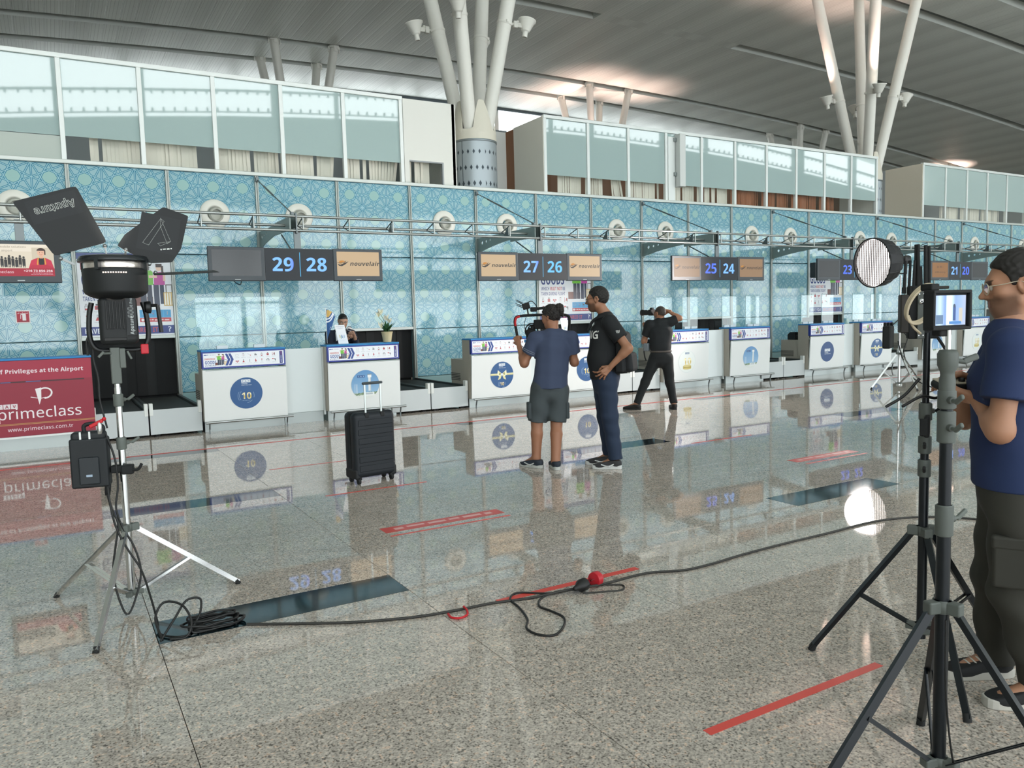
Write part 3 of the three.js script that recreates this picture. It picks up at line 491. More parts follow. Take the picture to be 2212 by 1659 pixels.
// red counter of the lounge service at the left edge
{
  const t = thing('lounge_counter', 'crimson counter with white lettering at the left edge', 'counter', [-0.68, 0, FZ], 0);
  const W = 2.2, h = W / 2;
  const pm = canvas(1200, 560, (g, w, hh) => {
    fill(g, '#8f1a33', 0, 0, w, hh); fill(g, '#a3213d', 0, 0, w, 150);
    text(g, 'The World of Privileges at the Airport', 1150, 92, 43, '#e9dfe2', { align: 'right', sx: 0.97 });
    fill(g, '#3a0d18', 560, 152, 590, 9); fill(g, '#5a6fae', 640, 154, 60, 5); fill(g, '#5a6fae', 790, 154, 90, 5);
    poly(g, [[842, 214], [880, 206], [876, 290], [862, 336]], '#efe9ea'); g.strokeStyle = '#efe9ea'; g.lineWidth = 11; g.beginPath(); g.ellipse(898, 250, 44, 38, -0.3, -1.8, 1.9); g.stroke(); lines(g, [[812, 274], [868, 288], [905, 282]], '#efe9ea', 5);
    for (let i = 0; i < 3; i++) { fill(g, '#e6dcdf', 602 + i * 44, 318, 40, 36); text(g, 'TAV'[i], 622 + i * 44, 348, 31, '#8f1a33', { align: 'center' }); }
    text(g, 'primeclass', 602, 432, 108, '#efe9ea', { bold: false, sx: 1.0 });
    fill(g, '#b48a4a', 0, 466, w, 4); fill(g, '#cfa866', 0, 474, w, 3);
    text(g, 'www.primeclass.com.tr', 660, 524, 38, '#e9dfe2', { bold: false });
  });
  part(t, 'front_panel', rspan(-h, h, 0.19, 1.165, -0.03, -0.002, 0.003), std(0x86182f, 0.4));
  part(t, 'printed_front', flat(W - 0.01, 0.96, 0, 0.678, 0), std(0xffffff, 0.4, 0, { map: pm }), 'white lettering and a golden line on crimson');
  part(t, 'blue_ledge', rspan(-h, h + 0.005, 1.165, 1.192, -0.4, 0.004, 0.006), ledgeBlue);
  part(t, 'white_foot', span(-h, h + 0.01, 0.165, 0.19, -0.05, 0.004), white);
  part(t, 'side_panel', span(h - 0.02, h, 0.16, 1.165, -0.5, -0.03), deskGrey);
  part(t, 'kick_base', span(-h, h - 0.02, 0, 0.165, -0.5, -0.1), kickSteel);
}

// ---------- baggage conveyors ----------
const beltMat = std(0x2b2c2a, 0.7), frontMat = std(0xc3c9ca, 0.4);
const belt = (label, x0, x1, lip) => {
  const t = thing('baggage_conveyor', label, 'conveyor', [(x0 + x1) / 2, 0, -11.9], 0, 'short baggage conveyors between the desks'), w = (x1 - x0) / 2;
  part(t, 'front_plate', rspan(-w + 0.004, w - 0.004, 0.035, 0.385, -0.03, 0, 0.004), frontMat);
  part(t, 'belt', [rspan(-w + 0.05, w - 0.05, 0.33, 0.372, -2.2, -0.035, 0.02)], beltMat);
  part(t, 'frame', span(-w + 0.01, w - 0.01, 0.04, 0.325, -2.2, -0.035), std(0x777c7c, 0.5, 0.4));
  for (const s of [-1, 1]) { const g = part(t, 'side_guard', [span(Math.min(s * w, s * (w - 0.045)), Math.max(s * w, s * (w - 0.045)), 0.33, 0.4, -2.2, -0.05)], std(0x4a4e4e, 0.5, 0.4)); part(g, 'guard_end', rspan(Math.min(s * (w - 0.002), s * (w - 0.05)), Math.max(s * (w - 0.002), s * (w - 0.05)), 0.3, 0.475, -0.09, 0.004, 0.005), std(0xdfe2de, 0.4)); }
  part(t, 'foot', [-w + 0.1, w - 0.1].map((q) => [span(q - 0.03, q + 0.03, 0, 0.05, -0.12, -0.06), span(q - 0.03, q + 0.03, 0, 0.05, -2.1, -2.04)]), rubber);
};
const beltPos = ['between the red counter and the first white desk', 'right of the black suitcase', 'behind the man in black', 'right of the golden 10 desk pair', 'beside the far lamp stand', 'behind the receiver stand'];
for (let n = 0; n < 6; n++) {
  const a = mull(3 * n) + 0.02, m = a + 0.7, b = a + 1.4;
  belt('left baggage conveyor with black belt ' + beltPos[n], a, m - 0.006);
  belt('right baggage conveyor with black belt ' + beltPos[n], m + 0.006, b);
  const c = thing('strip_curtain', 'black rubber curtain in the wall opening ' + beltPos[n], 'curtain', [mull(3 * n) + MP / 2, 0.4, WZ - 0.12], 0, 'black rubber curtains over the conveyor openings');
  for (let i = 0; i < 9; i++) part(c, 'strip', box(0.156, 0.95, 0.006, -0.616 + i * 0.154, 0.475, (i % 2) * 0.01, 0, 0, 0), i % 3 ? rubber : std(0x202223, 0.8));
  part(c, 'hood', [span(-0.69, 0.69, -0.4, 0.0, -0.12, -0.06)], matBlack);
}

// ---------- things standing on the desks ----------
const acrylic = phy(0xf4fbfb, 0.02, { transmission: 1, thickness: 0, ior: 1.5 }), whitePlastic = std(0xcfd8da, 0.4);
const DY = 1.192;
const shield = (label, x, z, w, h) => {
  const t = thing('counter_shield', label, 'screen guard', [x, DY, z], 0, 'clear guards standing on the desks');
  part(t, 'pane', rbox(w, h, 0.006, 0.002, 0, h / 2 + 0.006, 0), acrylic); part(t, 'edge', span(-w / 2 - 0.004, -w / 2, 0, h, -0.004, 0.004), std(0x9fc4c6, 0.3));
  for (const s of [-1, 1]) part(t, 'foot', rbox(0.16, 0.05, 0.05, 0.006, s * w * 0.22, 0.025, 0), whitePlastic);
};
shield('wide clear guard on the desk under the dark blank screen', dx(0, 0) + 0.01, -12.03, 1.2, 0.75);
const SHP = ['golden 10 desk beside the photographer', 'tower desk right of the photographer', 'navy emblem desk under the dark screen', 'golden bow desk left of the far lamp stand', 'far desk behind the receiver stand', 'far golden 10 desk beside the man in blue'];
[[2, 0], [2, 1], [3, 0], [3, 1], [4, 0], [4, 1]].forEach(([n, b], i) => { shield('left clear guard on the ' + SHP[i], dx(n, b) - 0.36, -12.03, 0.42, 0.68); shield('right clear guard on the ' + SHP[i], dx(n, b) + 0.34, -12.03, 0.42, 0.68); });
for (const [x, label] of [[dx(2, 0) + 0.35, 'dark desk monitor between the guards of the golden 10 desk'], [dx(3, 0) - 0.02, 'dark desk monitor between the guards of the navy emblem desk'], [dx(2, 1) - 0.36, 'dark desk monitor at the left end of the tower desk by the photographer']]) {
  const t = thing('desk_monitor', label, 'monitor', [x, 1.05, -12.3], 0, 'dark desk monitors'); part(t, 'housing', rbox(0.34, 0.26, 0.035, 0.01, 0, 0.15, 0), matBlack); part(t, 'stand', [rbox(0.05, 0.12, 0.03, 0.008, 0, 0.03, -0.02), rbox(0.16, 0.012, 0.12, 0.004, 0, -0.03, -0.02)], black);
}
for (const [x, label] of [[10.43 + 0.16, 'black label printer at the desk behind the photographer'], [14.74 + 0.16, 'black label printer left of the navy emblem desk'], [19.05 + 0.16, 'black label printer left of the far desk by the receiver stand']]) {
  const t = thing('label_printer', label, 'printer', [x, 0.826, -12.36], 0, 'black label printers'); part(t, 'housing', [ext([[-0.1, 0], [0.1, 0], [0.1, 0.12], [0.04, 0.17], [-0.1, 0.17]], 0.16, 0.008).rotateY(PI / 2).translate(-0.08, 0, 0)], black); part(t, 'slot', rbox(0.1, 0.012, 0.01, 0.003, 0, 0.1, 0.108), std(0x4a5054, 0.4));
}
{ // desk flag
  const t = thing('desk_flag', 'small blue teardrop flag with a yellow tip and white swooshes, left of the woman', 'flag', [3.78, DY, -12.26], 0.1);
  const ft = canvas(256, 640, (g) => { fill(g, '#2a5a94', 0, 0, 256, 640); poly(g, [[0, 0], [256, 0], [256, 60], [150, 120], [40, 250], [0, 250]], '#2a5a94'); poly(g, [[20, 30], [150, 0], [160, 70], [60, 170], [10, 170]], '#d0ad63'); g.strokeStyle = '#e8edf2'; g.lineWidth = 26; for (const o of [0, 56]) { g.beginPath(); g.moveTo(0, 205 + o); g.quadraticCurveTo(140, 210 + o, 206, 40 + o); g.stroke(); } disc(g, 110, 372, 9, '#d7e1ec', 14); smudge(g, 70, 400, 90, 12, '#c4d3e4'); });
  const o = [[0, 0.05], [0.02, 0.12], [0.12, 0.34], [0.16, 0.43], [0.13, 0.5], [0.06, 0.53], [0.0, 0.56]], g = ext(o, 0.004), p = g.attributes.position, uv = g.attributes.uv; for (let i = 0; i < p.count; i++) { uv.setXY(i, p.getX(i) / 0.165, (p.getY(i) - 0.05) / 0.51); p.setZ(i, p.getZ(i) + 0.012 * Math.sin(p.getX(i) * 30)); } g.computeVertexNormals();
  part(t, 'banner', g, std(0xffffff, 0.7, 0, { map: ft })); part(t, 'pole', rod([0, 0, 0.002], [0, 0.57, 0.002], 0.005), alu); part(t, 'base', lathe([[0, 0], [0.05, 0], [0.05, 0.008], [0, 0.012]], 0, 0, 0, 24), black);
}
const leaflet = canvas(256, 420, (g) => { fill(g, '#e9ecf0', 0, 0, 256, 420); fill(g, '#cfd4dc', 18, 20, 220, 26); smudge(g, 40, 60, 170, 12, '#a9b0bc'); smudge(g, 60, 84, 120, 8, '#c0c6d0'); for (let i = 0; i < 5; i++) fill(g, ['#d8c98e', '#8fb3a4', '#4a6fb0', '#c9d4dc', '#9ec3d8'][i], 60 + i * 30, 220 + (i % 2) * 16, 20, 70); smudge(g, 40, 330, 170, 8, '#c4cad4'); smudge(g, 40, 350, 120, 8, '#c4cad4'); });
const holder = (label, x, z, tilt) => { const t = thing('leaflet_holder', label, 'leaflet stand', [x, DY, z], 0.06, 'white leaflets in stands on the desks'); const b = part(t, 'sheet', box(0.165, 0.3, 0.004, 0, 0.15, 0).applyMatrix4(new THREE.Matrix4().makeShear(0, 0, tilt, 0, 0, 0)), white); part(t, 'print', flat(0.16, 0.295, 0, 0.15, 0.0028).applyMatrix4(new THREE.Matrix4().makeShear(0, 0, tilt, 0, 0, 0)), std(0xffffff, 0.5, 0, { map: leaflet })); part(t, 'foot', rbox(0.17, 0.012, 0.09, 0.003, 0, 0.006, -0.02), acrylic); };
holder('white leaflet stand in front of the woman in the blazer', 3.96, -11.98, -0.2);
holder('white leaflet stand beside the tied up hair of the camera operator', 8.22, -11.98, -0.2);
{
  const t = thing('potted_plant', 'white lily plant in a woven cream pot on the desk', 'plant', [4.68, DY, -11.95], 0);
  part(t, 'pot', lathe([[0, 0], [0.058, 0], [0.064, 0.004], [0.088, 0.15], [0.094, 0.152], [0.094, 0.168], [0.086, 0.17], [0.08, 0.15], [0, 0.145]], 0, 0, 0, 36), std(0xcbbd97, 0.85, 0, { bumpMap: grain(128, (x, y) => 128 + 60 * Math.sin(x * 0.4 + (y >> 3) * 2) * Math.sin(y * 0.8), 3), bumpScale: 0.003 }));
  const blade = (len, w, bend) => { const g = new THREE.PlaneGeometry(w, len, 4, 12), p = g.attributes.position; for (let i = 0; i < p.count; i++) { const v = p.getY(i) / len + 0.5, k = Math.sin(Math.PI * Math.min(1, 0.12 + v * 0.88)); p.setXYZ(i, p.getX(i) * k, len * (v - 0.18 * bend * v * v), len * bend * v * v * 0.55 + Math.abs(p.getX(i)) * 0.4 * k); } g.computeVertexNormals(); return g; };
  const lm = std(0x2f5a35, 0.5, 0, { side: THREE.DoubleSide }), wm = std(0xe6e7d6, 0.6, 0, { side: THREE.DoubleSide });
  for (let i = 0; i < 12; i++) part(t, 'leaf', put(blade(0.16 + rnd() * 0.09, 0.045 + rnd() * 0.02, 0.5 + rnd() * 0.9), 0, 0, 0, i * 2.4 + rnd(), 0.1).translate(0.02 * Math.cos(i), 0.15, 0.02 * Math.sin(i)), lm);
  for (const [a, h, tx, l] of [[2.9, 0.26, -0.14, 0.11], [3.3, 0.3, -0.1, 0.12], [0.5, 0.2, -0.02, 0.12], [0.2, 0.16, 0.04, 0.1], [2.6, 0.08, -0.1, 0.13]]) { const fl2 = part(t, 'flower', [0, 1, 2].map((k) => put(blade(l, 0.055, 0.5), 0, 0, 0, a + k * 1.1 - 1.1, 0.25).translate(tx, 0.15 + h, 0.02)), wm); part(fl2, 'stem', tube([[0, 0.14, 0], [tx * 0.4, 0.15 + h * 0.6, 0.01], [tx, 0.15 + h, 0.02]], 0.004, 14, 6), lm); part(fl2, 'spadix', rod([tx, 0.16 + h, 0.02], [tx, 0.15 + h + l * 0.55, 0.035], 0.006, 0.004, 8), std(0xd8d29a, 0.7)); }
}

// ---------- overhead truss with brackets ----------
const TZ = -11.76;
{
  const t = thing('overhead_truss', 'long grey tubular truss running above all the check-in desks', 'truss');
  const x0 = -2.5, x1 = 30, tub = std(0xa3a8a6, 0.3, 0.85);
  for (const [y, z] of [[3.125, TZ], [2.915, TZ], [3.02, TZ - 0.3]]) part(t, 'tube', rod([x0, y, z], [x1, y, z], 0.021, 0.021, 12), tub);
  for (let x = -2.4, i = 0; x < x1; x += 0.718, i++) {
    part(t, 'post', rod([x, 2.9, TZ], [x, 3.145, TZ], 0.012, 0.012, 8), tub);
    part(t, 'spacer', [rod([x, 3.115, TZ], [x, 3.02, TZ - 0.3], 0.009, 0.009, 8), rod([x, 2.925, TZ], [x, 3.02, TZ - 0.3], 0.009, 0.009, 8)], darkSteel);
    if (i % 3 === 1) part(t, 'gusset', ext([[0, 0], [0.16, 0], [0.05, 0.12], [0, 0.16]], 0.008).rotateY(PI / 2).translate(x, 2.95, TZ - 0.06), darkSteel);
  }
  rebase(t);
}
const brkLab = ['nearest the left studio lamp, above the first number sign', 'above the heads of the two standing men', 'above the photographer in black', 'ending just left of the bright round lamp', 'above the receiver antennas', 'farthest right, behind the head of the man in blue'];
const armMat = std(0x87928f, 0.45, 0.45);
for (let n = 0; n < 6; n++) {
  const x = mull(3 * n + 2), t = thing('truss_bracket', 'curved grey bracket arm ' + brkLab[n], 'bracket', [x, 2.9, WZ], 0, 'curved brackets carrying the truss');
  const prof = [[0.03, 0.235], [2.36, 0.235], [2.36, 0.02]]; for (let i = 0; i <= 12; i++) { const q = 1.9 - (1.87 * i) / 12; prof.push([q, 0.1 + 0.0 - 0.17 * ((1.9 - q) / 1.87) ** 2]); }
  part(t, 'arm', ext(prof, 0.016, 0, [[0.25, 0.13, 0.036], [0.42, 0.145, 0.028], [0.58, 0.155, 0.022]]).rotateY(-PI / 2).translate(0.008, 0, 0), armMat);
  part(t, 'wall_plate', rspan(-0.05, 0.05, -0.1, 0.26, 0.034, 0.05, 0.004), armMat);
  part(t, 'end_plate', rspan(-0.012, 0.012, -0.03, 0.27, 2.36, 2.42, 0.003), darkSteel);
  part(t, 'side_flange', [span(-0.09, -0.07, 0.03, 0.22, 1.5, 2.36)], armMat);
  part(t, 'tension_rod', [rod([0, 1.13, 0.06], [0, 0.29, 2.2], 0.009), rod([0, 0.95, 0.52], [0, 0.72, 1.1], 0.016)], darkSteel);
  for (const q of [rspan(-0.025, 0.025, 1.09, 1.17, 0.036, 0.1, 0.008), rspan(-0.025, 0.025, 0.23, 0.31, 2.15, 2.23, 0.008)]) part(t, 'clevis', q, darkSteel);
  part(t, 'lower_brace', rod([-0.02, 0.03, 1.6], [-0.06, -0.28, 2.3], 0.012), darkSteel);
}

// ---------- number signs ----------
const tvBody = std(0x2b3238, 0.45), tvBezel = std(0x373f45, 0.4);
const glow = (tex, k = 1) => new THREE.MeshStandardMaterial({ color: 0x0a0c0e, roughness: 0.5, emissive: 0xffffff, emissiveMap: tex, emissiveIntensity: k });
const airline = (bg, fg, faint) => canvas(512, 320, (g, w, h) => {
  fill(g, bg, 0, 0, w, h); g.globalAlpha = faint;
  disc(g, 62, 140, 38, '#c8862f', 26); poly(g, [[6, 158], [40, 172], [84, 148], [140, 126], [96, 168], [58, 190], [24, 184]], fg); poly(g, [[10, 140], [40, 152], [80, 132], [110, 122], [70, 158], [30, 162]], bg); g.strokeStyle = fg; g.lineWidth = 6; g.beginPath(); g.moveTo(6, 140); g.quadraticCurveTo(50, 166, 110, 122); g.stroke();
  text(g, 'nouvelair', 150, 182, 74, fg, { sx: 1.06, skew: -0.2 });
});
const screens = {
  blank: phy(0x161d22, 0.12), dark: std(0x10161b, 0.35),
  a: glow(airline('#cbb08a', '#33302e', 1), 0.36), b: glow(airline('#937557', '#3a2c22', 0.85), 0.4),
  c: glow(canvas(512, 320, (g, w, h) => { fill(g, '#8b6136', 0, 0, w, h); g.globalAlpha = 0.6; smudge(g, 150, 60, 200, 60, '#5d4026'); smudge(g, 90, 190, 330, 34, '#4d3520'); lines(g, [[300, 320], [512, 150]], '#5d4026', 5); }), 0.4),
};
const numberTex = (a, b, ca, cb) => canvas(640, 330, (g, w, h) => {
  fill(g, '#0d1319', 0, 0, w, h);
  for (const [s, x, c] of [[a, 160, ca], [b, 480, cb]]) { const q = g.createLinearGradient(x - 110, 0, x + 110, 0); c.forEach((k, i) => q.addColorStop(i / (c.length - 1), k)); g.font = 'bold 205px sans-serif'; g.textAlign = 'center'; g.fillStyle = q; g.save(); g.translate(x, 238); g.scale(0.94, 1); g.fillText(s, 0, 0); g.restore(); }
  fill(g, '#3f8fb8', 317, 34, 7, 262);
});
const NB = ['#6aa0ee', '#4a66e2', '#6c9cf0', '#5f93f0'], NT = ['#4f9fcf', '#3d86bb', '#4a97c9'], NC = ['#3e5fe0', '#6f9df0', '#5a86ec'];
const sign = (label, xc, L, R, num, cols, o = {}) => {
  const t = thing('desk_number_sign', label, 'sign', [xc, 2.12, TZ], 0, 'number signs hanging under the truss');
  const tv = (s, scr) => {
    const w = 0.79, cx = s * 0.905, d = part(t, s < 0 ? 'left_screen' : 'right_screen', [rbox(w, 0.49, 0.05, 0.012, cx, 0.29, 0.03), rbox(w * 0.7, 0.34, 0.05, 0.02, cx, 0.28, -0.02)], tvBezel);
    part(d, 'panel', flat(w - 0.11, 0.37, cx, 0.305, 0.0558), scr, 'screen picture'); part(d, 'maker_badge', rspan(cx - 0.04, cx + 0.04, 0.062, 0.074, 0.054, 0.058, 0.001), std(0xaab0b2, 0.4));
    if (o.wire && s < 0) part(d, 'cable', tube([[cx - 0.05, 0.05, 0.0], [cx - 0.01, 0.015, 0.01], [cx + 0.04, 0.0, 0.0], [cx + 0.06, 0.05, 0]], 0.006, 24, 6), rubber);
    if (L === 'dark' && s < 0) part(d, 'rear_box', rbox(0.2, 0.34, 0.16, 0.02, cx - 0.32, 0.28, -0.06), tvBody);
  };
  tv(-1, screens[L]); tv(1, screens[R]);
  const b = part(t, 'number_box', rbox(1.02, 0.47, 0.1, 0.006, 0, 0.29, 0), tvBody);
  part(b, 'numbers', flat(1.0, 0.45, 0, 0.29, 0.0512), glow(numberTex(...num, ...cols), 0.62), 'glowing blue numerals');
  part(t, 'hanger', [rspan(-0.05, 0.05, 0.52, 0.83, -0.05, -0.02, 0.004)], darkSteel);
};
const sc = (n) => 3.255 + 4.31 * n;
sign('black hanging sign 29 and 28 with a blank screen at its left', sc(0), 'blank', 'a', ['29', '28'], [NB, NB], { wire: true });
sign('black hanging sign 27 and 26 between two orange airline screens', sc(1), 'a', 'a', ['27', '26'], [NB, NT]);
sign('black hanging sign 25 and 24 between two brown screens', sc(2), 'b', 'b', ['25', '24'], [NC, NB]);
sign('black hanging sign half covered by the bright round lamp', sc(3), 'dark', 'dark', ['23', '22'], [NC, NC]);
sign('black hanging sign 21 and 20, left of the head of the man in blue', sc(4), 'c', 'dark', ['21', '20'], [NB, NC]);
{ // advert screen cut by the left edge
  const ad = canvas(640, 400, (g, w, h) => {
    fill(g, '#d9cfba', 0, 0, w, h); fill(g, '#e3dac8', 0, 0, w, 90); fill(g, '#a01d33', 0, 300, w, 100); fill(g, '#c9bfa9', 430, 40, 210, 260);
    text(g, 'Your mobile solutions', 380, 46, 34, '#8d8372', { align: 'right', bold: false }); text(g, 'at the airport', 250, 92, 34, '#8d8372', { align: 'right', bold: false });
    for (let i = 0; i < 11; i++) { const x = 10 + i * 34; disc(g, x, 150 + (i % 3) * 14, 11, '#2c2a2a', 14); fill(g, '#2c2a2a', x - 15, 165 + (i % 3) * 14, 30, 90); fill(g, '#3a3a3c', x - 10, 240, 8, 50); fill(g, '#3a3a3c', x + 4, 240, 8, 50); }
    poly(g, [[392, 300], [420, 200], [480, 168], [560, 168], [612, 200], [636, 300]], '#c02a48'); poly(g, [[488, 168], [548, 168], [540, 300], [500, 300]], '#1d1b1d'); lines(g, [[490, 166], [478, 240], [486, 300]], '#d99a3c', 12); lines(g, [[548, 166], [556, 240], [546, 300]], '#d99a3c', 12); poly(g, [[392, 300], [420, 262], [560, 252], [620, 280], [636, 300]], '#b3233f');
    fill(g, '#d9a98c', 502, 130, 34, 44); disc(g, 518, 104, 36, '#e0b296', 46); g.fillStyle = '#3a2620'; g.beginPath(); g.ellipse(520, 78, 42, 34, 0, PI, 0); g.fill(); fill(g, '#3a2620', 550, 76, 12, 52); disc(g, 506, 102, 4, '#3a2a28'); disc(g, 530, 102, 4, '#3a2a28'); g.strokeStyle = '#a5444a'; g.lineWidth = 4; g.beginPath(); g.arc(517, 118, 12, 0.3, 2.8); g.stroke();
    text(g, 'primeclass', 250, 362, 44, '#e7d4d8', { align: 'right', bold: false }); text(g, '+216 73 856 256', 620, 344, 36, '#f1e6e8', { align: 'right', sx: 1.05 }); smudge(g, 430, 356, 190, 9, '#d8a9b2'); smudge(g, 410, 374, 210, 8, '#d8a9b2');
  });
  const t = thing('advert_screen', 'flat advert screen with a woman in red at the left picture edge', 'screen', [-0.27, 2.12, TZ]);
  const d = part(t, 'housing', [rbox(0.86, 0.53, 0.05, 0.012, 0, 0.29, 0.03), rbox(0.5, 0.34, 0.06, 0.02, 0, 0.28, -0.02)], tvBezel);
  part(t, 'panel', flat(0.73, 0.40, -0.01, 0.31, 0.0558), glow(ad, 0.4), 'screen picture'); part(t, 'maker_badge', rspan(-0.06, 0.02, 0.05, 0.062, 0.054, 0.058, 0.001), std(0xaab0b2, 0.4));
  part(t, 'hanger', rspan(-0.05, 0.05, 0.5, 0.83, -0.04, -0.01, 0.004), darkSteel);
}

// ---------- posters over the conveyor openings, small signs ----------
const poster = canvas(1024, 960, (g, w, h) => {
  fill(g, '#e3e7ec', 0, 0, w, h); fill(g, '#3b4f8c', 0, 0, w, 70); smudge(g, 560, 24, 300, 22, '#8ea0cc');
  text(g, 'DANGEROUS', 30, 190, 118, '#b8323c', { sx: 0.62 }); text(g, 'GOODS', 30, 380, 214, '#223a7c', { sx: 0.62 });
  text(g, 'WHICH ', 40, 470, 74, '#2b3f80', { sx: 0.62 }); text(g, 'MUST NOT', 208, 470, 74, '#b8323c', { sx: 0.62 }); text(g, 'BE', 450, 470, 74, '#2b3f80', { sx: 0.62 }); text(g, 'TAKEN DURING FLIGHT', 40, 548, 74, '#2b3f80', { sx: 0.56 });
  couple(g, 760, 130, 470);
  for (let i = 0; i < 10; i++) { const x = 70 + (i % 5) * 112, y = i < 5 ? 620 : 742; icon(g, [4, 5, 7, 1, 6, 11, 8, 9, 10, 13][i], x, y, 78); smudge(g, x - 36, y + 48, 74, 8, '#a9aeb8'); }
  fill(g, '#4aa7da', 640, 660, 356, 92); for (let i = 0; i < 4; i++) { fill(g, '#3f97ca', 652 + i * 88, 664, 78, 84); icon(g, [0, 2, 3, 9][i], 690 + i * 88, 700, 46); }
  fill(g, '#b8323c', 640, 754, 356, 48); disc(g, 672, 778, 17, '#f0e6e8'); smudge(g, 704, 768, 276, 22, '#e9c9cc');
  fill(g, '#22357f', 0, 846, w, 96); text(g, 'HAVE YOU', 34, 922, 78, '#e7ebf4', { sx: 0.86 }); text(g, 'DECLARED IT', 424, 922, 78, '#b8455a', { sx: 0.86 }); text(g, '?', 952, 922, 84, '#e7ebf4');
});
const posterMat = phy(0xffffff, 0.25, { map: poster });
[[0, 'large dangerous goods poster behind the left studio lamp'], [6, 'large dangerous goods poster behind the heads of the two men'], [12, 'large dangerous goods poster under the numberless dark screen, left of the bright lamp']].forEach(([k, label]) => {
  const t = thing('poster', label, 'poster', [mull(k) + MP / 2, 1.4, WZ], 0, 'dangerous goods posters over the conveyor openings');
  part(t, 'board', rspan(-0.685, 0.685, 0, 1.335, 0.004, 0.014, 0.002), white); part(t, 'print', flat(1.365, 1.33, 0, 0.6675, 0.0146), posterMat);
});
{
  const ex = canvas(256, 256, (g) => { fill(g, '#e8e6e4', 0, 0, 256, 256); fill(g, '#b02338', 18, 18, 220, 220); g.strokeStyle = '#f0e4e6'; g.lineWidth = 9; g.beginPath(); g.moveTo(222, 50); g.quadraticCurveTo(200, 76, 176, 52); g.quadraticCurveTo(168, 72, 140, 54); g.moveTo(124, 36); g.lineTo(124, 58); g.quadraticCurveTo(100, 78, 86, 52); g.moveTo(70, 44); g.quadraticCurveTo(52, 76, 36, 58); g.stroke(); for (const x of [206, 156, 60]) disc(g, x, 32, 5, '#f0e4e6'); fill(g, '#f1eeee', 118, 84, 64, 120); disc(g, 150, 84, 32, '#f1eeee', 20); fill(g, '#f1eeee', 134, 62, 32, 14); lines(g, [[134, 70], [92, 84], [86, 170]], '#f1eeee', 11); smudge(g, 30, 212, 196, 16, '#2d2226'); });
  const t = thing('extinguisher_sign', 'small red and white fire extinguisher sign on the wall at left', 'sign', [-0.368, 1.65, WZ]);
  part(t, 'plate', rspan(-0.096, 0.096, 0, 0.196, 0.004, 0.009, 0.001), white); part(t, 'print', flat(0.19, 0.192, 0, 0.098, 0.0094), std(0xffffff, 0.4, 0, { map: ex }));
}

// ---------- tape on the floor ----------
const tapeMat = std(0xdb4f45, 0.35), tape = (label, x0, x1, z0, z1) => solo('floor_tape', label, 'tape', span(x0, x1, 0.0004, 0.0012, z0, z1), tapeMat, 'red tape lines on the floor');
const stickTex = canvas(1024, 128, (g) => { fill(g, '#c9433c', 0, 0, 1024, 128); smudge(g, 90, 30, 850, 62, '#e3aaa4'); });
const sticker = (label, x0, x1, z0, z1) => { const t = thing('floor_sticker', label, 'sticker', [(x0 + x1) / 2, 0, (z0 + z1) / 2], 0, 'red floor stickers with pale lettering'); part(t, 'sheet', span(-(x1 - x0) / 2, (x1 - x0) / 2, 0.0004, 0.0011, -(z1 - z0) / 2, (z1 - z0) / 2), tapeMat); part(t, 'print', flat(x1 - x0 - 0.004, z1 - z0 - 0.004, 0, 0.0013, 0, 0, -PI / 2), std(0xffffff, 0.35, 0, { map: stickTex }), 'worn pale lettering'); };
tape('red tape strip nearest the camera, left of the black stands', 2.012, 3.046, -2.078, -2.036);
tape('red tape strip under the extension cable sockets', 2.025, 3.015, -3.7, -3.65);
tape('thin red tape strip just below the lettered red sticker', 2.018, 3.026, -5.258, -5.232);
tape('thin red tape strip below the black suitcase', 2.018, 3.01, -6.825, -6.795);
tape('thin red tape strip before the dark floor panel at right', 6.477, 7.446, -5.222, -5.196);
tape('thin red tape strip on the floor behind the two standing men', 6.46, 7.46, -6.85, -6.815);
tape('thin red tape strip at the hip of the man in blue', 10.9, 11.9, -5.25, -5.21);
tape('long thin red waiting line along the floor before the desks', -4.2, 22, -10.36, -10.29);
tape('second long thin red line, nearer than the waiting line', 1.9, 3.1, -8.42, -8.39);
sticker('lettered red floor sticker in the middle of the hall, below the suitcase', 2.022, 3.03, -5.48, -5.335);
sticker('lettered red floor sticker at right, beyond the dark floor panel', 6.47, 7.45, -5.45, -5.31);

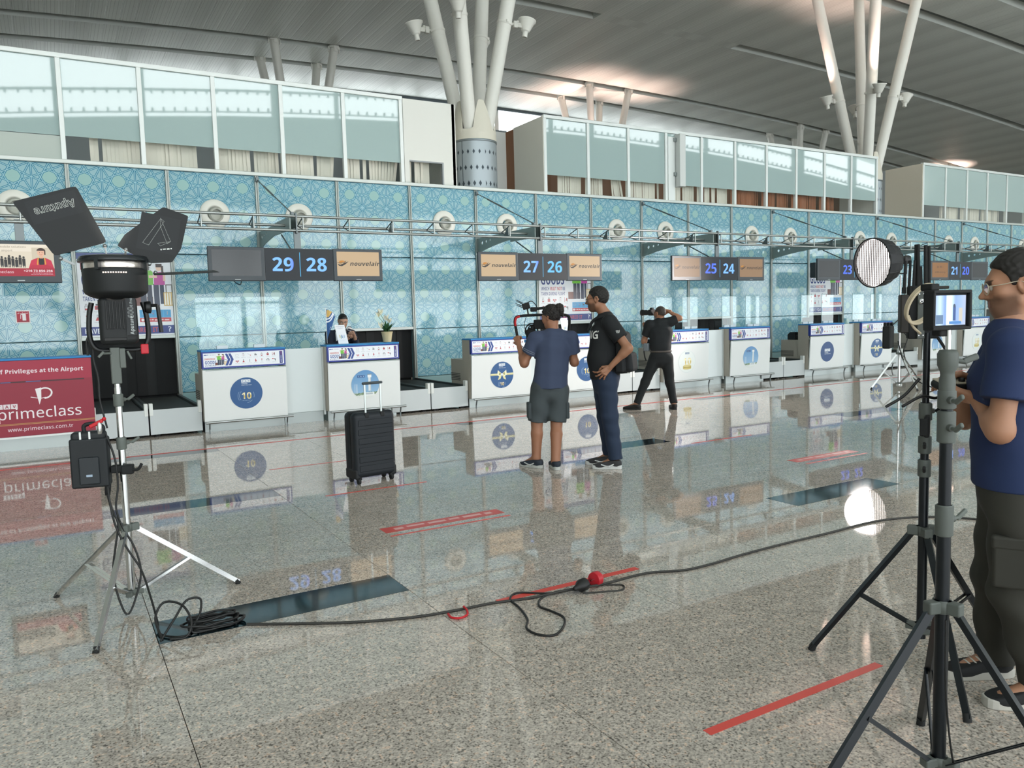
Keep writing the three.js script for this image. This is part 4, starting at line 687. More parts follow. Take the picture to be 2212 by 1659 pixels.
// ---------- suitcase ----------
{
  const t = thing('suitcase', 'black hard shell suitcase with its handle pulled up', 'suitcase', [2.6, 0, -7.2], 0.12), sh = std(0x0e161e, 0.55), W = 0.44, H = 0.63, D = 0.25;
  part(t, 'shell', [rbox(W, H, D / 2 - 0.004, 0.05, 0, 0.06 + H / 2, D / 4, 0, 0, 0, 4), rbox(W, H, D / 2 - 0.004, 0.05, 0, 0.06 + H / 2, -D / 4, 0, 0, 0, 4)], sh);
  part(t, 'zip_band', rbox(W - 0.012, H - 0.012, 0.02, 0.009, 0, 0.06 + H / 2, 0), std(0x0b0d0f, 0.8));
  for (let i = 0; i < 6; i++) part(t, 'rib', rbox(W - 0.07, 0.058, 0.014, 0.006, 0.005, 0.15 + i * 0.088, D / 2 - 0.003), sh);
  part(t, 'corner_guard', [[-1, 1], [1, 1]].map(([s]) => rbox(0.06, 0.1, D * 0.9, 0.02, s * (W / 2 - 0.028), 0.1, 0)), std(0x0d1013, 0.6));
  for (const s of [-1, 1]) part(t, 'handle_tube', rbox(0.019, 0.36, 0.012, 0.004, s * 0.083, 0.78, 0.095, 0, 0, 0), alu);
  part(t, 'handle_grip', rbox(0.215, 0.026, 0.03, 0.012, 0, 0.965, 0.095), std(0x3a4246, 0.5));
  part(t, 'handle_socket', [-1, 1].map((s) => rbox(0.045, 0.05, 0.03, 0.01, s * 0.083, 0.66, D / 2 - 0.014)), std(0x0b0d0f, 0.6));
  part(t, 'latch', [[0.54, 1], [0.24, 1]].map(([y, s]) => rbox(0.02, 0.045, 0.05, 0.006, s * (W / 2 + 0.003), y, 0.01)), std(0x0b0d0f, 0.6));
  for (const [a, b] of [[-1, -1], [-1, 1], [1, -1], [1, 1]]) { const w = part(t, 'wheel', [rod([a * 0.175 - 0.012, 0.03, b * 0.08], [a * 0.175 + 0.012, 0.03, b * 0.08], 0.03, 0.03, 20), rbox(0.05, 0.045, 0.05, 0.01, a * 0.175, 0.062, b * 0.08)], rubber); }
}

// ---------- cables on the floor ----------
const cableMat = std(0x2e2d2a, 0.6), cableBlack = std(0x121314, 0.5), CR = 0.0075;
const fl = (a, r = CR) => a.map(([x, z, y]) => [x, y ?? r, z]);
solo('extension_cable', 'long dark grey cable snaking across the shiny floor to the right', 'cable', tube(fl([[0.774, -4.12], [0.98, -3.99], [1.25, -3.83], [1.554, -3.71], [1.8, -3.67], [1.974, -3.655], [2.2, -3.6], [2.42, -3.56, 0.02], [2.56, -3.53, 0.02], [2.7, -3.55], [2.998, -3.551], [3.2, -3.47], [3.36, -3.455], [3.75, -3.48], [4.149, -3.487], [4.6, -3.48], [5.036, -3.486], [5.3, -3.43], [5.515, -3.326], [5.68, -3.14], [5.8, -2.9], [5.95, -2.5]]), CR, 300, 8), cableMat);
solo('plug_lead', 'thin black lead looping on the floor by the red plug', 'cable', tube(fl([[2.47, -3.545, 0.02], [2.33, -3.6], [2.17, -3.715], [2.094, -3.655], [2.07, -3.52], [2.02, -3.35], [1.955, -3.25], [1.965, -3.16], [2.02, -3.11], [2.12, -3.17], [2.19, -3.27], [2.185, -3.38], [2.17, -3.47], [2.25, -3.57], [2.35, -3.58, 0.016], [2.47, -3.535, 0.02]], 0.006), 0.006, 200, 8), cableBlack);
solo('plug_lead', 'thin grey lead curling round the red plug on the floor', 'cable', tube(fl([[2.5, -3.6], [2.6, -3.6], [2.68, -3.53], [2.745, -3.48], [2.7, -3.42], [2.58, -3.46], [2.48, -3.5]], 0.005), 0.005, 90, 8), cableMat);
{
  const t = thing('cable_socket', 'black rubber socket joined to a red plug on the floor', 'plug', [2.5, 0, -3.535], 0.35);
  part(t, 'socket', [latheTo([[0, -0.06], [0.012, -0.058], [0.02, -0.02], [0.034, 0.0], [0.036, 0.045], [0.03, 0.05], [0, 0.05]], [-0.02, 0.038, 0], [1, 0, 0], 24)], cableBlack);
  part(t, 'red_plug', [latheTo([[0, 0], [0.04, 0.0], [0.042, 0.008], [0.042, 0.04], [0.036, 0.048], [0.018, 0.05], [0.016, 0.075], [0, 0.075]], [0.1, 0.043, 0.01], [1, 0, 0.1], 24)], std(0xb81d2a, 0.4));
  part(t, 'pin', [[-0.012, 0.01], [0.012, 0.01]].map(([q]) => rod([0.07, 0.045, q], [0.1, 0.045, q], 0.004)), chrome);
}
solo('cable_tie', 'small curved red strap lying across the cable', 'strap', tube([[1.712, 0.006, -3.655], [1.705, 0.006, -3.6], [1.735, 0.006, -3.568], [1.785, 0.008, -3.58], [1.81, 0.014, -3.63], [1.815, 0.017, -3.675]], 0.006, 40, 8), red);
{ // coil at the foot of the lamp stand
  const t = thing('cable_coil', 'tangled coil of black cable on the dark floor panel at left', 'cable', [0.6, 0, -4.2]);
  for (let k = 0; k < 7; k++) { const P = []; for (let i = 0; i < 14; i++) { const a = (i / 14) * 2 * PI, q = 0.085 + 0.018 * Math.sin(k * 2.1) + 0.006 * rnd(); P.push([0.02 + q * 1.35 * Math.cos(a) + 0.02 * Math.sin(k), 0.008 + k * 0.008 + 0.012 * rnd(), q * 0.62 * Math.sin(a) + 0.012 * Math.cos(k * 1.7)]); } part(t, 'loop', tube(P, 0.006, 70, 7, true), cableBlack); }
  part(t, 'loose_loop', tube([[0.12, 0.012, 0.05], [0.17, 0.03, 0.02], [0.18, 0.02, -0.03], [0.13, 0.01, -0.05]], 0.006, 40, 7), cableBlack);
  part(t, 'standing_loop', tube([[-0.23, 0.01, 0.06], [-0.245, 0.1, -0.05], [-0.2, 0.155, -0.08], [-0.12, 0.14, -0.03], [-0.09, 0.06, 0.05], [-0.12, 0.008, 0.07], [-0.2, 0.02, 0.09]], 0.006, 60, 7), cableBlack);
  part(t, 'standing_loop', tube([[-0.24, 0.012, 0.07], [-0.16, 0.09, 0.0], [-0.09, 0.155, -0.05], [-0.03, 0.15, -0.05], [-0.04, 0.09, 0.0], [-0.09, 0.02, 0.05], [-0.02, 0.01, 0.06]], 0.006, 60, 7), cableBlack);
}

// ---------- lighting stands ----------
const rodV = (c, y0, y1, r, n = 20) => rod([c[0], y0, c[1]], [c[0], y1, c[1]], r, r, n);
const clampAt = (c, y, r, h, ang, mat, knobMat = mat) => { const d = [Math.cos(ang), Math.sin(ang)]; return [[lathe([[r, -h / 2], [r * 1.28, -h / 2 + 0.004], [r * 1.28, h / 2 - 0.004], [r, h / 2]], c[0], y, c[1], 24), rod([c[0] + d[0] * r, y, c[1] + d[1] * r], [c[0] + d[0] * r * 2.1, y, c[1] + d[1] * r * 2.1], 0.012, 0.011, 14)], [rod([c[0] + d[0] * r * 2, y, c[1] + d[1] * r * 2], [c[0] + d[0] * (r * 2 + 0.03), y, c[1] + d[1] * (r * 2 + 0.03)], 0.006), rbox(0.05, 0.016, 0.012, 0.005, c[0] + d[0] * (r * 2 + 0.04), y + 0.008, c[1] + d[1] * (r * 2 + 0.04), -ang, 0, 0.5)]]; };
const stand = (t, c, feet, yCollar, yHub, sections, legR, mats) => {
  const { leg, pole, joint, foot } = mats;
  feet.forEach((f, i) => {
    const d = V(f[0] - c[0], 0, f[1] - c[1]), n = d.clone().normalize(), a = V(c[0], yCollar, c[1]).addScaledVector(n, 0.035), b = V(f[0], 0.012, f[1]), mid = a.clone().lerp(b, 0.52), hub = V(c[0], yHub, c[1]).addScaledVector(n, 0.03);
    const l = part(t, 'leg', bar(a, b, legR * 2, legR * 1.5), Array.isArray(leg) ? leg[i] : leg); part(l, 'rubber_foot', rod(b.clone().lerp(a, 0.03), V(f[0], 0, f[1]), legR * 1.15, legR * 1.3, 12), foot ?? rubber);
    part(t, 'brace', [-1, 1].map((s) => bar(hub.clone().add(V(-n.z * 0.012 * s, 0, n.x * 0.012 * s)), mid.clone().add(V(-n.z * 0.012 * s, 0, n.x * 0.012 * s)), legR * 1.1, legR * 0.35)), Array.isArray(leg) ? leg[i] : leg);
  });
  const hubG = (y, h, r) => [lathe([[0, -h / 2], [r, -h / 2], [r, h / 2], [0, h / 2]], c[0], y, c[1], 20), ...feet.map((f) => { const a = Math.atan2(f[1] - c[1], f[0] - c[0]); return rbox(0.05, h, 0.035, 0.006, c[0] + Math.cos(a) * 0.035, y, c[1] + Math.sin(a) * 0.035, -a); })];
  part(t, 'leg_collar', hubG(yCollar, 0.04, sections[0][2] * 1.35), joint); part(t, 'lower_hub', hubG(yHub, 0.03, sections[0][2] * 1.3), joint);
  sections.forEach(([y0, y1, r]) => part(t, 'pole', rodV(c, y0, y1, r), pole));
};
// left: big spotlight with barn doors on a chrome stand
const LC = [0.289, -4.78];
{
  const t = thing('light_stand', 'chrome tripod light stand with one long leg towards the camera, at left', 'light stand');
  stand(t, LC, [[-0.084, -5.209], [0.077, -4.187], [0.873, -4.832]], 0.455, 0.085, [[0.06, 0.5, 0.021], [0.5, 0.92, 0.019], [0.9, 1.24, 0.0165], [1.2, 1.36, 0.014]], 0.0125, { leg: chrome, pole: chrome, joint: greyPlastic });
  for (const [y, a] of [[0.93, -0.4], [1.17, -0.6]]) { const [g, k] = clampAt(LC, y, 0.02, 0.07, a, greyPlastic); const m = part(t, 'clamp', g, greyPlastic); part(m, 'knob', k, greyPlastic); }
  const h = part(t, 'top_bracket', [rbox(0.05, 0.2, 0.035, 0.006, LC[0], 1.36, LC[1]), rbox(0.03, 0.11, 0.05, 0.006, LC[0] + 0.035, 1.4, LC[1])], greyPlastic);
  part(h, 'knob', [rod([LC[0] - 0.02, 1.43, LC[1] + 0.02], [LC[0] - 0.06, 1.43, LC[1] + 0.04], 0.006), rbox(0.04, 0.014, 0.01, 0.004, LC[0] - 0.07, 1.425, LC[1] + 0.045, 0, 0, 0.8), rbox(0.012, 0.05, 0.012, 0.004, LC[0] + 0.07, 1.415, LC[1] + 0.01, 0, 0, 0.4)], greyPlastic);
  rebase(t);
}
{ // the lamp head; it leans slightly back and shines upwards
  const t = thing('studio_spotlight', 'black studio spotlight with open barn doors, shining upwards at left', 'studio light', [LC[0] + 0.03, 1.435, LC[1] - 0.02], -0.06);
  const B = std(0x0d0f11, 0.45), BM = std(0x0f1315, 0.6);
  // yoke
  part(t, 'yoke', [tube([[-0.125, 0.27, 0], [-0.14, 0.2, 0], [-0.14, 0.06, 0], [-0.11, 0.015, 0], [0, 0.01, 0], [0.11, 0.015, 0], [0.14, 0.06, 0], [0.14, 0.2, 0], [0.125, 0.27, 0]], 0.014, 60, 10), rod([0, -0.09, 0], [0, 0.02, 0], 0.02)], B);
  part(t, 'tilt_knob', [latheTo([[0, 0], [0.03, 0], [0.034, 0.01], [0.034, 0.03], [0.02, 0.035], [0, 0.035]], [0.135, 0.24, 0], [1, 0, 0.1], 20), rod([0.16, 0.25, 0], [0.2, 0.25, 0.02], 0.009), rod([0.2, 0.25, 0.02], [0.21, 0.1, 0.03], 0.011)], B);
  part(t, 'red_clip', [rbox(0.04, 0.055, 0.03, 0.006, 0.12, 0.01, 0.02)], std(0xc01a2c, 0.45)); 
  const body = part(t, 'lamp_body', [rbox(0.19, 0.26, 0.17, 0.03, 0, 0.17, 0, 0, 0, 0, 4), lathe([[0, 0.28], [0.085, 0.285], [0.09, 0.33], [0, 0.33]], 0, 0, 0, 32)], BM);
  part(body, 'cooling_fin', [...Array(8)].map((_, i) => rbox(0.006, 0.15, 0.01, 0.002, -0.056 + i * 0.016, 0.2, 0.0885)), B);
  const wt = canvas(1024, 256, (g) => { fill(g, '#191d20', 0, 0, 1024, 256); text(g, 'Aputure', 20, 180, 130, '#aeb4b4'); text(g, '600', 470, 190, 190, '#b9bfbf', { stroke: 5 }); text(g, 'd Pro', 780, 180, 100, '#8f9696'); });
  part(body, 'maker_print', flat(0.2, 0.05, 0.062, 0.19, 0.0935, 0, 0, PI / 2), std(0xffffff, 0.55, 0, { map: wt }), 'white lettering running upwards');
  part(body, 'base_slot', rbox(0.11, 0.018, 0.01, 0.003, -0.02, 0.07, 0.084), std(0x060708, 0.5));
  const red2 = part(t, 'reflector_cup', lathe([[0.095, 0.29], [0.125, 0.3], [0.15, 0.315], [0.16, 0.33], [0.162, 0.445], [0.154, 0.45], [0.15, 0.455], [0.145, 0.445], [0.1, 0.34], [0.0, 0.33]], 0, 0, 0, 48), BM);
  part(red2, 'vent_glow', [...Array(10)].map((_, i) => { const a = 1.25 + i * 0.075; return rbox(0.007, 0.006, 0.004, 0.001, 0.1625 * Math.cos(a), 0.425, 0.1625 * Math.sin(a), PI / 2 - a); }), new THREE.MeshStandardMaterial({ color: 0xffe9d8, emissive: 0xffe3d2, emissiveIntensity: 1.2 }));  // glowing chips stand for lamp light leaking through vent holes
  part(t, 'lens', lathe([[0.0, 0.425], [0.05, 0.42], [0.1, 0.41], [0.143, 0.39]], 0, 0, 0, 40), new THREE.MeshStandardMaterial({ color: 0xffffff, emissive: 0xfff0e2, emissiveIntensity: 3 }), 'glowing lamp front');
  part(t, 'door_ring', [lathe([[0.153, 0.482], [0.178, 0.485], [0.181, 0.495], [0.172, 0.515], [0.155, 0.52], [0.152, 0.5]], 0, 0, 0, 48), ...[0.5, 2.07, 3.64, 5.21].map((a) => box(0.03, 0.06, 0.02, 0.168 * Math.cos(a), 0.47, 0.168 * Math.sin(a), -a))], std(0x202427, 0.25));
  part(t, 'gap_light_rim', lathe([[0.148, 0.452], [0.153, 0.452], [0.153, 0.482], [0.148, 0.482]], 0, 0, 0, 48), std(0xd8cfc8, 0.2, 0.8));  // pale band painted for the lamp light showing in the gap
  // four doors, hinged round the ring; y is the way they swing out
  const ap = canvas(1024, 512, (g) => { fill(g, '#171b1e', 0, 0, 1024, 512); g.save(); g.translate(960, 180); g.rotate(PI); text(g, 'Aputure', 20, 0, 235, '#c9cdc8', { stroke: 8, sx: 0.9 }); g.restore(); });
  const aMark = canvas(512, 512, (g) => { fill(g, '#171b1e', 0, 0, 512, 512); g.setLineDash([9, 7]); g.strokeStyle = '#b9bdb8'; g.lineWidth = 5; for (const P of [[[70, 420], [250, 40], [300, 70], [150, 440]], [[250, 40], [420, 330], [380, 370], [262, 150]], [[420, 330], [300, 420], [262, 390]]]) { g.beginPath(); P.forEach((p, i) => (i ? g.lineTo(...p) : g.moveTo(...p))); g.closePath(); g.stroke(); } g.setLineDash([]); g.save(); g.translate(310, 480); g.rotate(-0.3); smudge(g, 0, -20, 150, 26, '#d7dad6'); g.restore(); });
  // doors: outline in the plane facing the hall, leaning back by k from the hinge height y0
  const door = (label, pts, z, k, y0, print) => {
    const lean = (g) => g.applyMatrix4(new THREE.Matrix4().set(1, 0, 0, 0, 0, 1, 0, 0, 0, k, 1, z - k * y0, 0, 0, 0, 1));
    const d = part(t, 'barn_door', lean(ext(pts, 0.003, 0.001)), BM, label);
    if (print) { const [x, y, w, h, rz, tex] = print; part(d, 'print', lean(flat(w, h, x, y, 0.0046, 0, 0, rz)), std(0xffffff, 0.6, 0, { map: tex })); }
    return d;
  };
  const round = (pts, r = 0.018) => pts.flatMap((p, i) => { const a = pts[(i + pts.length - 1) % pts.length], b = pts[(i + 1) % pts.length], m = (q) => { const l = Math.hypot(q[0] - p[0], q[1] - p[1]); return [p[0] + ((q[0] - p[0]) * r) / l, p[1] + ((q[1] - p[1]) * r) / l]; }; return [m(a), [p[0] * 0.6 + (m(a)[0] + m(b)[0]) * 0.2, p[1] * 0.6 + (m(a)[1] + m(b)[1]) * 0.2], m(b)]; });
  door('broad left barn door with mirrored outlined lettering', round([[-0.277, 0.516], [-0.030, 0.589], [-0.156, 0.879], [-0.446, 0.786]]), 0.06, 0.0, 0.52, [-0.262, 0.765, 0.24, 0.12, 0.31, ap]);
  door('right barn door with a dashed outlined mark', round([[0.020, 0.572], [0.170, 0.480], [0.286, 0.486], [0.336, 0.561], [0.384, 0.741], [0.259, 0.786], [0.060, 0.632]], 0.01), 0.06, 0.0, 0.5, [0.228, 0.64, 0.2, 0.2, -0.2, aMark]);
  { const d = part(t, 'barn_door', ext([[-0.09, 0], [0.1, 0], [0.15, 0.1], [0.13, 0.33], [-0.13, 0.33], [-0.14, 0.1]], 0.003).rotateX(-PI / 2).rotateY(-PI / 2).rotateZ(0.05), BM, 'barn door folded out to the right, seen edge on'); d.position.set(0.19, 0.42, 0.03); d.rotation.set(0.1, 0, 0); }
  part(t, 'barn_door', ext(round([[-0.07, 0.47], [0.05, 0.46], [0.055, 0.52], [-0.05, 0.535]], 0.008), 0.004).translate(0, 0, -0.13), BM, 'small rear door');
  for (const p of [[-0.25, 0.5, 0.08], [-0.04, 0.565, 0.11], [0.06, 0.55, 0.09], [0.17, 0.475, 0.07], [0.2, 0.43, 0.03]]) part(t, 'hinge', [ball(0.011, ...p), bar(p, [p[0] * 0.75, 0.47, p[2] * 0.9], 0.012, 0.006)], std(0x8d9090, 0.3, 0.8));
  const s = new THREE.SpotLight(0xfff0e2, 20, 0, 0.5, 0.8, 2); s.name = 'studio_beam'; s.position.set(0, 0.45, 0); s.target.position.set(0.05, 4, -0.6); s.castShadow = true; s.shadow.radius = 6; t.add(s); t.add(s.target);
}
{ // control box hanging on the stand
  const t = thing('control_box', 'black control box with two white clips hanging on the chrome stand', 'battery box', [0.135, 0.70, -4.80], -0.22), B = std(0x14191d, 0.6);
  part(t, 'housing', [rbox(0.185, 0.27, 0.1, 0.012, 0, 0.14, 0), rbox(0.17, 0.05, 0.085, 0.02, 0, 0.285, 0)], B); part(t, 'front_plate', rbox(0.1, 0.15, 0.02, 0.008, 0, 0.1, 0.052), std(0x1b2126, 0.5));
  part(t, 'display', flat(0.03, 0.012, 0.0, 0.075, 0.0626), new THREE.MeshStandardMaterial({ color: 0x20282e, emissive: 0x9fb4c4, emissiveIntensity: 0.35 }));
  part(t, 'white_clip', [-0.035, 0.01].map((x) => rbox(0.01, 0.045, 0.008, 0.003, x, 0.29, 0.042)), white); part(t, 'handle', [tube([[-0.02, 0.3, 0.0], [-0.02, 0.34, 0], [0.03, 0.35, 0], [0.07, 0.33, 0.0], [0.07, 0.3, 0]], 0.011, 40, 8)], B);
  part(t, 'red_lever', [rbox(0.075, 0.02, 0.016, 0.006, 0.045, 0.352, 0.03, 0, 0, 0.45), ball(0.011, 0.085, 0.375, 0.03)], red); part(t, 'connector', latheTo([[0.0, 0], [0.014, 0], [0.012, 0.05], [0.006, 0.07], [0, 0.07]], [0.06, 0.295, 0.03], [0, 1, 0], 16), chrome);
  part(t, 'pole_clamp', [rbox(0.1, 0.04, 0.06, 0.008, 0.145, 0.09, -0.01), rbox(0.06, 0.05, 0.06, 0.008, 0.185, 0.09, 0.03), tube([[0.2, 0.09, 0.05], [0.24, 0.09, 0.06], [0.26, 0.12, 0.06]], 0.008, 20, 8)], matBlack);
  part(t, 'socket', latheTo([[0, 0], [0.013, 0], [0.016, 0.03], [0.016, 0.06], [0, 0.065]], [0.075, -0.045, 0.03], [0.1, 1, 0], 16), matBlack);
}
solo('lamp_cable', 'black power lead hanging from the control box in a long loop', 'cable', [tube([[0.2, 0.66, -4.74], [0.215, 0.58, -4.72], [0.24, 0.5, -4.71], [0.22, 0.38, -4.7], [0.2, 0.25, -4.69], [0.215, 0.1, -4.67], [0.25, 0.014, -4.62], [0.3, 0.09, -4.66], [0.335, 0.22, -4.7], [0.31, 0.36, -4.72], [0.262, 0.47, -4.73], [0.238, 0.58, -4.74], [0.255, 0.7, -4.75], [0.25, 0.85, -4.76], [0.215, 0.99, -4.77]], 0.0055, 160, 8)], cableBlack);
solo('lamp_cable', 'black lead running from the lamp stand down to the floor coil', 'cable', [tube([[0.205, 0.7, -4.735], [0.21, 0.6, -4.71], [0.23, 0.48, -4.7], [0.275, 0.36, -4.68], [0.33, 0.25, -4.63], [0.36, 0.12, -4.5], [0.372, 0.03, -4.35], [0.37, 0.01, -4.24], [0.44, 0.008, -4.15], [0.5, 0.008, -4.14]], 0.0055, 140, 8)], cableBlack);
solo('head_cable', 'thin black cable hanging from the lamp head along the chrome pole', 'cable', [tube([[0.19, 1.5, -4.83], [0.185, 1.4, -4.82], [0.2, 1.3, -4.81], [0.2, 1.18, -4.8], [0.215, 1.08, -4.79], [0.225, 1.02, -4.78]], 0.005, 60, 8), tube([[0.175, 1.53, -4.84], [0.16, 1.5, -4.84], [0.16, 1.42, -4.84]], 0.006, 30, 8)], cableBlack);

// right, middle distance: round softbox lamp on a stand
{
  const c = [13.72, -8.95], t = thing('light_stand', 'far chrome tripod carrying the bright round lamp', 'light stand');
  stand(t, c, [[13.25, -9.2], [14.14, -8.72], [13.6, -8.5]], 0.66, 0.1, [[0.06, 0.8, 0.022], [0.8, 1.5, 0.018], [1.4, 2.12, 0.015]], 0.014, { leg: chrome, pole: chrome, joint: greyPlastic });
  part(t, 'power_box', [rbox(0.46, 0.42, 0.14, 0.03, 13.42, 0.98, -8.98, 0.45), ...[-0.1, 0, 0.1].map((q) => rbox(0.04, 0.1, 0.05, 0.01, 13.42 + q, 1.2, -8.98))], matBlack); part(t, 'status_light', rbox(0.02, 0.02, 0.01, 0.003, 13.3, 1.05, -8.87, 0.45), new THREE.MeshStandardMaterial({ color: 0x0b3018, emissive: 0x22cc66, emissiveIntensity: 0.7 }));
  part(t, 'cable', [tube([[13.6, 0.9, -8.9], [13.66, 0.6, -8.85], [13.85, 0.2, -8.75], [13.95, 0.02, -8.4]], 0.012, 50, 6), tube([[13.75, 1.1, -8.93], [13.85, 0.95, -8.88], [13.78, 0.7, -8.9], [13.86, 0.5, -8.9]], 0.01, 50, 6), tube([[13.5, 1.2, -8.95], [13.75, 1.3, -8.95], [13.9, 1.15, -8.93]], 0.01, 50, 6)], cableBlack);
  rebase(t);
}
{
  const t = thing('softbox_lamp', 'bright round softbox lamp with a black ribbed hood', 'studio light', [13.22, 2.36, -9.2]);
  const ax = V(-0.97, -0.07, -0.2).normalize(), q = new THREE.Quaternion().setFromUnitVectors(V(0, 0, 1), ax), g = new THREE.Group(); t.quaternion.copy(q);
  const prof = [[0.45, 0.0], [0.455, -0.02], [0.44, -0.16], [0.39, -0.32], [0.3, -0.45], [0.19, -0.54], [0.12, -0.58]];
  const N = 16, P = [], pt = (i, k) => { const a = (i / N) * 2 * PI, [r, z] = prof[k]; return [r * Math.cos(a), r * Math.sin(a), z]; };
  const shell = new THREE.BufferGeometry(); for (let i = 0; i < N; i++) for (let k = 0; k < prof.length - 1; k++) { const a = pt(i, k), b = pt(i + 1, k), c = pt(i + 1, k + 1), d = pt(i, k + 1); P.push(...a, ...c, ...b, ...a, ...d, ...c); }
  shell.setAttribute('position', new THREE.Float32BufferAttribute(P, 3)); shell.computeVertexNormals();
  part(t, 'hood', shell, std(0x222326, 0.6, 0, { side: THREE.DoubleSide }), 'black ribbed fabric hood');
  part(t, 'rib', [...Array(N)].map((_, i) => tube(prof.map((_, k) => { const p = pt(i, k); return [p[0] * 1.01, p[1] * 1.01, p[2]]; }), 0.006, 16, 6)), std(0x3c3d40, 0.4));
  part(t, 'rim', tube([...Array(N)].map((_, i) => pt(i, 0)), 0.012, 64, 8, true), matBlack);
  part(t, 'diffuser', put(new THREE.CircleGeometry(0.44, 48), 0, 0, -0.06), new THREE.MeshStandardMaterial({ color: 0xffffff, emissive: 0xfff4ee, emissiveIntensity: 1.6 }), 'glowing white front');
  const grid = []; for (let i = -10; i <= 10; i++) { const x = i * 0.042, l = 2 * Math.sqrt(Math.max(0, 0.43 ** 2 - x * x)); if (l > 0.05) { grid.push(box(0.0028, l, 0.022, x, 0, -0.03)); grid.push(box(l, 0.0028, 0.022, 0, x, -0.03)); } }
  const gm = part(t, 'honeycomb_grid', grid, std(0x2a2a2c, 0.7)); gm.userData.kind = 'stuff';
  part(t, 'lamp_body', [rod([0, 0, -0.56], [0, 0, -0.86], 0.085, 0.08, 24), rbox(0.12, 0.14, 0.2, 0.02, 0, 0, -0.78)], black); part(t, 'yoke', [box(0.02, 0.32, 0.05, 0.11, -0.1, -0.7), box(0.02, 0.32, 0.05, -0.11, -0.1, -0.7), box(0.24, 0.02, 0.05, 0, -0.25, -0.7)], black);
  const s = new THREE.SpotLight(0xfff4ee, 40, 0, 0.9, 0.6, 2); s.name = 'softbox_beam'; s.position.set(0, 0, 0.03); s.target.position.set(0, 0, 3); s.castShadow = true; s.shadow.radius = 20; t.add(s); t.add(s.target);
}

// right foreground: two black stands
const stBlack = std(0x14191e, 0.35, 0.3), stJoint = std(0x565b57, 0.55), mats2 = { leg: stBlack, pole: stBlack, joint: stJoint };
const CA = [3.13, -1.92], CB = [2.36, -1.38];
{
  const t = thing('light_stand', 'thinner black tripod stand carrying the wireless receiver with antennas', 'light stand');
  stand(t, CA, [[3.065 - 0.14, -2.318], [3.6, -1.824], [2.881, -1.577]], 0.62, 0.2, [[0.15, 0.86, 0.019], [0.8, 1.02, 0.0165], [1.0, 1.46, 0.0135]], 0.0125, mats2);
  for (const [y, a] of [[0.89, 2.6], [0.99, 2.6], [1.13, 0.2]]) { const [g, k] = clampAt(CA, y, 0.02, 0.075, a, stJoint); const m = part(t, 'clamp', g, stJoint); part(m, 'knob', k, matBlack); }
  part(t, 'accessory_plate', [rbox(0.075, 0.09, 0.02, 0.008, CA[0] - 0.035, 1.075, CA[1] + 0.03, 0.5), rbox(0.012, 0.07, 0.03, 0.004, CA[0] - 0.075, 1.075, CA[1] + 0.04, 0.5)], matBlack);
  rebase(t);
}
{
  const t = thing('light_stand', 'thick black tripod stand in the right foreground carrying the small monitor', 'light stand'), ft = (a, r = 0.5) => [CB[0] + r * Math.cos(a * PI / 180), CB[1] + r * Math.sin(a * PI / 180)];
  stand(t, CB, [ft(322, 0.46), ft(85, 0.5), ft(196, 0.5)], 0.63, 0.12, [[0.1, 0.9, 0.0205], [0.88, 1.26, 0.018], [1.2, 1.43, 0.017]], 0.0125, mats2);
  for (const [y, h, a] of [[0.905, 0.1, 0.1], [1.2, 0.1, 2.2], [1.285, 0.06, 2.2]]) { const [g, k] = clampAt(CB, y, 0.0205, h, a, stJoint); const m = part(t, 'clamp', g, stJoint); part(m, 'knob', k, greyPlastic); }
  part(t, 'head', [lathe([[0.023, 1.3], [0.023, 1.345], [0.02, 1.36], [0.021, 1.37], [0.029, 1.39], [0.03, 1.425], [0.024, 1.437], [0, 1.44]], CB[0], 0, CB[1], 20), rod([CB[0] + 0.02, 1.405, CB[1]], [CB[0] + 0.045, 1.4, CB[1] + 0.026], 0.008), rbox(0.05, 0.02, 0.014, 0.006, CB[0] + 0.06, 1.408, CB[1] + 0.035, -0.53, 0, 0.35)], stJoint); part(t, 'spigot', rodV(CB, 1.43, 1.5, 0.008), chrome);
  part(t, 'thin_cable', tube([[CB[0] - 0.03, 0.6, CB[1] + 0.03], [CB[0] - 0.035, 0.35, CB[1] + 0.04], [CB[0] - 0.01, 0.15, CB[1] + 0.05], [CB[0] + 0.02, 0.02, CB[1] + 0.06]], 0.003, 40, 6), cableBlack);
  rebase(t);
}
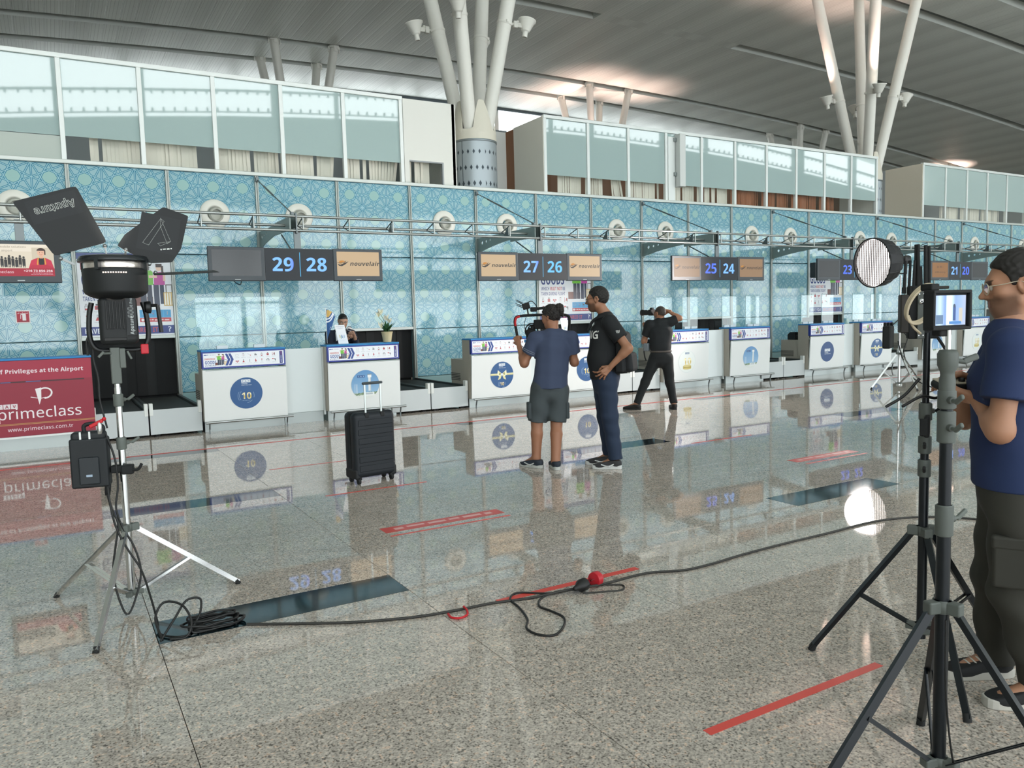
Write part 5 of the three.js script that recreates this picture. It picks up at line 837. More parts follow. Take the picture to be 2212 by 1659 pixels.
{ // wireless receiver with antennas
  const t = thing('wireless_receiver', 'black wireless receiver bristling with upright antennas', 'receiver', [3.128, 1.43, -1.94], -0.8);
  part(t, 'housing', [rbox(0.115, 0.22, 0.045, 0.006, 0.0, 0.115, 0)], matBlack); part(t, 'metal_plate', [rbox(0.028, 0.2, 0.012, 0.003, -0.012, 0.105, 0.028)], stJoint); part(t, 'bolt', [latheTo([[0.004, 0], [0.011, 0], [0.011, 0.006], [0.004, 0.006]], [-0.012, 0.16, 0.034], [0, 0, 1], 20), ...[[-0.02, 0.19], [-0.004, 0.19], [-0.02, 0.02], [-0.004, 0.02]].map(([x, y]) => rod([x, y, 0.032], [x, y, 0.036], 0.002))], chrome);
  part(t, 'side_module', [rbox(0.05, 0.16, 0.06, 0.006, -0.062, 0.11, -0.01), rbox(0.05, 0.012, 0.03, 0.004, 0.07, 0.215, 0)], std(0x2b2723, 0.6));
  [[-0.072, 0.2, 0.13], [-0.055, 0.2, 0.13], [-0.04, 0.2, 0.13], [-0.026, 0.205, 0.19], [-0.02, 0.205, 0.19], [0.006, 0.205, 0.185], [0.022, 0.205, 0.182], [-0.01, 0.205, 0.1]].forEach(([x, y, l], i) => part(t, 'antenna', [rod([x, y, 0.008 * (i % 3)], [x + (i < 3 ? 0.004 : -0.003), y + l, 0.008 * (i % 3)], i < 3 ? 0.0062 : 0.0082, i < 3 ? 0.005 : 0.0068, 12), rod([x, y - 0.006, 0.008 * (i % 3)], [x, y + 0.02, 0.008 * (i % 3)], 0.0085, 0.0085, 10)], rubber));
}
solo('coiled_cable', 'pale beige braided cable coiled and hung on the receiver', 'cable', [0, 1, 2].map((k) => { const P = []; for (let i = 0; i < 20; i++) { const a = (i / 20) * 2 * PI, u = 0.052 * Math.cos(a), v = 0.082 * Math.sin(a); const ru = u * 0.87 + v * 0.55, rv = -u * 0.42 + v * 0.86; P.push([3.02 + 0.86 * ru - 0.004 * k, 1.583 + rv * 1.02 - 0.004 * k, -1.88 + 0.5 * ru + 0.007 * k]); } return tube(P, 0.0052, 90, 8, true); }).concat([tube([[2.975, 1.535, -1.905], [2.985, 1.49, -1.89], [3.02, 1.46, -1.88]], 0.005, 30, 8), latheTo([[0, 0], [0.007, 0.004], [0.009, 0.015], [0.007, 0.045], [0.004, 0.06], [0, 0.06]], [3.05, 1.502, -1.86], [0.25, 1, 0.1], 14)]), std(0xb9ab92, 0.8));
{ // small monitor turned to the man at the right
  const t = thing('field_monitor', 'small black field monitor showing a bluish picture', 'monitor', [2.362, 1.5, -1.388], -0.16);
  const mt = canvas(512, 400, (g, w, h) => { const q = g.createLinearGradient(0, 0, w, 0);['#8fa6cf', '#b9d3ea', '#6f8fc4', '#dff3f4', '#7f9ccd', '#8fa9d4', '#a9b4cc'].forEach((c, i) => q.addColorStop(i / 6, c)); g.fillStyle = q; g.fillRect(0, 0, w, h); fill(g, '#cfe9ee', 190, 0, 60, 400); fill(g, '#24457f', 300, 150, 46, 190); disc(g, 322, 140, 20, '#2c3a55', 24); fill(g, '#b7b2a6', 400, 170, 60, 190); fill(g, '#3d78b4', 240, 350, 200, 36); fill(g, '#54708f', 20, 260, 120, 120); });
  part(t, 'housing', [rbox(0.17, 0.125, 0.028, 0.006, 0, 0.0675, 0), rbox(0.186, 0.012, 0.045, 0.004, 0, 0.133, 0.004), rbox(0.012, 0.125, 0.045, 0.004, -0.088, 0.0675, 0.004), rbox(0.012, 0.125, 0.045, 0.004, 0.088, 0.0675, 0.004), rbox(0.186, 0.012, 0.045, 0.004, 0, 0.004, 0.004)], matBlack);
  part(t, 'picture', flat(0.15, 0.105, 0, 0.0675, 0.0145), glow(mt, 0.55), 'bluish screen picture'); part(t, 'mount', rbox(0.06, 0.03, 0.04, 0.008, -0.01, -0.01, -0.01), matBlack); part(t, 'top_shoe', rbox(0.04, 0.025, 0.05, 0.006, -0.06, 0.15, -0.02), matBlack);
  t.scale.setScalar(0.86);
}
solo('rig_cable', 'black cable hanging from the receiver beside the black poles', 'cable', [tube([[3.14, 1.44, -1.88], [3.17, 1.38, -1.86], [3.2, 1.3, -1.86], [3.19, 1.22, -1.87], [3.14, 1.19, -1.88], [3.07, 1.2, -1.9], [3.0, 1.16, -1.94]], 0.006, 60, 8), tube([[3.1, 1.27, -1.93], [3.04, 1.2, -1.96], [2.98, 1.155, -2.0]], 0.006, 30, 8)], cableBlack);

// ---------- people ----------
const RI = V(0.8612, 0, 0.5076).normalize(), FW = V(0.5058, 0, -0.8627).normalize();   // to the right and straight ahead, as the photographer sees it
const dirOf = (r, f, y = 0) => V(0, y, 0).addScaledVector(RI, r).addScaledVector(FW, f).normalize();
const smin = (a, b, k) => { const h = Math.max(k - Math.abs(a - b), 0) / k; return Math.min(a, b) - h * h * k * 0.25; };
const smax = (a, b, k) => -smin(-a, -b, k);
// tapered capsule as a distance function
const cap = (a, b, r1, r2) => {
  a = vec(a); b = vec(b);
  const bx = b.x - a.x, by = b.y - a.y, bz = b.z - a.z, l2 = bx * bx + by * by + bz * bz + 1e-9;
  return (x, y, z) => { const px = x - a.x, py = y - a.y, pz = z - a.z; let t = (px * bx + py * by + pz * bz) / l2; t = t < 0 ? 0 : t > 1 ? 1 : t; const dx = px - bx * t, dy = py - by * t, dz = pz - bz * t; return Math.sqrt(dx * dx + dy * dy + dz * dz) - (r1 + (r2 - r1) * t); };
};
const ell = (c, rx, ry, rz) => { const m = Math.min(rx, ry, rz); return (x, y, z) => { const a = (x - c[0]) / rx, b = (y - c[1]) / ry, d = (z - c[2]) / rz, q = Math.sqrt(a * a + b * b + d * d); return q < 1e-4 ? -m : (q * (q - 1)) / Math.sqrt((a / rx) ** 2 + (b / ry) ** 2 + (d / rz) ** 2); }; };
// loft of elliptic sections [point, half width, half depth] along a chain; R and F are its axes
const loft = (S, R, F) => (x, y, z) => {
  let best = 1e9;
  for (let i = 0; i < S.length - 1; i++) {
    const [a, wa, da] = S[i], [b, wb, db] = S[i + 1], bx = b.x - a.x, by = b.y - a.y, bz = b.z - a.z, l2 = bx * bx + by * by + bz * bz;
    let t = ((x - a.x) * bx + (y - a.y) * by + (z - a.z) * bz) / l2; t = t < 0 ? 0 : t > 1 ? 1 : t;
    const s = t * t * (3 - 2 * t), vx = x - a.x - bx * t, vy = y - a.y - by * t, vz = z - a.z - bz * t, w = wa + (wb - wa) * s, d = da + (db - da) * s, m = Math.min(w, d);
    const u = vx * R.x + vy * R.y + vz * R.z, f = vx * F.x + vy * F.y + vz * F.z, r2 = vx * vx + vy * vy + vz * vz - u * u - f * f;
    const q = Math.sqrt((u / w) ** 2 + (f / d) ** 2 + Math.max(0, r2) / (m * m));
    const g = q < 1e-4 ? -m : (q * (q - 1)) / Math.sqrt((u / (w * w)) ** 2 + (f / (d * d)) ** 2 + Math.max(0, r2) / m ** 4 + 1e-9);
    best = i ? smin(best, g, 0.02) : g;
  }
  return best;
};
const uni = (list, k = 0.03) => (x, y, z) => { let d = list[0](x, y, z); for (let i = 1; i < list.length; i++) d = smin(d, list[i](x, y, z), k); return d; };
const cut = (f, p, n, k = 0.008) => { p = vec(p); n = vec(n).clone().normalize(); return (x, y, z) => smax(f(x, y, z), (x - p.x) * n.x + (y - p.y) * n.y + (z - p.z) * n.z, k); };  // keeps what lies behind the plane
const folds = (f, amp, sx, sy, sz, ph = 0) => (x, y, z) => f(x, y, z) + amp * (Math.sin(x * sx + 2.1 * Math.sin(y * sy * 0.37 + ph) + ph) * Math.sin(z * sz + y * sy * 0.6 + 1.3 * ph) + 0.55 * Math.sin(y * sy + 1.7 * Math.sin(x * sx * 0.4) + z * sz * 0.3));
// surface nets
const nets = (f, lo, hi, h, color) => {
  const n = [0, 1, 2].map((i) => Math.ceil((hi[i] - lo[i]) / h) + 2), [nx, ny, nz] = n, D = new Float32Array(nx * ny * nz), B = 6, id = (i, j, k) => i + nx * (j + ny * k);
  for (let K = 0; K < nz; K += B) for (let J = 0; J < ny; J += B) for (let I = 0; I < nx; I += B) {
    const c = f(lo[0] + (I + B / 2) * h, lo[1] + (J + B / 2) * h, lo[2] + (K + B / 2) * h), far = Math.abs(c) > B * h * 1.6;
    for (let k = K; k < Math.min(K + B, nz); k++) for (let j = J; j < Math.min(J + B, ny); j++) for (let i = I; i < Math.min(I + B, nx); i++) D[id(i, j, k)] = far ? c : f(lo[0] + i * h, lo[1] + j * h, lo[2] + k * h);
  }
  const vi = new Int32Array(nx * ny * nz).fill(-1), P = [], idx = [];
  for (let k = 0; k < nz - 1; k++) for (let j = 0; j < ny - 1; j++) for (let i = 0; i < nx - 1; i++) {
    let mask = 0; const v = []; for (let c = 0; c < 8; c++) { const d = D[id(i + (c & 1), j + ((c >> 1) & 1), k + (c >> 2))]; v.push(d); if (d < 0) mask |= 1 << c; }
    if (mask === 0 || mask === 255) continue;
    let sx = 0, sy = 0, sz = 0, q = 0;
    for (let a = 0; a < 8; a++) for (const e of [1, 2, 4]) { if (a & e) continue; const b = a | e; if ((v[a] < 0) === (v[b] < 0)) continue; const t = v[a] / (v[a] - v[b]); sx += (a & 1) + (e === 1 ? t : 0); sy += ((a >> 1) & 1) + (e === 2 ? t : 0); sz += (a >> 2) + (e === 4 ? t : 0); q++; }
    vi[id(i, j, k)] = P.length / 3; P.push(lo[0] + (i + sx / q) * h, lo[1] + (j + sy / q) * h, lo[2] + (k + sz / q) * h);
  }
  const quad = (a, b, c, d, flip) => { if (a < 0 || b < 0 || c < 0 || d < 0) return; flip ? idx.push(a, c, b, a, d, c) : idx.push(a, b, c, a, c, d); };
  for (let k = 1; k < nz - 1; k++) for (let j = 1; j < ny - 1; j++) for (let i = 1; i < nx - 1; i++) {
    const s = D[id(i, j, k)] < 0;
    if (s !== D[id(i + 1, j, k)] < 0) quad(vi[id(i, j - 1, k - 1)], vi[id(i, j, k - 1)], vi[id(i, j, k)], vi[id(i, j - 1, k)], !s);
    if (s !== D[id(i, j + 1, k)] < 0) quad(vi[id(i - 1, j, k - 1)], vi[id(i - 1, j, k)], vi[id(i, j, k)], vi[id(i, j, k - 1)], !s);
    if (s !== D[id(i, j, k + 1)] < 0) quad(vi[id(i - 1, j - 1, k)], vi[id(i, j - 1, k)], vi[id(i, j, k)], vi[id(i - 1, j, k)], !s);
  }
  const N = new Float32Array(P.length), e = h * 0.4;
  for (let i = 0; i < P.length; i += 3) { const x = P[i], y = P[i + 1], z = P[i + 2]; let a = f(x + e, y, z) - f(x - e, y, z), b = f(x, y + e, z) - f(x, y - e, z), c = f(x, y, z + e) - f(x, y, z - e); const l = Math.hypot(a, b, c) || 1; N[i] = a / l; N[i + 1] = b / l; N[i + 2] = c / l; }
  const g = new THREE.BufferGeometry(); g.setAttribute('position', new THREE.Float32BufferAttribute(P, 3)); g.setAttribute('normal', new THREE.BufferAttribute(N, 3)); g.setIndex(idx);
  if (color) { const C = new Float32Array(P.length), t = new THREE.Color(); for (let i = 0; i < P.length; i += 3) { t.set(color(P[i], P[i + 1], P[i + 2])); C[i] = t.r; C[i + 1] = t.g; C[i + 2] = t.b; } g.setAttribute('color', new THREE.BufferAttribute(C, 3)); }
  return clean(g);
};
const bounds = (pts, m) => { const b = new THREE.Box3().setFromPoints(pts).expandByScalar(m); return [b.min.toArray(), b.max.toArray()]; };
const frame = (F, U) => { const z = F.clone().normalize(), x = U.clone().cross(z).normalize(), y = z.clone().cross(x); return new THREE.Matrix4().makeBasis(x, y, z); };   // x is the person's left
const mixHex = (a, b, t) => new THREE.Color(a).lerp(new THREE.Color(b), Math.max(0, Math.min(1, t)));

// head in its own axes: x to the person's left, y up, z forwards; 24 cm tall
const headField = (o) => {
  const parts = [ell([0, 0.025, -0.016], 0.077, 0.092, 0.098), ell([0, -0.032, 0.028], 0.06, 0.082, 0.064), ell([0, -0.088, 0.045], 0.034, 0.028, 0.036), cap([-0.05, -0.062, -0.002], [-0.02, -0.092, 0.05], 0.022, 0.02), cap([0.05, -0.062, -0.002], [0.02, -0.092, 0.05], 0.022, 0.02), cap([-0.036, 0.016, 0.074], [0.036, 0.016, 0.074], 0.012, 0.012), cap([-0.05, -0.025, 0.055], [0.05, -0.025, 0.055], 0.018, 0.018)];
  const base = uni(parts, 0.035), nose = uni([cap([0, 0.006, 0.086], [0, -0.034, 0.112], 0.0075, 0.0115), cap([-0.012, -0.037, 0.095], [0.012, -0.037, 0.095], 0.009, 0.009)], 0.012), lips = uni([cap([-0.021, -0.063, 0.082], [0.021, -0.063, 0.082], 0.0075, 0.0075), cap([-0.016, -0.072, 0.083], [0.016, -0.072, 0.083], 0.0075, 0.0075)], 0.003);
  const ear = (s) => uni([ell([s * 0.08, -0.002, -0.016], 0.011, 0.033, 0.021), cap([s * 0.081, 0.02, -0.024], [s * 0.083, -0.006, -0.036], 0.0065, 0.007), cap([s * 0.083, -0.006, -0.036], [s * 0.076, -0.032, -0.014], 0.007, 0.006)], 0.008), earL = ear(1), earR = ear(-1), bowl = [ell([0.092, 0, -0.014], 0.01, 0.018, 0.011), ell([-0.092, 0, -0.014], 0.01, 0.018, 0.011)], eyes = [ell([0.032, -0.003, 0.093], 0.019, 0.012, 0.017), ell([-0.032, -0.003, 0.093], 0.019, 0.012, 0.017)], mouth = cap([-0.022, -0.0675, 0.094], [0.022, -0.0675, 0.094], 0.0028, 0.0028);
  return (x, y, z) => {
    let d = smin(base(x, y, z), nose(x, y, z), 0.014); d = smax(d, -eyes[0](x, y, z), 0.012); d = smax(d, -eyes[1](x, y, z), 0.012); d = smin(d, lips(x, y, z), 0.008); d = smax(d, -mouth(x, y, z), 0.003);
    d = smin(d, smax(earL(x, y, z), -bowl[0](x, y, z), 0.006), 0.008); d = smin(d, smax(earR(x, y, z), -bowl[1](x, y, z), 0.006), 0.008);
    return d;
  };
};
const skinOf = (tone, beard, beardTone) => (x, y, z) => {
  let c = new THREE.Color(tone);
  if (Math.abs(x) < 0.026 && y < -0.054 && y > -0.08 && z > 0.08) c = mixHex(tone, '#8a4a44', 0.55);
  if (beard && z > -0.01 && y < -0.03 && !(Math.abs(x) < 0.022 && y > -0.078 && y < -0.055 && z > 0.08)) { const a = Math.min(1, Math.max(0, (-0.028 - y) / 0.02)) * Math.min(1, Math.max(0, (z + 0.01) / 0.02)) * (y > -0.05 && Math.abs(x) < 0.045 && z > 0.07 ? (y < -0.043 ? 0.8 : 0) : 1); c = mixHex('#' + c.getHexString(), beardTone, a * beard); }
  if (y > 0.008 && y < 0.026 && Math.abs(x) > 0.012 && Math.abs(x) < 0.052 && z > 0.06) c = mixHex(tone, '#1d1613', 0.85);   // eyebrows
  return c;
};
const hairField = (o = {}) => {
  const skull = ell([0, 0.03, -0.02], 0.083 + (o.side ?? 0), 0.098 + (o.top ?? 0), 0.106 + (o.back ?? 0)), line = o.line ?? [[-0.2, -0.062], [-0.07, -0.058], [-0.035, -0.03], [0.0, 0.012], [0.02, 0.0], [0.03, 0.03], [0.055, 0.058], [0.09, 0.075], [0.2, 0.08]];
  const hl = (z) => { for (let i = 1; i < line.length; i++) if (z < line[i][0]) { const t = (z - line[i - 1][0]) / (line[i][0] - line[i - 1][0]); return line[i - 1][1] + (line[i][1] - line[i - 1][1]) * t; } return 0.08; };
  const extra = o.extra ? uni(o.extra, 0.02) : null;
  return (x, y, z) => { let d = skull(x, y, z) + (o.rough ?? 0.0025) * (Math.sin(x * 190 + 3 * Math.sin(y * 80)) * Math.sin(z * 170 + 2 * Math.sin(x * 60)) + 0.6 * Math.sin(y * 240 + z * 120)); d = smax(d, hl(z) - y, 0.012); if (extra) d = smin(d, extra(x, y, z) + (o.rough ?? 0.0025) * 1.4 * Math.sin(x * 150 + y * 130) * Math.sin(z * 140 - y * 90), 0.012); return d; };
};
// hand: wrist position, direction of the fingers, direction the palm faces, curl of the fingers (0 flat .. 1 fist), which side the thumb is on
const handField = (w, dir, palm, curl, thumbSide, o = {}) => {
  const D = vec(dir).clone().normalize(), N = vec(palm).clone().addScaledVector(D, -vec(palm).dot(D)).normalize(), S = D.clone().cross(N).normalize().multiplyScalar(thumbSide), P = (a, b, c) => vec(w).clone().addScaledVector(D, a).addScaledVector(S, b).addScaledVector(N, c), L = [], pts = [];
  const kn = [[0.088, 0.03], [0.092, 0.01], [0.088, -0.01], [0.08, -0.028]], len = [[0.042, 0.026, 0.021], [0.046, 0.03, 0.022], [0.043, 0.028, 0.021], [0.034, 0.021, 0.019]];
  kn.forEach(([a, b], i) => {
    L.push(cap(P(0.005, b * 0.55, 0), P(a, b, -0.003), 0.015, 0.0115));
    let p = P(a, b, -0.003), ang = 0.15 + curl * 0.9 + (o.spread ? 0.05 * i : 0), c = (o.each?.[i] ?? curl);
    len[i].forEach((l, k) => { ang = k === 0 ? c * 1.35 + 0.1 : ang + c * 1.5 + 0.08; const q = p.clone().addScaledVector(D, l * Math.cos(ang)).addScaledVector(N, l * Math.sin(ang)).addScaledVector(S, b * (o.fan ?? 0.12)); L.push(cap(p, q, 0.0095 - k * 0.0008, 0.0088 - k * 0.001)); p = q; pts.push(q); });
  });
  const t0 = P(0.02, 0.025, 0.008), t1 = P(0.052, 0.05, 0.018), t2 = P(0.082, 0.052 - 0.02 * curl, 0.03 + 0.012 * curl), t3 = P(0.104, 0.046 - 0.03 * curl, 0.036 + 0.014 * curl);
  L.push(cap(t0, t1, 0.016, 0.0125), cap(t1, t2, 0.0115, 0.0105), cap(t2, t3, 0.0102, 0.0085)); L.push(cap(P(-0.03, 0, 0), P(0.01, 0, 0), 0.024, 0.022)); L.push(cap(P(0.03, -0.012, 0.004), P(0.07, 0.01, 0.004), 0.018, 0.016));
  pts.push(t3, P(-0.03, 0, 0), P(0.09, 0.04, 0), P(0.09, -0.04, 0), vec(w));
  return { f: uni(L, 0.008), pts };
};
// a shoe: heel and toe on the floor, height of the upper at the ankle
const shoe = (t, heel, toe, name, upper, sole, o = {}) => {
  const A = vec(heel), B = vec(toe), d = B.clone().sub(A).setY(0), L = o.length ?? 0.285, F = d.normalize(), y0 = A.y, m = frame(F, UPV).setPosition(A.x, y0, A.z), lo = [-0.07, 0.0, -0.05], W = 0.047;
  const f = uni([ell([0, 0.05, 0.05], 0.042, 0.062, 0.075), ell([0, 0.04, 0.15], 0.047, 0.05, 0.1), ell([0, 0.032, 0.21], 0.044, 0.036, 0.065), cap([0, 0.07, 0.03], [0, 0.085, 0.045], 0.04, 0.041)], 0.03), g = (x, y, z) => smax(smax(f(x, y, z), 0.012 - y, 0.006), y - (0.088 - Math.max(0, z - 0.08) * 0.25), 0.006);
  const u = part(t, name, nets(g, lo, [0.07, 0.13, 0.32], 0.006).applyMatrix4(m), upper);
  const out = []; for (let i = 0; i < 28; i++) { const a = (i / 28) * 2 * PI, z = 0.125 + 0.147 * Math.sin(a), w = W * (0.86 + 0.2 * Math.max(0, Math.sin(a)) * 0.9) * Math.sign(Math.cos(a)) * Math.pow(Math.abs(Math.cos(a)), 0.55); out.push([w, -z]); }
  part(u, 'sole', ext(out, o.thick ?? 0.022, 0.005).rotateX(-PI / 2).translate(0, 0.005, 0).applyMatrix4(m), sole);
  if (o.mark) part(u, 'side_mark', [0, 1].flatMap((s) => [tube([[0.05 - 0.1 * s, 0.055, 0.05], [0.052 - 0.104 * s, 0.035, 0.11], [0.05 - 0.1 * s, 0.05, 0.18]], 0.0055, 14, 6), tube([[0.05 - 0.1 * s, 0.05, 0.06], [0.052 - 0.104 * s, 0.03, 0.1]], 0.008, 8, 6)]).map((q) => q.applyMatrix4(m)), o.mark, 'pale curved side mark');
  if (o.laces) part(u, 'laces', [0, 1, 2, 3].map((i) => tube([[-0.03, 0.082 - i * 0.007, 0.1 + i * 0.022], [0, 0.094 - i * 0.008, 0.108 + i * 0.022], [0.03, 0.082 - i * 0.007, 0.1 + i * 0.022]], 0.0035, 10, 6).applyMatrix4(m)), o.laces);
  return u;
};
/* One figure. J: joints in metres; F: way the chest faces; look: way the face looks; skin, hair: colours; extra radii by garment. */
const figure = (label, J, o) => {
  for (const k in J) J[k] = vec(J[k]);
  const F = o.face.clone().setY(0).normalize(), R = V(-F.z, 0, F.x), s = o.size ?? 1, t = thing('person', label, 'person');
  const spine = [J.hip, J.waist, J.chest, J.neck];
  const hm = frame(o.look, o.headUp ?? UPV).scale(V(s, s, s)).setPosition(J.head.x, J.head.y, J.head.z), hi = hm.clone().invert(), P0 = V(0, 0, 0);
  const toHead = (f, k = s) => (x, y, z) => { P0.set(x, y, z).applyMatrix4(hi); return f(P0.x, P0.y, P0.z) * k; };
  const neckTop = V(0, -0.06, -0.022).applyMatrix4(hm), nb = J.neck.clone();
  const limb = (a, b, c, r) => [cap(a, b, r[0], r[1]), cap(b, c, r[1], r[2])];
  const L = [loft(spine.map((p, i) => [p, [0.14, 0.125, 0.14, 0.06][i] * s, [0.1, 0.09, 0.1, 0.055][i] * s]), R, F), cap(nb, neckTop, 0.058 * s, 0.054 * s), cap(J.shL, J.shR, 0.05 * s, 0.05 * s)];
  for (const q of ['L', 'R']) {
    L.push(...limb(J['sh' + q], J['el' + q], J['wr' + q], [0.05 * s, 0.042 * s, 0.027 * s])); const fm = J['el' + q].clone().lerp(J['wr' + q], 0.25); L.push(cap(J['el' + q], fm, 0.038 * s, 0.043 * s));
    if (J['kn' + q]) { L.push(...limb(J['hip' + q], J['kn' + q], J['an' + q], o.bareLegs ? [0.085 * s, 0.058 * s, 0.04 * s] : [0.075 * s, 0.048 * s, 0.036 * s])); if (o.bareLegs) { const c = J['kn' + q].clone().lerp(J['an' + q], 0.3).addScaledVector(F, -0.018); L.push(cap(J['kn' + q].clone().lerp(c, 0.3), c, 0.05 * s, 0.057 * s), cap(c, J['an' + q], 0.057 * s, 0.039 * s)); } L.push(cap(J['an' + q], J['toe' + q].clone().lerp(J['an' + q], 0.3).setY(J['toe' + q].y + 0.03), 0.035, 0.03)); }
  }
  const body = uni(L, 0.03), pts = Object.values(J), wrists = [J.wrL, J.wrR];
  const skin = o.skin, tone = () => new THREE.Color(skin), hf = toHead(headField());
  const neckOnly = uni([cap(nb.clone().lerp(neckTop, 0.35), neckTop, 0.0565 * s, 0.054 * s), hf], 0.03);
  const hands = (o.hands ?? []).map((h) => handField(h.w, h.dir, h.palm, h.curl, h.thumb, h));
  const sc = skinOf(skin, o.beard ?? 0, o.beardTone ?? '#2a201c');
  const geos = [nets(body, ...bounds(pts, 0.16), 0.0125, tone), nets(neckOnly, ...bounds([J.head, neckTop, nb.clone().lerp(neckTop, 0.5)], 0.16 * s), 0.0045, (x, y, z) => { P0.set(x, y, z).applyMatrix4(hi); return sc(P0.x, P0.y, P0.z); }), ...hands.map((h) => nets(h.f, ...bounds(h.pts, 0.03), 0.0035, tone))];
  const b = part(t, 'body', geos, std(0xffffff, 0.55, 0, { vertexColors: true }));
  part(b, 'eye', [0.031, -0.031].map((x) => ball(0.0125, x, -0.003, 0.0765)).map((g) => g.applyMatrix4(hm)), std(0xd8d2cc, 0.25)); part(b, 'iris', [0.031, -0.031].map((x) => ball(0.0065, x, -0.004, 0.0842)).map((g) => g.applyMatrix4(hm)), std(0x1e120c, 0.2));
  if (o.hair) part(t, 'hair', nets(hairField(o.hair), [-0.15, -0.13, -0.2], [0.15, 0.2, 0.14], 0.005).applyMatrix4(hm), std(o.hair.color, o.hair.gloss ?? 0.7));
  if (o.glasses) {
    const lens = (x) => { const P = []; for (let i = 0; i < 20; i++) { const a = (i / 20) * 2 * PI; P.push([x + 0.027 * Math.cos(a), -0.006 + 0.022 * Math.sin(a), 0.103 - Math.abs(x + 0.027 * Math.cos(a)) * 0.12]); } return P; };
    const gl = part(t, 'glasses', [tube(lens(0.033), 0.0022, 50, 6, true), tube(lens(-0.033), 0.0022, 50, 6, true), tube([[-0.008, 0.0, 0.101], [0, 0.004, 0.106], [0.008, 0.0, 0.101]], 0.002, 10, 6), tube([[0.06, 0.004, 0.093], [0.076, 0.006, 0.05], [0.084, 0.01, -0.01], [0.082, -0.006, -0.03]], 0.0018, 24, 6), tube([[-0.06, 0.004, 0.093], [-0.076, 0.006, 0.05], [-0.084, 0.01, -0.01], [-0.082, -0.006, -0.03]], 0.0018, 24, 6)].map((g) => g.applyMatrix4(hm)), o.glasses);
    part(gl, 'lens', [0.033, -0.033].map((x) => put(new THREE.CircleGeometry(0.025, 24).scale(1.04, 0.86, 1), x, -0.006, 0.1, x * 3.6)).map((g) => g.applyMatrix4(hm)), phy(0xffffff, 0.02, { transmission: 1, thickness: 0, ior: 1.5 }));
  }
  return { t, b, J, F, R, s, hm, spine };
};
// shirt with short sleeves: w, d = half widths and depths for hip, waist, chest, shoulder line
const shirt = (g, name, mat, o) => {
  const { J, R, F } = g, S = [[J.hem, ...o.hem], [J.waist, ...o.waist], [J.chest, ...o.chest], [J.neck.clone().lerp(J.chest, 0.28), ...o.top]], L = [loft(S, R, F), cap(J.neck.clone().add(V(0, -0.03, 0)), J.shL, o.sh, o.sh * 0.92), cap(J.neck.clone().add(V(0, -0.03, 0)), J.shR, o.sh, o.sh * 0.92)];
  let f = uni(L, 0.05); f = cut(f, J.hem, V(0, -1, 0).addScaledVector(F, o.hemTilt ?? 0));
  for (const q of ['L', 'R']) { const e = J['sh' + q].clone().lerp(J['el' + q], o.sleeve), ax = J['el' + q].clone().sub(J['sh' + q]).normalize(), c = cut(cap(J['sh' + q], J['sh' + q].clone().lerp(J['el' + q], o.sleeve + 0.2), o.sr[0], o.sr[1]), e, ax, 0.006), prev = f; f = (x, y, z) => smin(prev(x, y, z), c(x, y, z), 0.03); }
  if (o.sub) { const prev = f, q = o.sub; f = (x, y, z) => smax(prev(x, y, z), -q(x, y, z), 0.006); }
  const ff = folds(f, o.fold ?? 0.0035, ...(o.foldF ?? [34, 12, 34]), o.ph ?? 0), m = part(g.t, name, nets(ff, ...bounds([J.hem, J.waist, J.chest, J.neck, J.shL, J.shR, J.shL.clone().lerp(J.elL, o.sleeve), J.shR.clone().lerp(J.elR, o.sleeve)], Math.max(...o.hem, ...o.waist, ...o.chest) + 0.03), 0.009), mat);
  return m;
};
const trousers = (g, name, mat, o) => {
  const { J, R, F } = g, top = J.waist.clone().lerp(J.hip, o.rise ?? 0.45), L = [loft([[top, ...o.waist], [J.hip, ...o.hip], [J.hip.clone().add(V(0, -0.08, 0)), o.hip[0] * 0.9, o.hip[1] * 0.95]], R, F)];
  let f = uni(L, 0.03);
  for (const q of ['L', 'R']) {
    const a = J['hip' + q], k = J['kn' + q], an = J['an' + q], end = o.long ? k.clone().lerp(an, o.long) : a.clone().lerp(k, o.short), ax = o.long ? an.clone().sub(k).normalize() : k.clone().sub(a).normalize();
    let c = o.long ? uni([cap(a, k, o.r[0], o.r[1]), cap(k, an, o.r[1], o.r[2])], 0.03) : cap(a, a.clone().lerp(k, o.short + 0.15), o.r[0], o.r[1]);
    c = cut(c, end, ax, 0.006); const prev = f; f = (x, y, z) => smin(prev(x, y, z), c(x, y, z), 0.035);
  }
  f = cut(f, top, V(0, 1, 0)); const ff = folds(f, o.fold ?? 0.004, ...(o.foldF ?? [22, 30, 22]), o.ph ?? 1);
  return part(g.t, name, nets(ff, ...bounds([top, J.hip, J.hipL, J.hipR, J.knL, J.knR, ...(o.long ? [J.anL, J.anR] : [])], 0.2), 0.0095), mat);
};
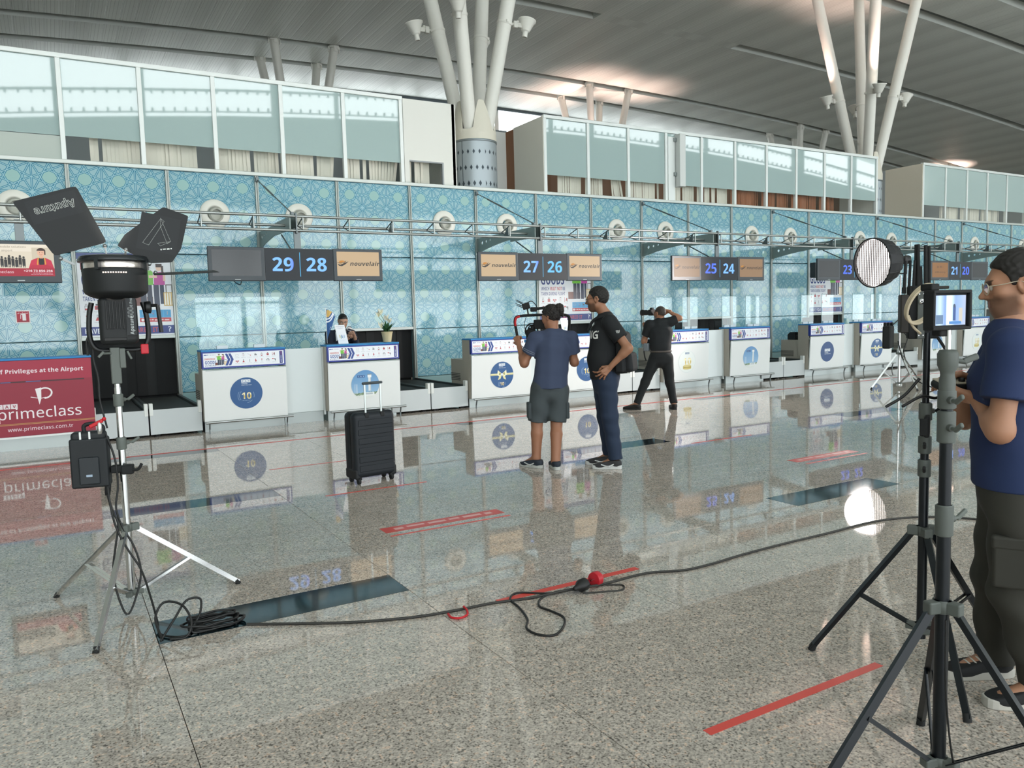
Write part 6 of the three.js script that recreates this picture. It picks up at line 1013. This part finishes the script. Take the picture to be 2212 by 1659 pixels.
// print that follows a garment: a patch pushed onto its surface along -n
const patch = (parent, host, c, n, up, w, h, tex, name, label) => {
  const N = vec(n).clone().normalize(), U = vec(up).clone().addScaledVector(N, -vec(up).dot(N)).normalize(), X = U.clone().cross(N), g = new THREE.PlaneGeometry(w, h, 10, 10), p = g.attributes.position, ray = new THREE.Raycaster(), m = new THREE.Mesh(host.geometry, new THREE.MeshBasicMaterial({ side: THREE.DoubleSide }));
  m.updateMatrixWorld();
  for (let i = 0; i < p.count; i++) { const o = vec(c).clone().addScaledVector(X, p.getX(i)).addScaledVector(U, p.getY(i)); ray.set(o.clone().addScaledVector(N, 0.25), N.clone().negate()); const hit = ray.intersectObject(m)[0]; const q = hit ? hit.point.addScaledVector(N, 0.0015) : o; p.setXYZ(i, q.x, q.y, q.z); }
  g.computeVertexNormals();
  return part(parent, name, g, new THREE.MeshStandardMaterial({ map: tex, transparent: true, alphaTest: 0.4, roughness: 0.7 }), label);
};

const SK1 = '#9a6a50', SK2 = '#96694f', SK5 = '#a97a5f';
const cloth = (c, r = 0.85) => std(c, r);
// camera operator seen from behind
{
  const g = figure('person in slate blue t-shirt and grey cargo shorts, hair tied up, seen from behind', {
    hip: [4.39, 0.86, -6.72], waist: [4.415, 1.0, -6.72], chest: [4.445, 1.22, -6.725], neck: [4.455, 1.39, -6.735], head: [4.458, 1.545, -6.775],
    shL: [4.295, 1.325, -6.82], shR: [4.61, 1.325, -6.64], elL: [4.2, 1.075, -6.9], elR: [4.665, 1.07, -6.66], wrL: [4.232, 1.27, -7.06], wrR: [4.72, 1.22, -6.86],
    hipL: [4.31, 0.8, -6.765], hipR: [4.47, 0.79, -6.675], knL: [4.262, 0.46, -6.78], knR: [4.425, 0.46, -6.66], anL: [4.225, 0.1, -6.75], anR: [4.33, 0.09, -6.55], toeL: [4.15, 0.0, -6.93], toeR: [4.42, 0.0, -6.79], hem: [4.39, 0.815, -6.72],
  }, { face: dirOf(-0.1, 1), look: dirOf(-0.72, 0.7, -0.22), bareLegs: true, skin: SK1, size: 0.97, hair: { color: 0x1c1715, rough: 0.003, side: 0.008, back: 0.01, top: 0.008, line: [[-0.2, -0.07], [-0.07, -0.06], [-0.03, -0.03], [0.0, 0.014], [0.03, 0.03], [0.055, 0.058], [0.09, 0.072], [0.2, 0.08]], extra: [ell([-0.02, 0.065, -0.125], 0.052, 0.055, 0.05), cap([-0.02, 0.03, -0.145], [-0.03, -0.02, -0.14], 0.03, 0.014)] },
    hands: [{ w: V(4.232, 1.27, -7.06), dir: V(0.1, 0.75, -0.55), palm: V(0.7, -0.1, -0.4), curl: 0.85, thumb: 1 }, { w: V(4.72, 1.22, -6.86), dir: V(0.1, 0.45, -0.9), palm: V(-0.8, 0, -0.2), curl: 0.85, thumb: -1 }] });
  const tee = shirt(g, 't_shirt', cloth(0x38425a), { hem: [0.192, 0.142], waist: [0.176, 0.13], chest: [0.175, 0.125], top: [0.12, 0.08], sh: 0.064, sleeve: 0.62, sr: [0.078, 0.078], fold: 0.004, foldF: [38, 9, 38] });
  for (const k of [0.48, 0.54]) part(tee, 'sleeve_stripe', latheTo([[0.078, -0.004], [0.0835, -0.004], [0.0835, 0.004], [0.078, 0.004]], g.J.shL.clone().lerp(g.J.elL, k).toArray(), g.J.elL.clone().sub(g.J.shL).toArray(), 32), std(0x6b7383, 0.8));
  const sh = trousers(g, 'cargo_shorts', cloth(0x3f4649), { waist: [0.145, 0.105], hip: [0.168, 0.126], short: 0.98, r: [0.112, 0.098], fold: 0.005 });
  for (const [q, s] of [['L', -1], ['R', 1]]) { const c = g.J['hip' + q].clone().lerp(g.J['kn' + q], 0.62).addScaledVector(g.R, s * 0.097).addScaledVector(g.F, 0.0); part(sh, 'side_pocket', rbox(0.04, 0.17, 0.15, 0.014, c.x, c.y, c.z, Math.atan2(g.F.x, g.F.z)), cloth(0x3b4245)); }
  shoe(g.t, [4.235, 0, -6.68], [4.15, 0, -6.93], 'shoe', cloth(0x222a35, 0.7), std(0xb9bab6, 0.6), { mark: std(0xc6c9c9, 0.6), thick: 0.026 }); shoe(g.t, [4.315, 0, -6.5], [4.42, 0, -6.76], 'shoe', cloth(0x222a35, 0.7), std(0xb9bab6, 0.6), { thick: 0.026 });
  rebase(g.t);
}
// man in black with a backpack
let teeMan;
{
  const g = figure('standing man in a black printed t-shirt and dark jeans with a hand on his hip', {
    hip: [4.875, 0.93, -6.41], waist: [4.868, 1.1, -6.42], chest: [4.895, 1.36, -6.43], neck: [4.905, 1.545, -6.43], head: [4.83, 1.715, -6.475],
    shL: [4.83, 1.475, -6.265], shR: [4.985, 1.475, -6.6], elL: [4.925, 1.215, -6.1], elR: [5.06, 1.2, -6.66], wrL: [4.785, 1.03, -6.215], wrR: [4.95, 1.0, -6.68],
    hipL: [4.825, 0.88, -6.32], hipR: [4.905, 0.88, -6.5], knL: [4.82, 0.5, -6.27], knR: [4.91, 0.5, -6.47], anL: [4.835, 0.1, -6.215], anR: [4.93, 0.1, -6.43], toeL: [4.665, 0, -6.33], toeR: [4.75, 0, -6.54], hem: [4.872, 0.9, -6.415],
  }, { face: dirOf(-0.9, 0.4), look: dirOf(-0.92, 0.38, -0.03), skin: SK2, size: 1.03, beard: 0.62, glasses: std(0x2a2422, 0.4), hair: { color: 0x15120f, rough: 0.0015, top: 0.004, line: [[-0.2, -0.05], [-0.07, -0.05], [-0.035, -0.03], [-0.012, 0.006], [0.0, -0.012], [0.014, -0.012], [0.024, 0.02], [0.05, 0.05], [0.085, 0.066], [0.2, 0.075]] },
    hands: [{ w: V(4.785, 1.03, -6.215), dir: V(-0.62, -0.62, -0.35), palm: V(0.35, -0.1, -0.9), curl: 0.22, thumb: -1, fan: 0.5 }, { w: V(4.95, 1.0, -6.68), dir: V(-0.2, -1, 0), palm: V(0, 0, 1), curl: 0.4, thumb: 1 }] });
  teeMan = shirt(g, 't_shirt', cloth(0x14171a), { hem: [0.172, 0.152], waist: [0.178, 0.166], chest: [0.185, 0.145], top: [0.125, 0.085], sh: 0.066, sleeve: 0.62, sr: [0.085, 0.084], fold: 0.003, foldF: [16, 22, 16] });
  trousers(g, 'jeans', cloth(0x1e2c42), { waist: [0.155, 0.125], hip: [0.165, 0.142], long: 1.02, r: [0.108, 0.083, 0.07], fold: 0.0045, foldF: [14, 42, 14] });
  for (const [a, b] of [[[4.845, 0, -6.165], [4.665, 0, -6.33]], [[4.945, 0, -6.42], [4.75, 0, -6.54]]]) shoe(g.t, a, b, 'shoe', cloth(0x2b2b2d, 0.75), std(0xc3c4c2, 0.55), { mark: std(0xd5d7d7, 0.5), thick: 0.03 });
  const ct = canvas(256, 256, (c) => { c.clearRect(0, 0, 256, 256); text(c, 'ING', 8, 220, 190, '#e4e4e0', { sx: 0.72, skew: -0.15 }); }), ac = canvas(128, 128, (c) => { c.clearRect(0, 0, 128, 128); c.strokeStyle = '#c9cbc8'; c.lineWidth = 9; c.strokeRect(40, 46, 46, 40); lines(c, [[20, 50], [52, 40], [60, 70]], '#c9cbc8', 8); lines(c, [[86, 86], [104, 30]], '#c9cbc8', 8); });
  patch(g.t, teeMan, V(4.79, 1.37, -6.42), dirOf(-0.985, -0.17), V(0, 1, 0), 0.2, 0.15, ct, 'chest_print', 'large pale letters cut by the fold of the chest');
  patch(g.t, teeMan, V(4.855, 1.385, -6.2), dirOf(0.1, -1), V(0, 1, 0), 0.06, 0.06, ac, 'sleeve_print', 'small pale mark on the sleeve');
  rebase(g.t);
  const bp = thing('backpack', 'black backpack on the back of the man in the printed t-shirt', 'backpack'), bm = cloth(0x121518, 0.8);
  const q = Math.atan2(g.F.x, g.F.z), at = (f, r, y) => { const p = V(4.89, y, -6.43).addScaledVector(g.F, f).addScaledVector(g.R, r); return [p.x, p.y, p.z]; };
  part(bp, 'pack', [rbox(0.29, 0.42, 0.11, 0.05, ...at(-0.2, 0, 1.17), q, 0.06, 0, 4), rbox(0.25, 0.2, 0.09, 0.04, ...at(-0.27, 0, 1.07), q, 0.1, 0, 4)], bm);
  part(bp, 'side_pocket', rbox(0.05, 0.15, 0.09, 0.02, ...at(-0.2, -0.16, 1.05), q, 0.05), bm); part(bp, 'buckle', rbox(0.02, 0.05, 0.03, 0.006, ...at(-0.29, -0.12, 1.22), q), std(0x2a2e30, 0.5));
  for (const s of [-1, 1]) part(bp, 'strap', tube([at(-0.15, 0.1 * s, 1.36), at(-0.1, 0.105 * s, 1.48), at(-0.01, 0.11 * s, 1.535), at(0.08, 0.115 * s, 1.5), at(0.145, 0.12 * s, 1.4)], 0.016, 30, 8), bm);
  rebase(bp);
}
// photographer in black
{
  const g = figure('photographer dressed all in black, legs wide apart, seen from behind', {
    hip: [8.42, 0.87, -9.6], waist: [8.425, 1.0, -9.61], chest: [8.45, 1.24, -9.63], neck: [8.465, 1.42, -9.65], head: [8.485, 1.535, -9.69],
    shL: [8.295, 1.36, -9.73], shR: [8.605, 1.4, -9.57], elL: [8.27, 1.09, -9.83], elR: [8.735, 1.45, -9.5], wrL: [8.42, 1.28, -9.95], wrR: [8.63, 1.57, -9.64],
    hipL: [8.34, 0.82, -9.645], hipR: [8.505, 0.82, -9.55], knL: [8.2, 0.44, -9.73], knR: [8.515, 0.43, -9.5], anL: [8.05, 0.09, -9.77], anR: [8.5, 0.09, -9.39], toeL: [7.93, 0, -9.95], toeR: [8.62, 0, -9.6], hem: [8.424, 0.93, -9.6],
  }, { face: dirOf(-0.12, 1), look: dirOf(-0.5, 0.86, 0), skin: SK2, size: 0.97, beard: 0.5, hair: { color: 0x3a322c, rough: 0.0012, side: -0.004, top: -0.004, back: -0.005 },
    hands: [{ w: V(8.42, 1.28, -9.95), dir: V(0.3, 0.8, -0.2), palm: V(0.2, 0.3, -0.8), curl: 0.5, thumb: 1 }, { w: V(8.63, 1.57, -9.64), dir: V(-0.5, 0.1, -0.8), palm: V(-0.6, -0.4, 0.2), curl: 0.55, thumb: -1 }] });
  shirt(g, 't_shirt', cloth(0x111518), { hem: [0.162, 0.12], waist: [0.17, 0.128], chest: [0.19, 0.13], top: [0.12, 0.085], sh: 0.068, sleeve: 0.66, sr: [0.08, 0.075], fold: 0.003 });
  const tr = trousers(g, 'trousers', cloth(0x101315), { waist: [0.15, 0.115], hip: [0.165, 0.135], long: 0.98, r: [0.102, 0.072, 0.057], fold: 0.0035, rise: 0.5 });
  part(tr, 'belt', [...Array(1)].map(() => { const P = []; for (let i = 0; i < 24; i++) { const a = (i / 24) * 2 * PI; P.push(V(8.423, 0.93, -9.603).addScaledVector(g.R, 0.166 * Math.cos(a)).addScaledVector(g.F, 0.125 * Math.sin(a)).toArray()); } return tube(P, 0.016, 60, 8, true); }), std(0x4a423d, 0.6));
  for (const [a, b] of [[[8.075, 0, -9.73], [7.93, 0, -9.95]], [[8.485, 0, -9.35], [8.62, 0, -9.6]]]) shoe(g.t, a, b, 'shoe', cloth(0x14110f, 0.6), std(0x0e0d0c, 0.7));
  rebase(g.t);
  const c = thing('photo_camera', 'black photo camera held up to the face of the man in black', 'camera', [8.435, 1.505, -9.825], Math.atan2(dirOf(-0.72, 0.69).x, dirOf(-0.72, 0.69).z));
  part(c, 'housing', [rbox(0.14, 0.1, 0.06, 0.015, 0, 0.05, 0), rbox(0.06, 0.04, 0.05, 0.012, 0, 0.11, 0), rbox(0.04, 0.1, 0.08, 0.015, -0.055, 0.05, 0.01)], matBlack); part(c, 'lens', [latheTo([[0, 0], [0.036, 0], [0.038, 0.05], [0.042, 0.07], [0.042, 0.13], [0.048, 0.135], [0.05, 0.17], [0.04, 0.17], [0, 0.15]], [0, 0.05, 0.03], [0, 0, 1], 28)], black);
  part(c, 'strap', tube([[-0.07, 0.07, 0], [-0.11, -0.1, 0.02], [-0.12, -0.3, 0.0], [-0.1, -0.45, -0.02], [-0.06, -0.3, -0.02], [-0.03, -0.1, 0.0]], 0.006, 60, 6), rubber);
  const b = thing('belt_bag', 'grey camera pouch hanging at the left hip of the photographer', 'bag'); part(b, 'pouch', rbox(0.09, 0.13, 0.09, 0.02, 8.245, 1.0, -9.74, 0.5), std(0x6b7278, 0.6)); part(b, 'strap', [tube([[8.235, 1.06, -9.74], [8.21, 0.98, -9.76], [8.215, 0.84, -9.75], [8.235, 0.78, -9.74]], 0.01, 30, 6)], rubber); rebase(b);
}
// woman behind the desk
{
  const g = figure('woman in navy blazer and white blouse standing behind a desk', {
    hip: [4.16, 0.86, -12.84], waist: [4.17, 1.02, -12.83], chest: [4.18, 1.22, -12.82], neck: [4.2, 1.39, -12.81], head: [4.225, 1.55, -12.77],
    shL: [4.36, 1.335, -12.74], shR: [4.015, 1.335, -12.88], elL: [4.425, 1.1, -12.68], elR: [3.98, 1.1, -12.8], wrL: [4.34, 1.3, -12.56], wrR: [4.19, 1.24, -12.58],
    hipL: [4.24, 0.82, -12.82], hipR: [4.08, 0.82, -12.86], knL: [4.24, 0.46, -12.8], knR: [4.08, 0.46, -12.84], anL: [4.24, 0.09, -12.82], anR: [4.08, 0.09, -12.86], toeL: [4.25, 0, -12.64], toeR: [4.09, 0, -12.68], hem: [4.16, 0.84, -12.84],
  }, { face: dirOf(0.12, -1), look: dirOf(0.32, -0.9, -0.38), skin: '#b08a74', size: 0.95, hair: { color: 0x0d0c0d, gloss: 0.4, rough: 0.0008, side: -0.002, line: [[-0.2, -0.06], [-0.07, -0.055], [-0.035, -0.03], [0.0, 0.02], [0.03, 0.045], [0.055, 0.06], [0.09, 0.07], [0.2, 0.075]], extra: [ell([0, -0.01, -0.125], 0.032, 0.034, 0.028)] },
    hands: [{ w: V(4.34, 1.3, -12.56), dir: V(-0.55, 0.75, 0.3), palm: V(-0.5, -0.2, 0.6), curl: 0.65, thumb: -1 }, { w: V(4.19, 1.24, -12.58), dir: V(0.5, 0.75, 0.25), palm: V(0.5, -0.1, 0.6), curl: 0.65, thumb: 1 }] });
  const bl = shirt(g, 'blazer', cloth(0x161d30, 0.75), { hem: [0.175, 0.12], waist: [0.158, 0.115], chest: [0.17, 0.125], top: [0.11, 0.08], sh: 0.06, sleeve: 0.98, sr: [0.07, 0.062], fold: 0.0025 });
  for (const q of ['L', 'R']) part(bl, 'sleeve', rod(g.J['el' + q], g.J['el' + q].clone().lerp(g.J['wr' + q], 0.7), 0.062, 0.05, 24), cloth(0x161d30, 0.75));
  part(g.t, 'blouse', ext([[-0.055, 0.34], [0.055, 0.34], [0.05, 0.2], [0.042, 0.0], [-0.042, 0.0], [-0.05, 0.2]], 0.02, 0.006).rotateY(Math.atan2(g.F.x, g.F.z)).translate(4.18 + g.F.x * 0.115, 1.02, -12.82 + g.F.z * 0.115), cloth(0xe4e6e8)); part(g.t, 'scarf', [ball(0.05, 4.305, 1.41, -12.7, 1, 1, 0.6), tube([[4.12, 1.41, -12.77], [4.2, 1.375, -12.7], [4.28, 1.41, -12.72]], 0.022, 30, 8)], std(0xffffff, 0.8, 0, { map: canvas(64, 64, (c) => { fill(c, '#d8d6d6', 0, 0, 64, 64); for (let i = 0; i < 40; i++) disc(c, rnd() * 64, rnd() * 64, 3 + rnd() * 3, '#2b2d3a'); }, true) }), 'speckled grey scarf');
  trousers(g, 'trousers', cloth(0x161d30), { waist: [0.14, 0.105], hip: [0.165, 0.12], long: 0.97, r: [0.095, 0.07, 0.06], fold: 0.002 });
  shoe(g.t, [4.24, 0, -12.87], [4.25, 0, -12.64], 'shoe', cloth(0x111111, 0.5), std(0x0b0b0b, 0.6), { length: 0.24 }); shoe(g.t, [4.08, 0, -12.91], [4.09, 0, -12.68], 'shoe', cloth(0x111111, 0.5), std(0x0b0b0b, 0.6), { length: 0.24 });
  rebase(g.t);
}
// man in the right foreground
{
  const g = figure('man in dark blue t-shirt and glasses cut by the right picture edge', {
    hip: [3.215, 0.9, -1.6], waist: [3.215, 1.03, -1.62], chest: [3.22, 1.27, -1.64], neck: [3.238, 1.475, -1.65], head: [3.252, 1.645, -1.648],
    shL: [3.06, 1.405, -1.55], shR: [3.372, 1.395, -1.728], elL: [2.995, 1.105, -1.55], elR: [3.33, 1.09, -1.87], wrL: [3.11, 1.2, -1.7], wrR: [3.24, 1.262, -1.78],
    hipL: [3.15, 0.85, -1.555], hipR: [3.275, 0.85, -1.65], knL: [3.15, 0.47, -1.56], knR: [3.275, 0.47, -1.69], anL: [3.235, 0.09, -1.49], anR: [3.36, 0.09, -1.73], toeL: [3.06, 0, -1.61], toeR: [3.17, 0, -1.83], hem: [3.215, 0.86, -1.6],
  }, { face: dirOf(-0.86, 0.5), look: dirOf(-0.92, 0.36, -0.1), skin: SK5, size: 1.0, beard: 0.55, beardTone: '#2c221d', glasses: std(0xb9ad98, 0.3), hair: { color: 0x1b1714, rough: 0.0016, top: 0.014, side: 0.003, back: 0.002, line: [[-0.2, -0.055], [-0.07, -0.05], [-0.04, -0.028], [-0.02, 0.008], [-0.004, 0.022], [0.006, -0.006], [0.02, -0.004], [0.028, 0.03], [0.05, 0.062], [0.085, 0.082], [0.2, 0.095]] },
    hands: [{ w: V(3.11, 1.2, -1.7), dir: V(0, 0.3, 0).addScaledVector(RI, -0.75).addScaledVector(FW, 0.5), palm: V(0.1, 0.7, -0.7), curl: 0.35, thumb: 1, fan: 0.3 }, { w: V(3.24, 1.262, -1.78), dir: V(0, 0.25, 0).addScaledVector(RI, -1), palm: V(0, -0.9, 0.3), curl: 0.3, thumb: -1, fan: 0.3 }] });
  shirt(g, 't_shirt', cloth(0x1d2d54), { hem: [0.185, 0.156], waist: [0.178, 0.138], chest: [0.19, 0.135], top: [0.125, 0.085], sh: 0.066, sleeve: 0.62, sr: [0.083, 0.08], fold: 0.003, foldF: [14, 26, 14] });
  const tr = trousers(g, 'cargo_trousers', cloth(0x35342e), { waist: [0.15, 0.11], hip: [0.168, 0.136], long: 1.03, r: [0.108, 0.09, 0.075], fold: 0.006, foldF: [18, 34, 18] });
  { const c = g.J.hipL.clone().lerp(g.J.knL, 0.68).addScaledVector(g.R, -0.088), q = Math.atan2(g.F.x, g.F.z); part(tr, 'side_pocket', [rbox(0.035, 0.19, 0.16, 0.014, c.x, c.y, c.z, q), rbox(0.042, 0.05, 0.17, 0.012, c.x, c.y + 0.08, c.z, q)], cloth(0x35342e)); }
  for (const [a, b] of [[[3.285, 0, -1.46], [3.06, 0, -1.61]], [[3.39, 0, -1.7], [3.17, 0, -1.83]]]) shoe(g.t, a, b, 'shoe', cloth(0x191a1c, 0.8), std(0xb9b6ae, 0.6), { laces: std(0xc9c6be, 0.7), thick: 0.03 });
  rebase(g.t);
  const rm = thing('remote_control', 'dark hand controller held in both hands of the man in blue', 'controller', [3.125, 1.235, -1.81], -0.53); part(rm, 'housing', rbox(0.14, 0.03, 0.07, 0.012, 0, 0.015, 0, 0, 0.2), matBlack); part(rm, 'light_band', rbox(0.12, 0.008, 0.072, 0.003, 0, 0.03, 0, 0, 0.2), std(0xb8ae9c, 0.5)); part(rm, 'knob', lathe([[0, 0], [0.012, 0], [0.011, 0.014], [0, 0.015]], 0.03, 0.03, 0.02, 16), black);
}

// ---------- camera gimbal held by the camera operator ----------
{
  const t = thing('camera_gimbal', 'black handheld camera gimbal with curved bar handles and a spiky transmitter', 'camera rig');
  const bar1 = part(t, 'handle_bar', [tube([[4.286, 1.27, -7.14], [4.284, 1.31, -7.155], [4.274, 1.42, -7.172], [4.268, 1.505, -7.185], [4.28, 1.55, -7.18], [4.331, 1.564, -7.153], [4.434, 1.569, -7.093], [4.583, 1.569, -7.006], [4.72, 1.565, -6.925], [4.77, 1.545, -6.9], [4.775, 1.49, -6.895], [4.765, 1.38, -6.9], [4.76, 1.26, -6.9]], 0.0145, 120, 12)], rubber);
  part(bar1, 'red_band', tube([[4.268, 1.46, -7.172], [4.264, 1.505, -7.17], [4.276, 1.545, -7.165], [4.31, 1.56, -7.148]], 0.0125, 24, 8), red, 'red stripe at the bend');
  part(t, 'camera_body', [rbox(0.13, 0.1, 0.16, 0.012, 4.53, 1.47, -7.1, -0.53), latheTo([[0, 0], [0.04, 0], [0.045, 0.1], [0.05, 0.11], [0, 0.11]], [4.56, 1.47, -7.18], [0.5, 0, -0.86], 24)], matBlack);
  part(t, 'motor_arm', [latheTo([[0, 0], [0.035, 0], [0.035, 0.05], [0, 0.05]], [4.43, 1.43, -7.13], [0.86, 0, 0.5], 24), tube([[4.43, 1.43, -7.13], [4.4, 1.36, -7.13], [4.43, 1.28, -7.11], [4.5, 1.25, -7.08]], 0.022, 30, 10), rbox(0.1, 0.12, 0.08, 0.02, 4.43, 1.36, -7.13, -0.53), rbox(0.12, 0.06, 0.06, 0.012, 4.5, 1.13, -7.07, -0.53), rod([4.5, 1.25, -7.08], [4.5, 1.13, -7.07], 0.018)], matBlack);
  part(t, 'cable_loop', [[0, 0.06], [0.02, 0.075], [0.035, 0.06]].map(([q, r]) => tube([...Array(10)].map((_, i) => { const a = (i / 10) * 2 * PI; return [4.43 + 0.86 * r * Math.cos(a) * 0.9 + q, 1.4 + r * Math.sin(a) * 1.1, -7.14 + 0.5 * r * Math.cos(a) * 0.9]; }), 0.006, 50, 7, true)), rubber);
  part(t, 'blue_battery', [rbox(0.05, 0.035, 0.03, 0.006, 4.387, 1.295, -7.15, -0.53)], std(0x3a8fd0, 0.4)); part(t, 'grip_rod', rod([4.387, 1.28, -7.15], [4.388, 1.1, -7.133], 0.012, 0.014), std(0x5b5478, 0.5));
  const tx = part(t, 'transmitter', [rbox(0.08, 0.07, 0.05, 0.008, 4.392, 1.668, -7.15, -0.53, 0, 0.25), rbox(0.07, 0.05, 0.06, 0.012, 4.46, 1.63, -7.11, -0.53), rod([4.4, 1.57, -7.12], [4.4, 1.65, -7.14], 0.008), rbox(0.11, 0.03, 0.05, 0.01, 4.52, 1.64, -7.07, -0.53, 0, 0.1)], matBlack);
  for (const [y, d] of [[1.738, 0], [1.72, 0.02], [1.7, 0.0], [1.68, 0.02]]) part(tx, 'antenna', rod([4.36 + d * 0.3, y - 0.035, -7.165 + d], [4.295, y, -7.205 + d], 0.0045, 0.004, 8), rubber);
  part(tx, 'cable', tube([[4.4, 1.7, -7.14], [4.44, 1.72, -7.12], [4.48, 1.68, -7.1], [4.5, 1.62, -7.08]], 0.005, 24, 6), rubber); part(t, 'thin_wire', tube([[4.38, 1.56, -7.13], [4.36, 1.48, -7.14], [4.37, 1.4, -7.14]], 0.003, 20, 6), rubber);
  rebase(t);
}
renderer.render(scene, camera);
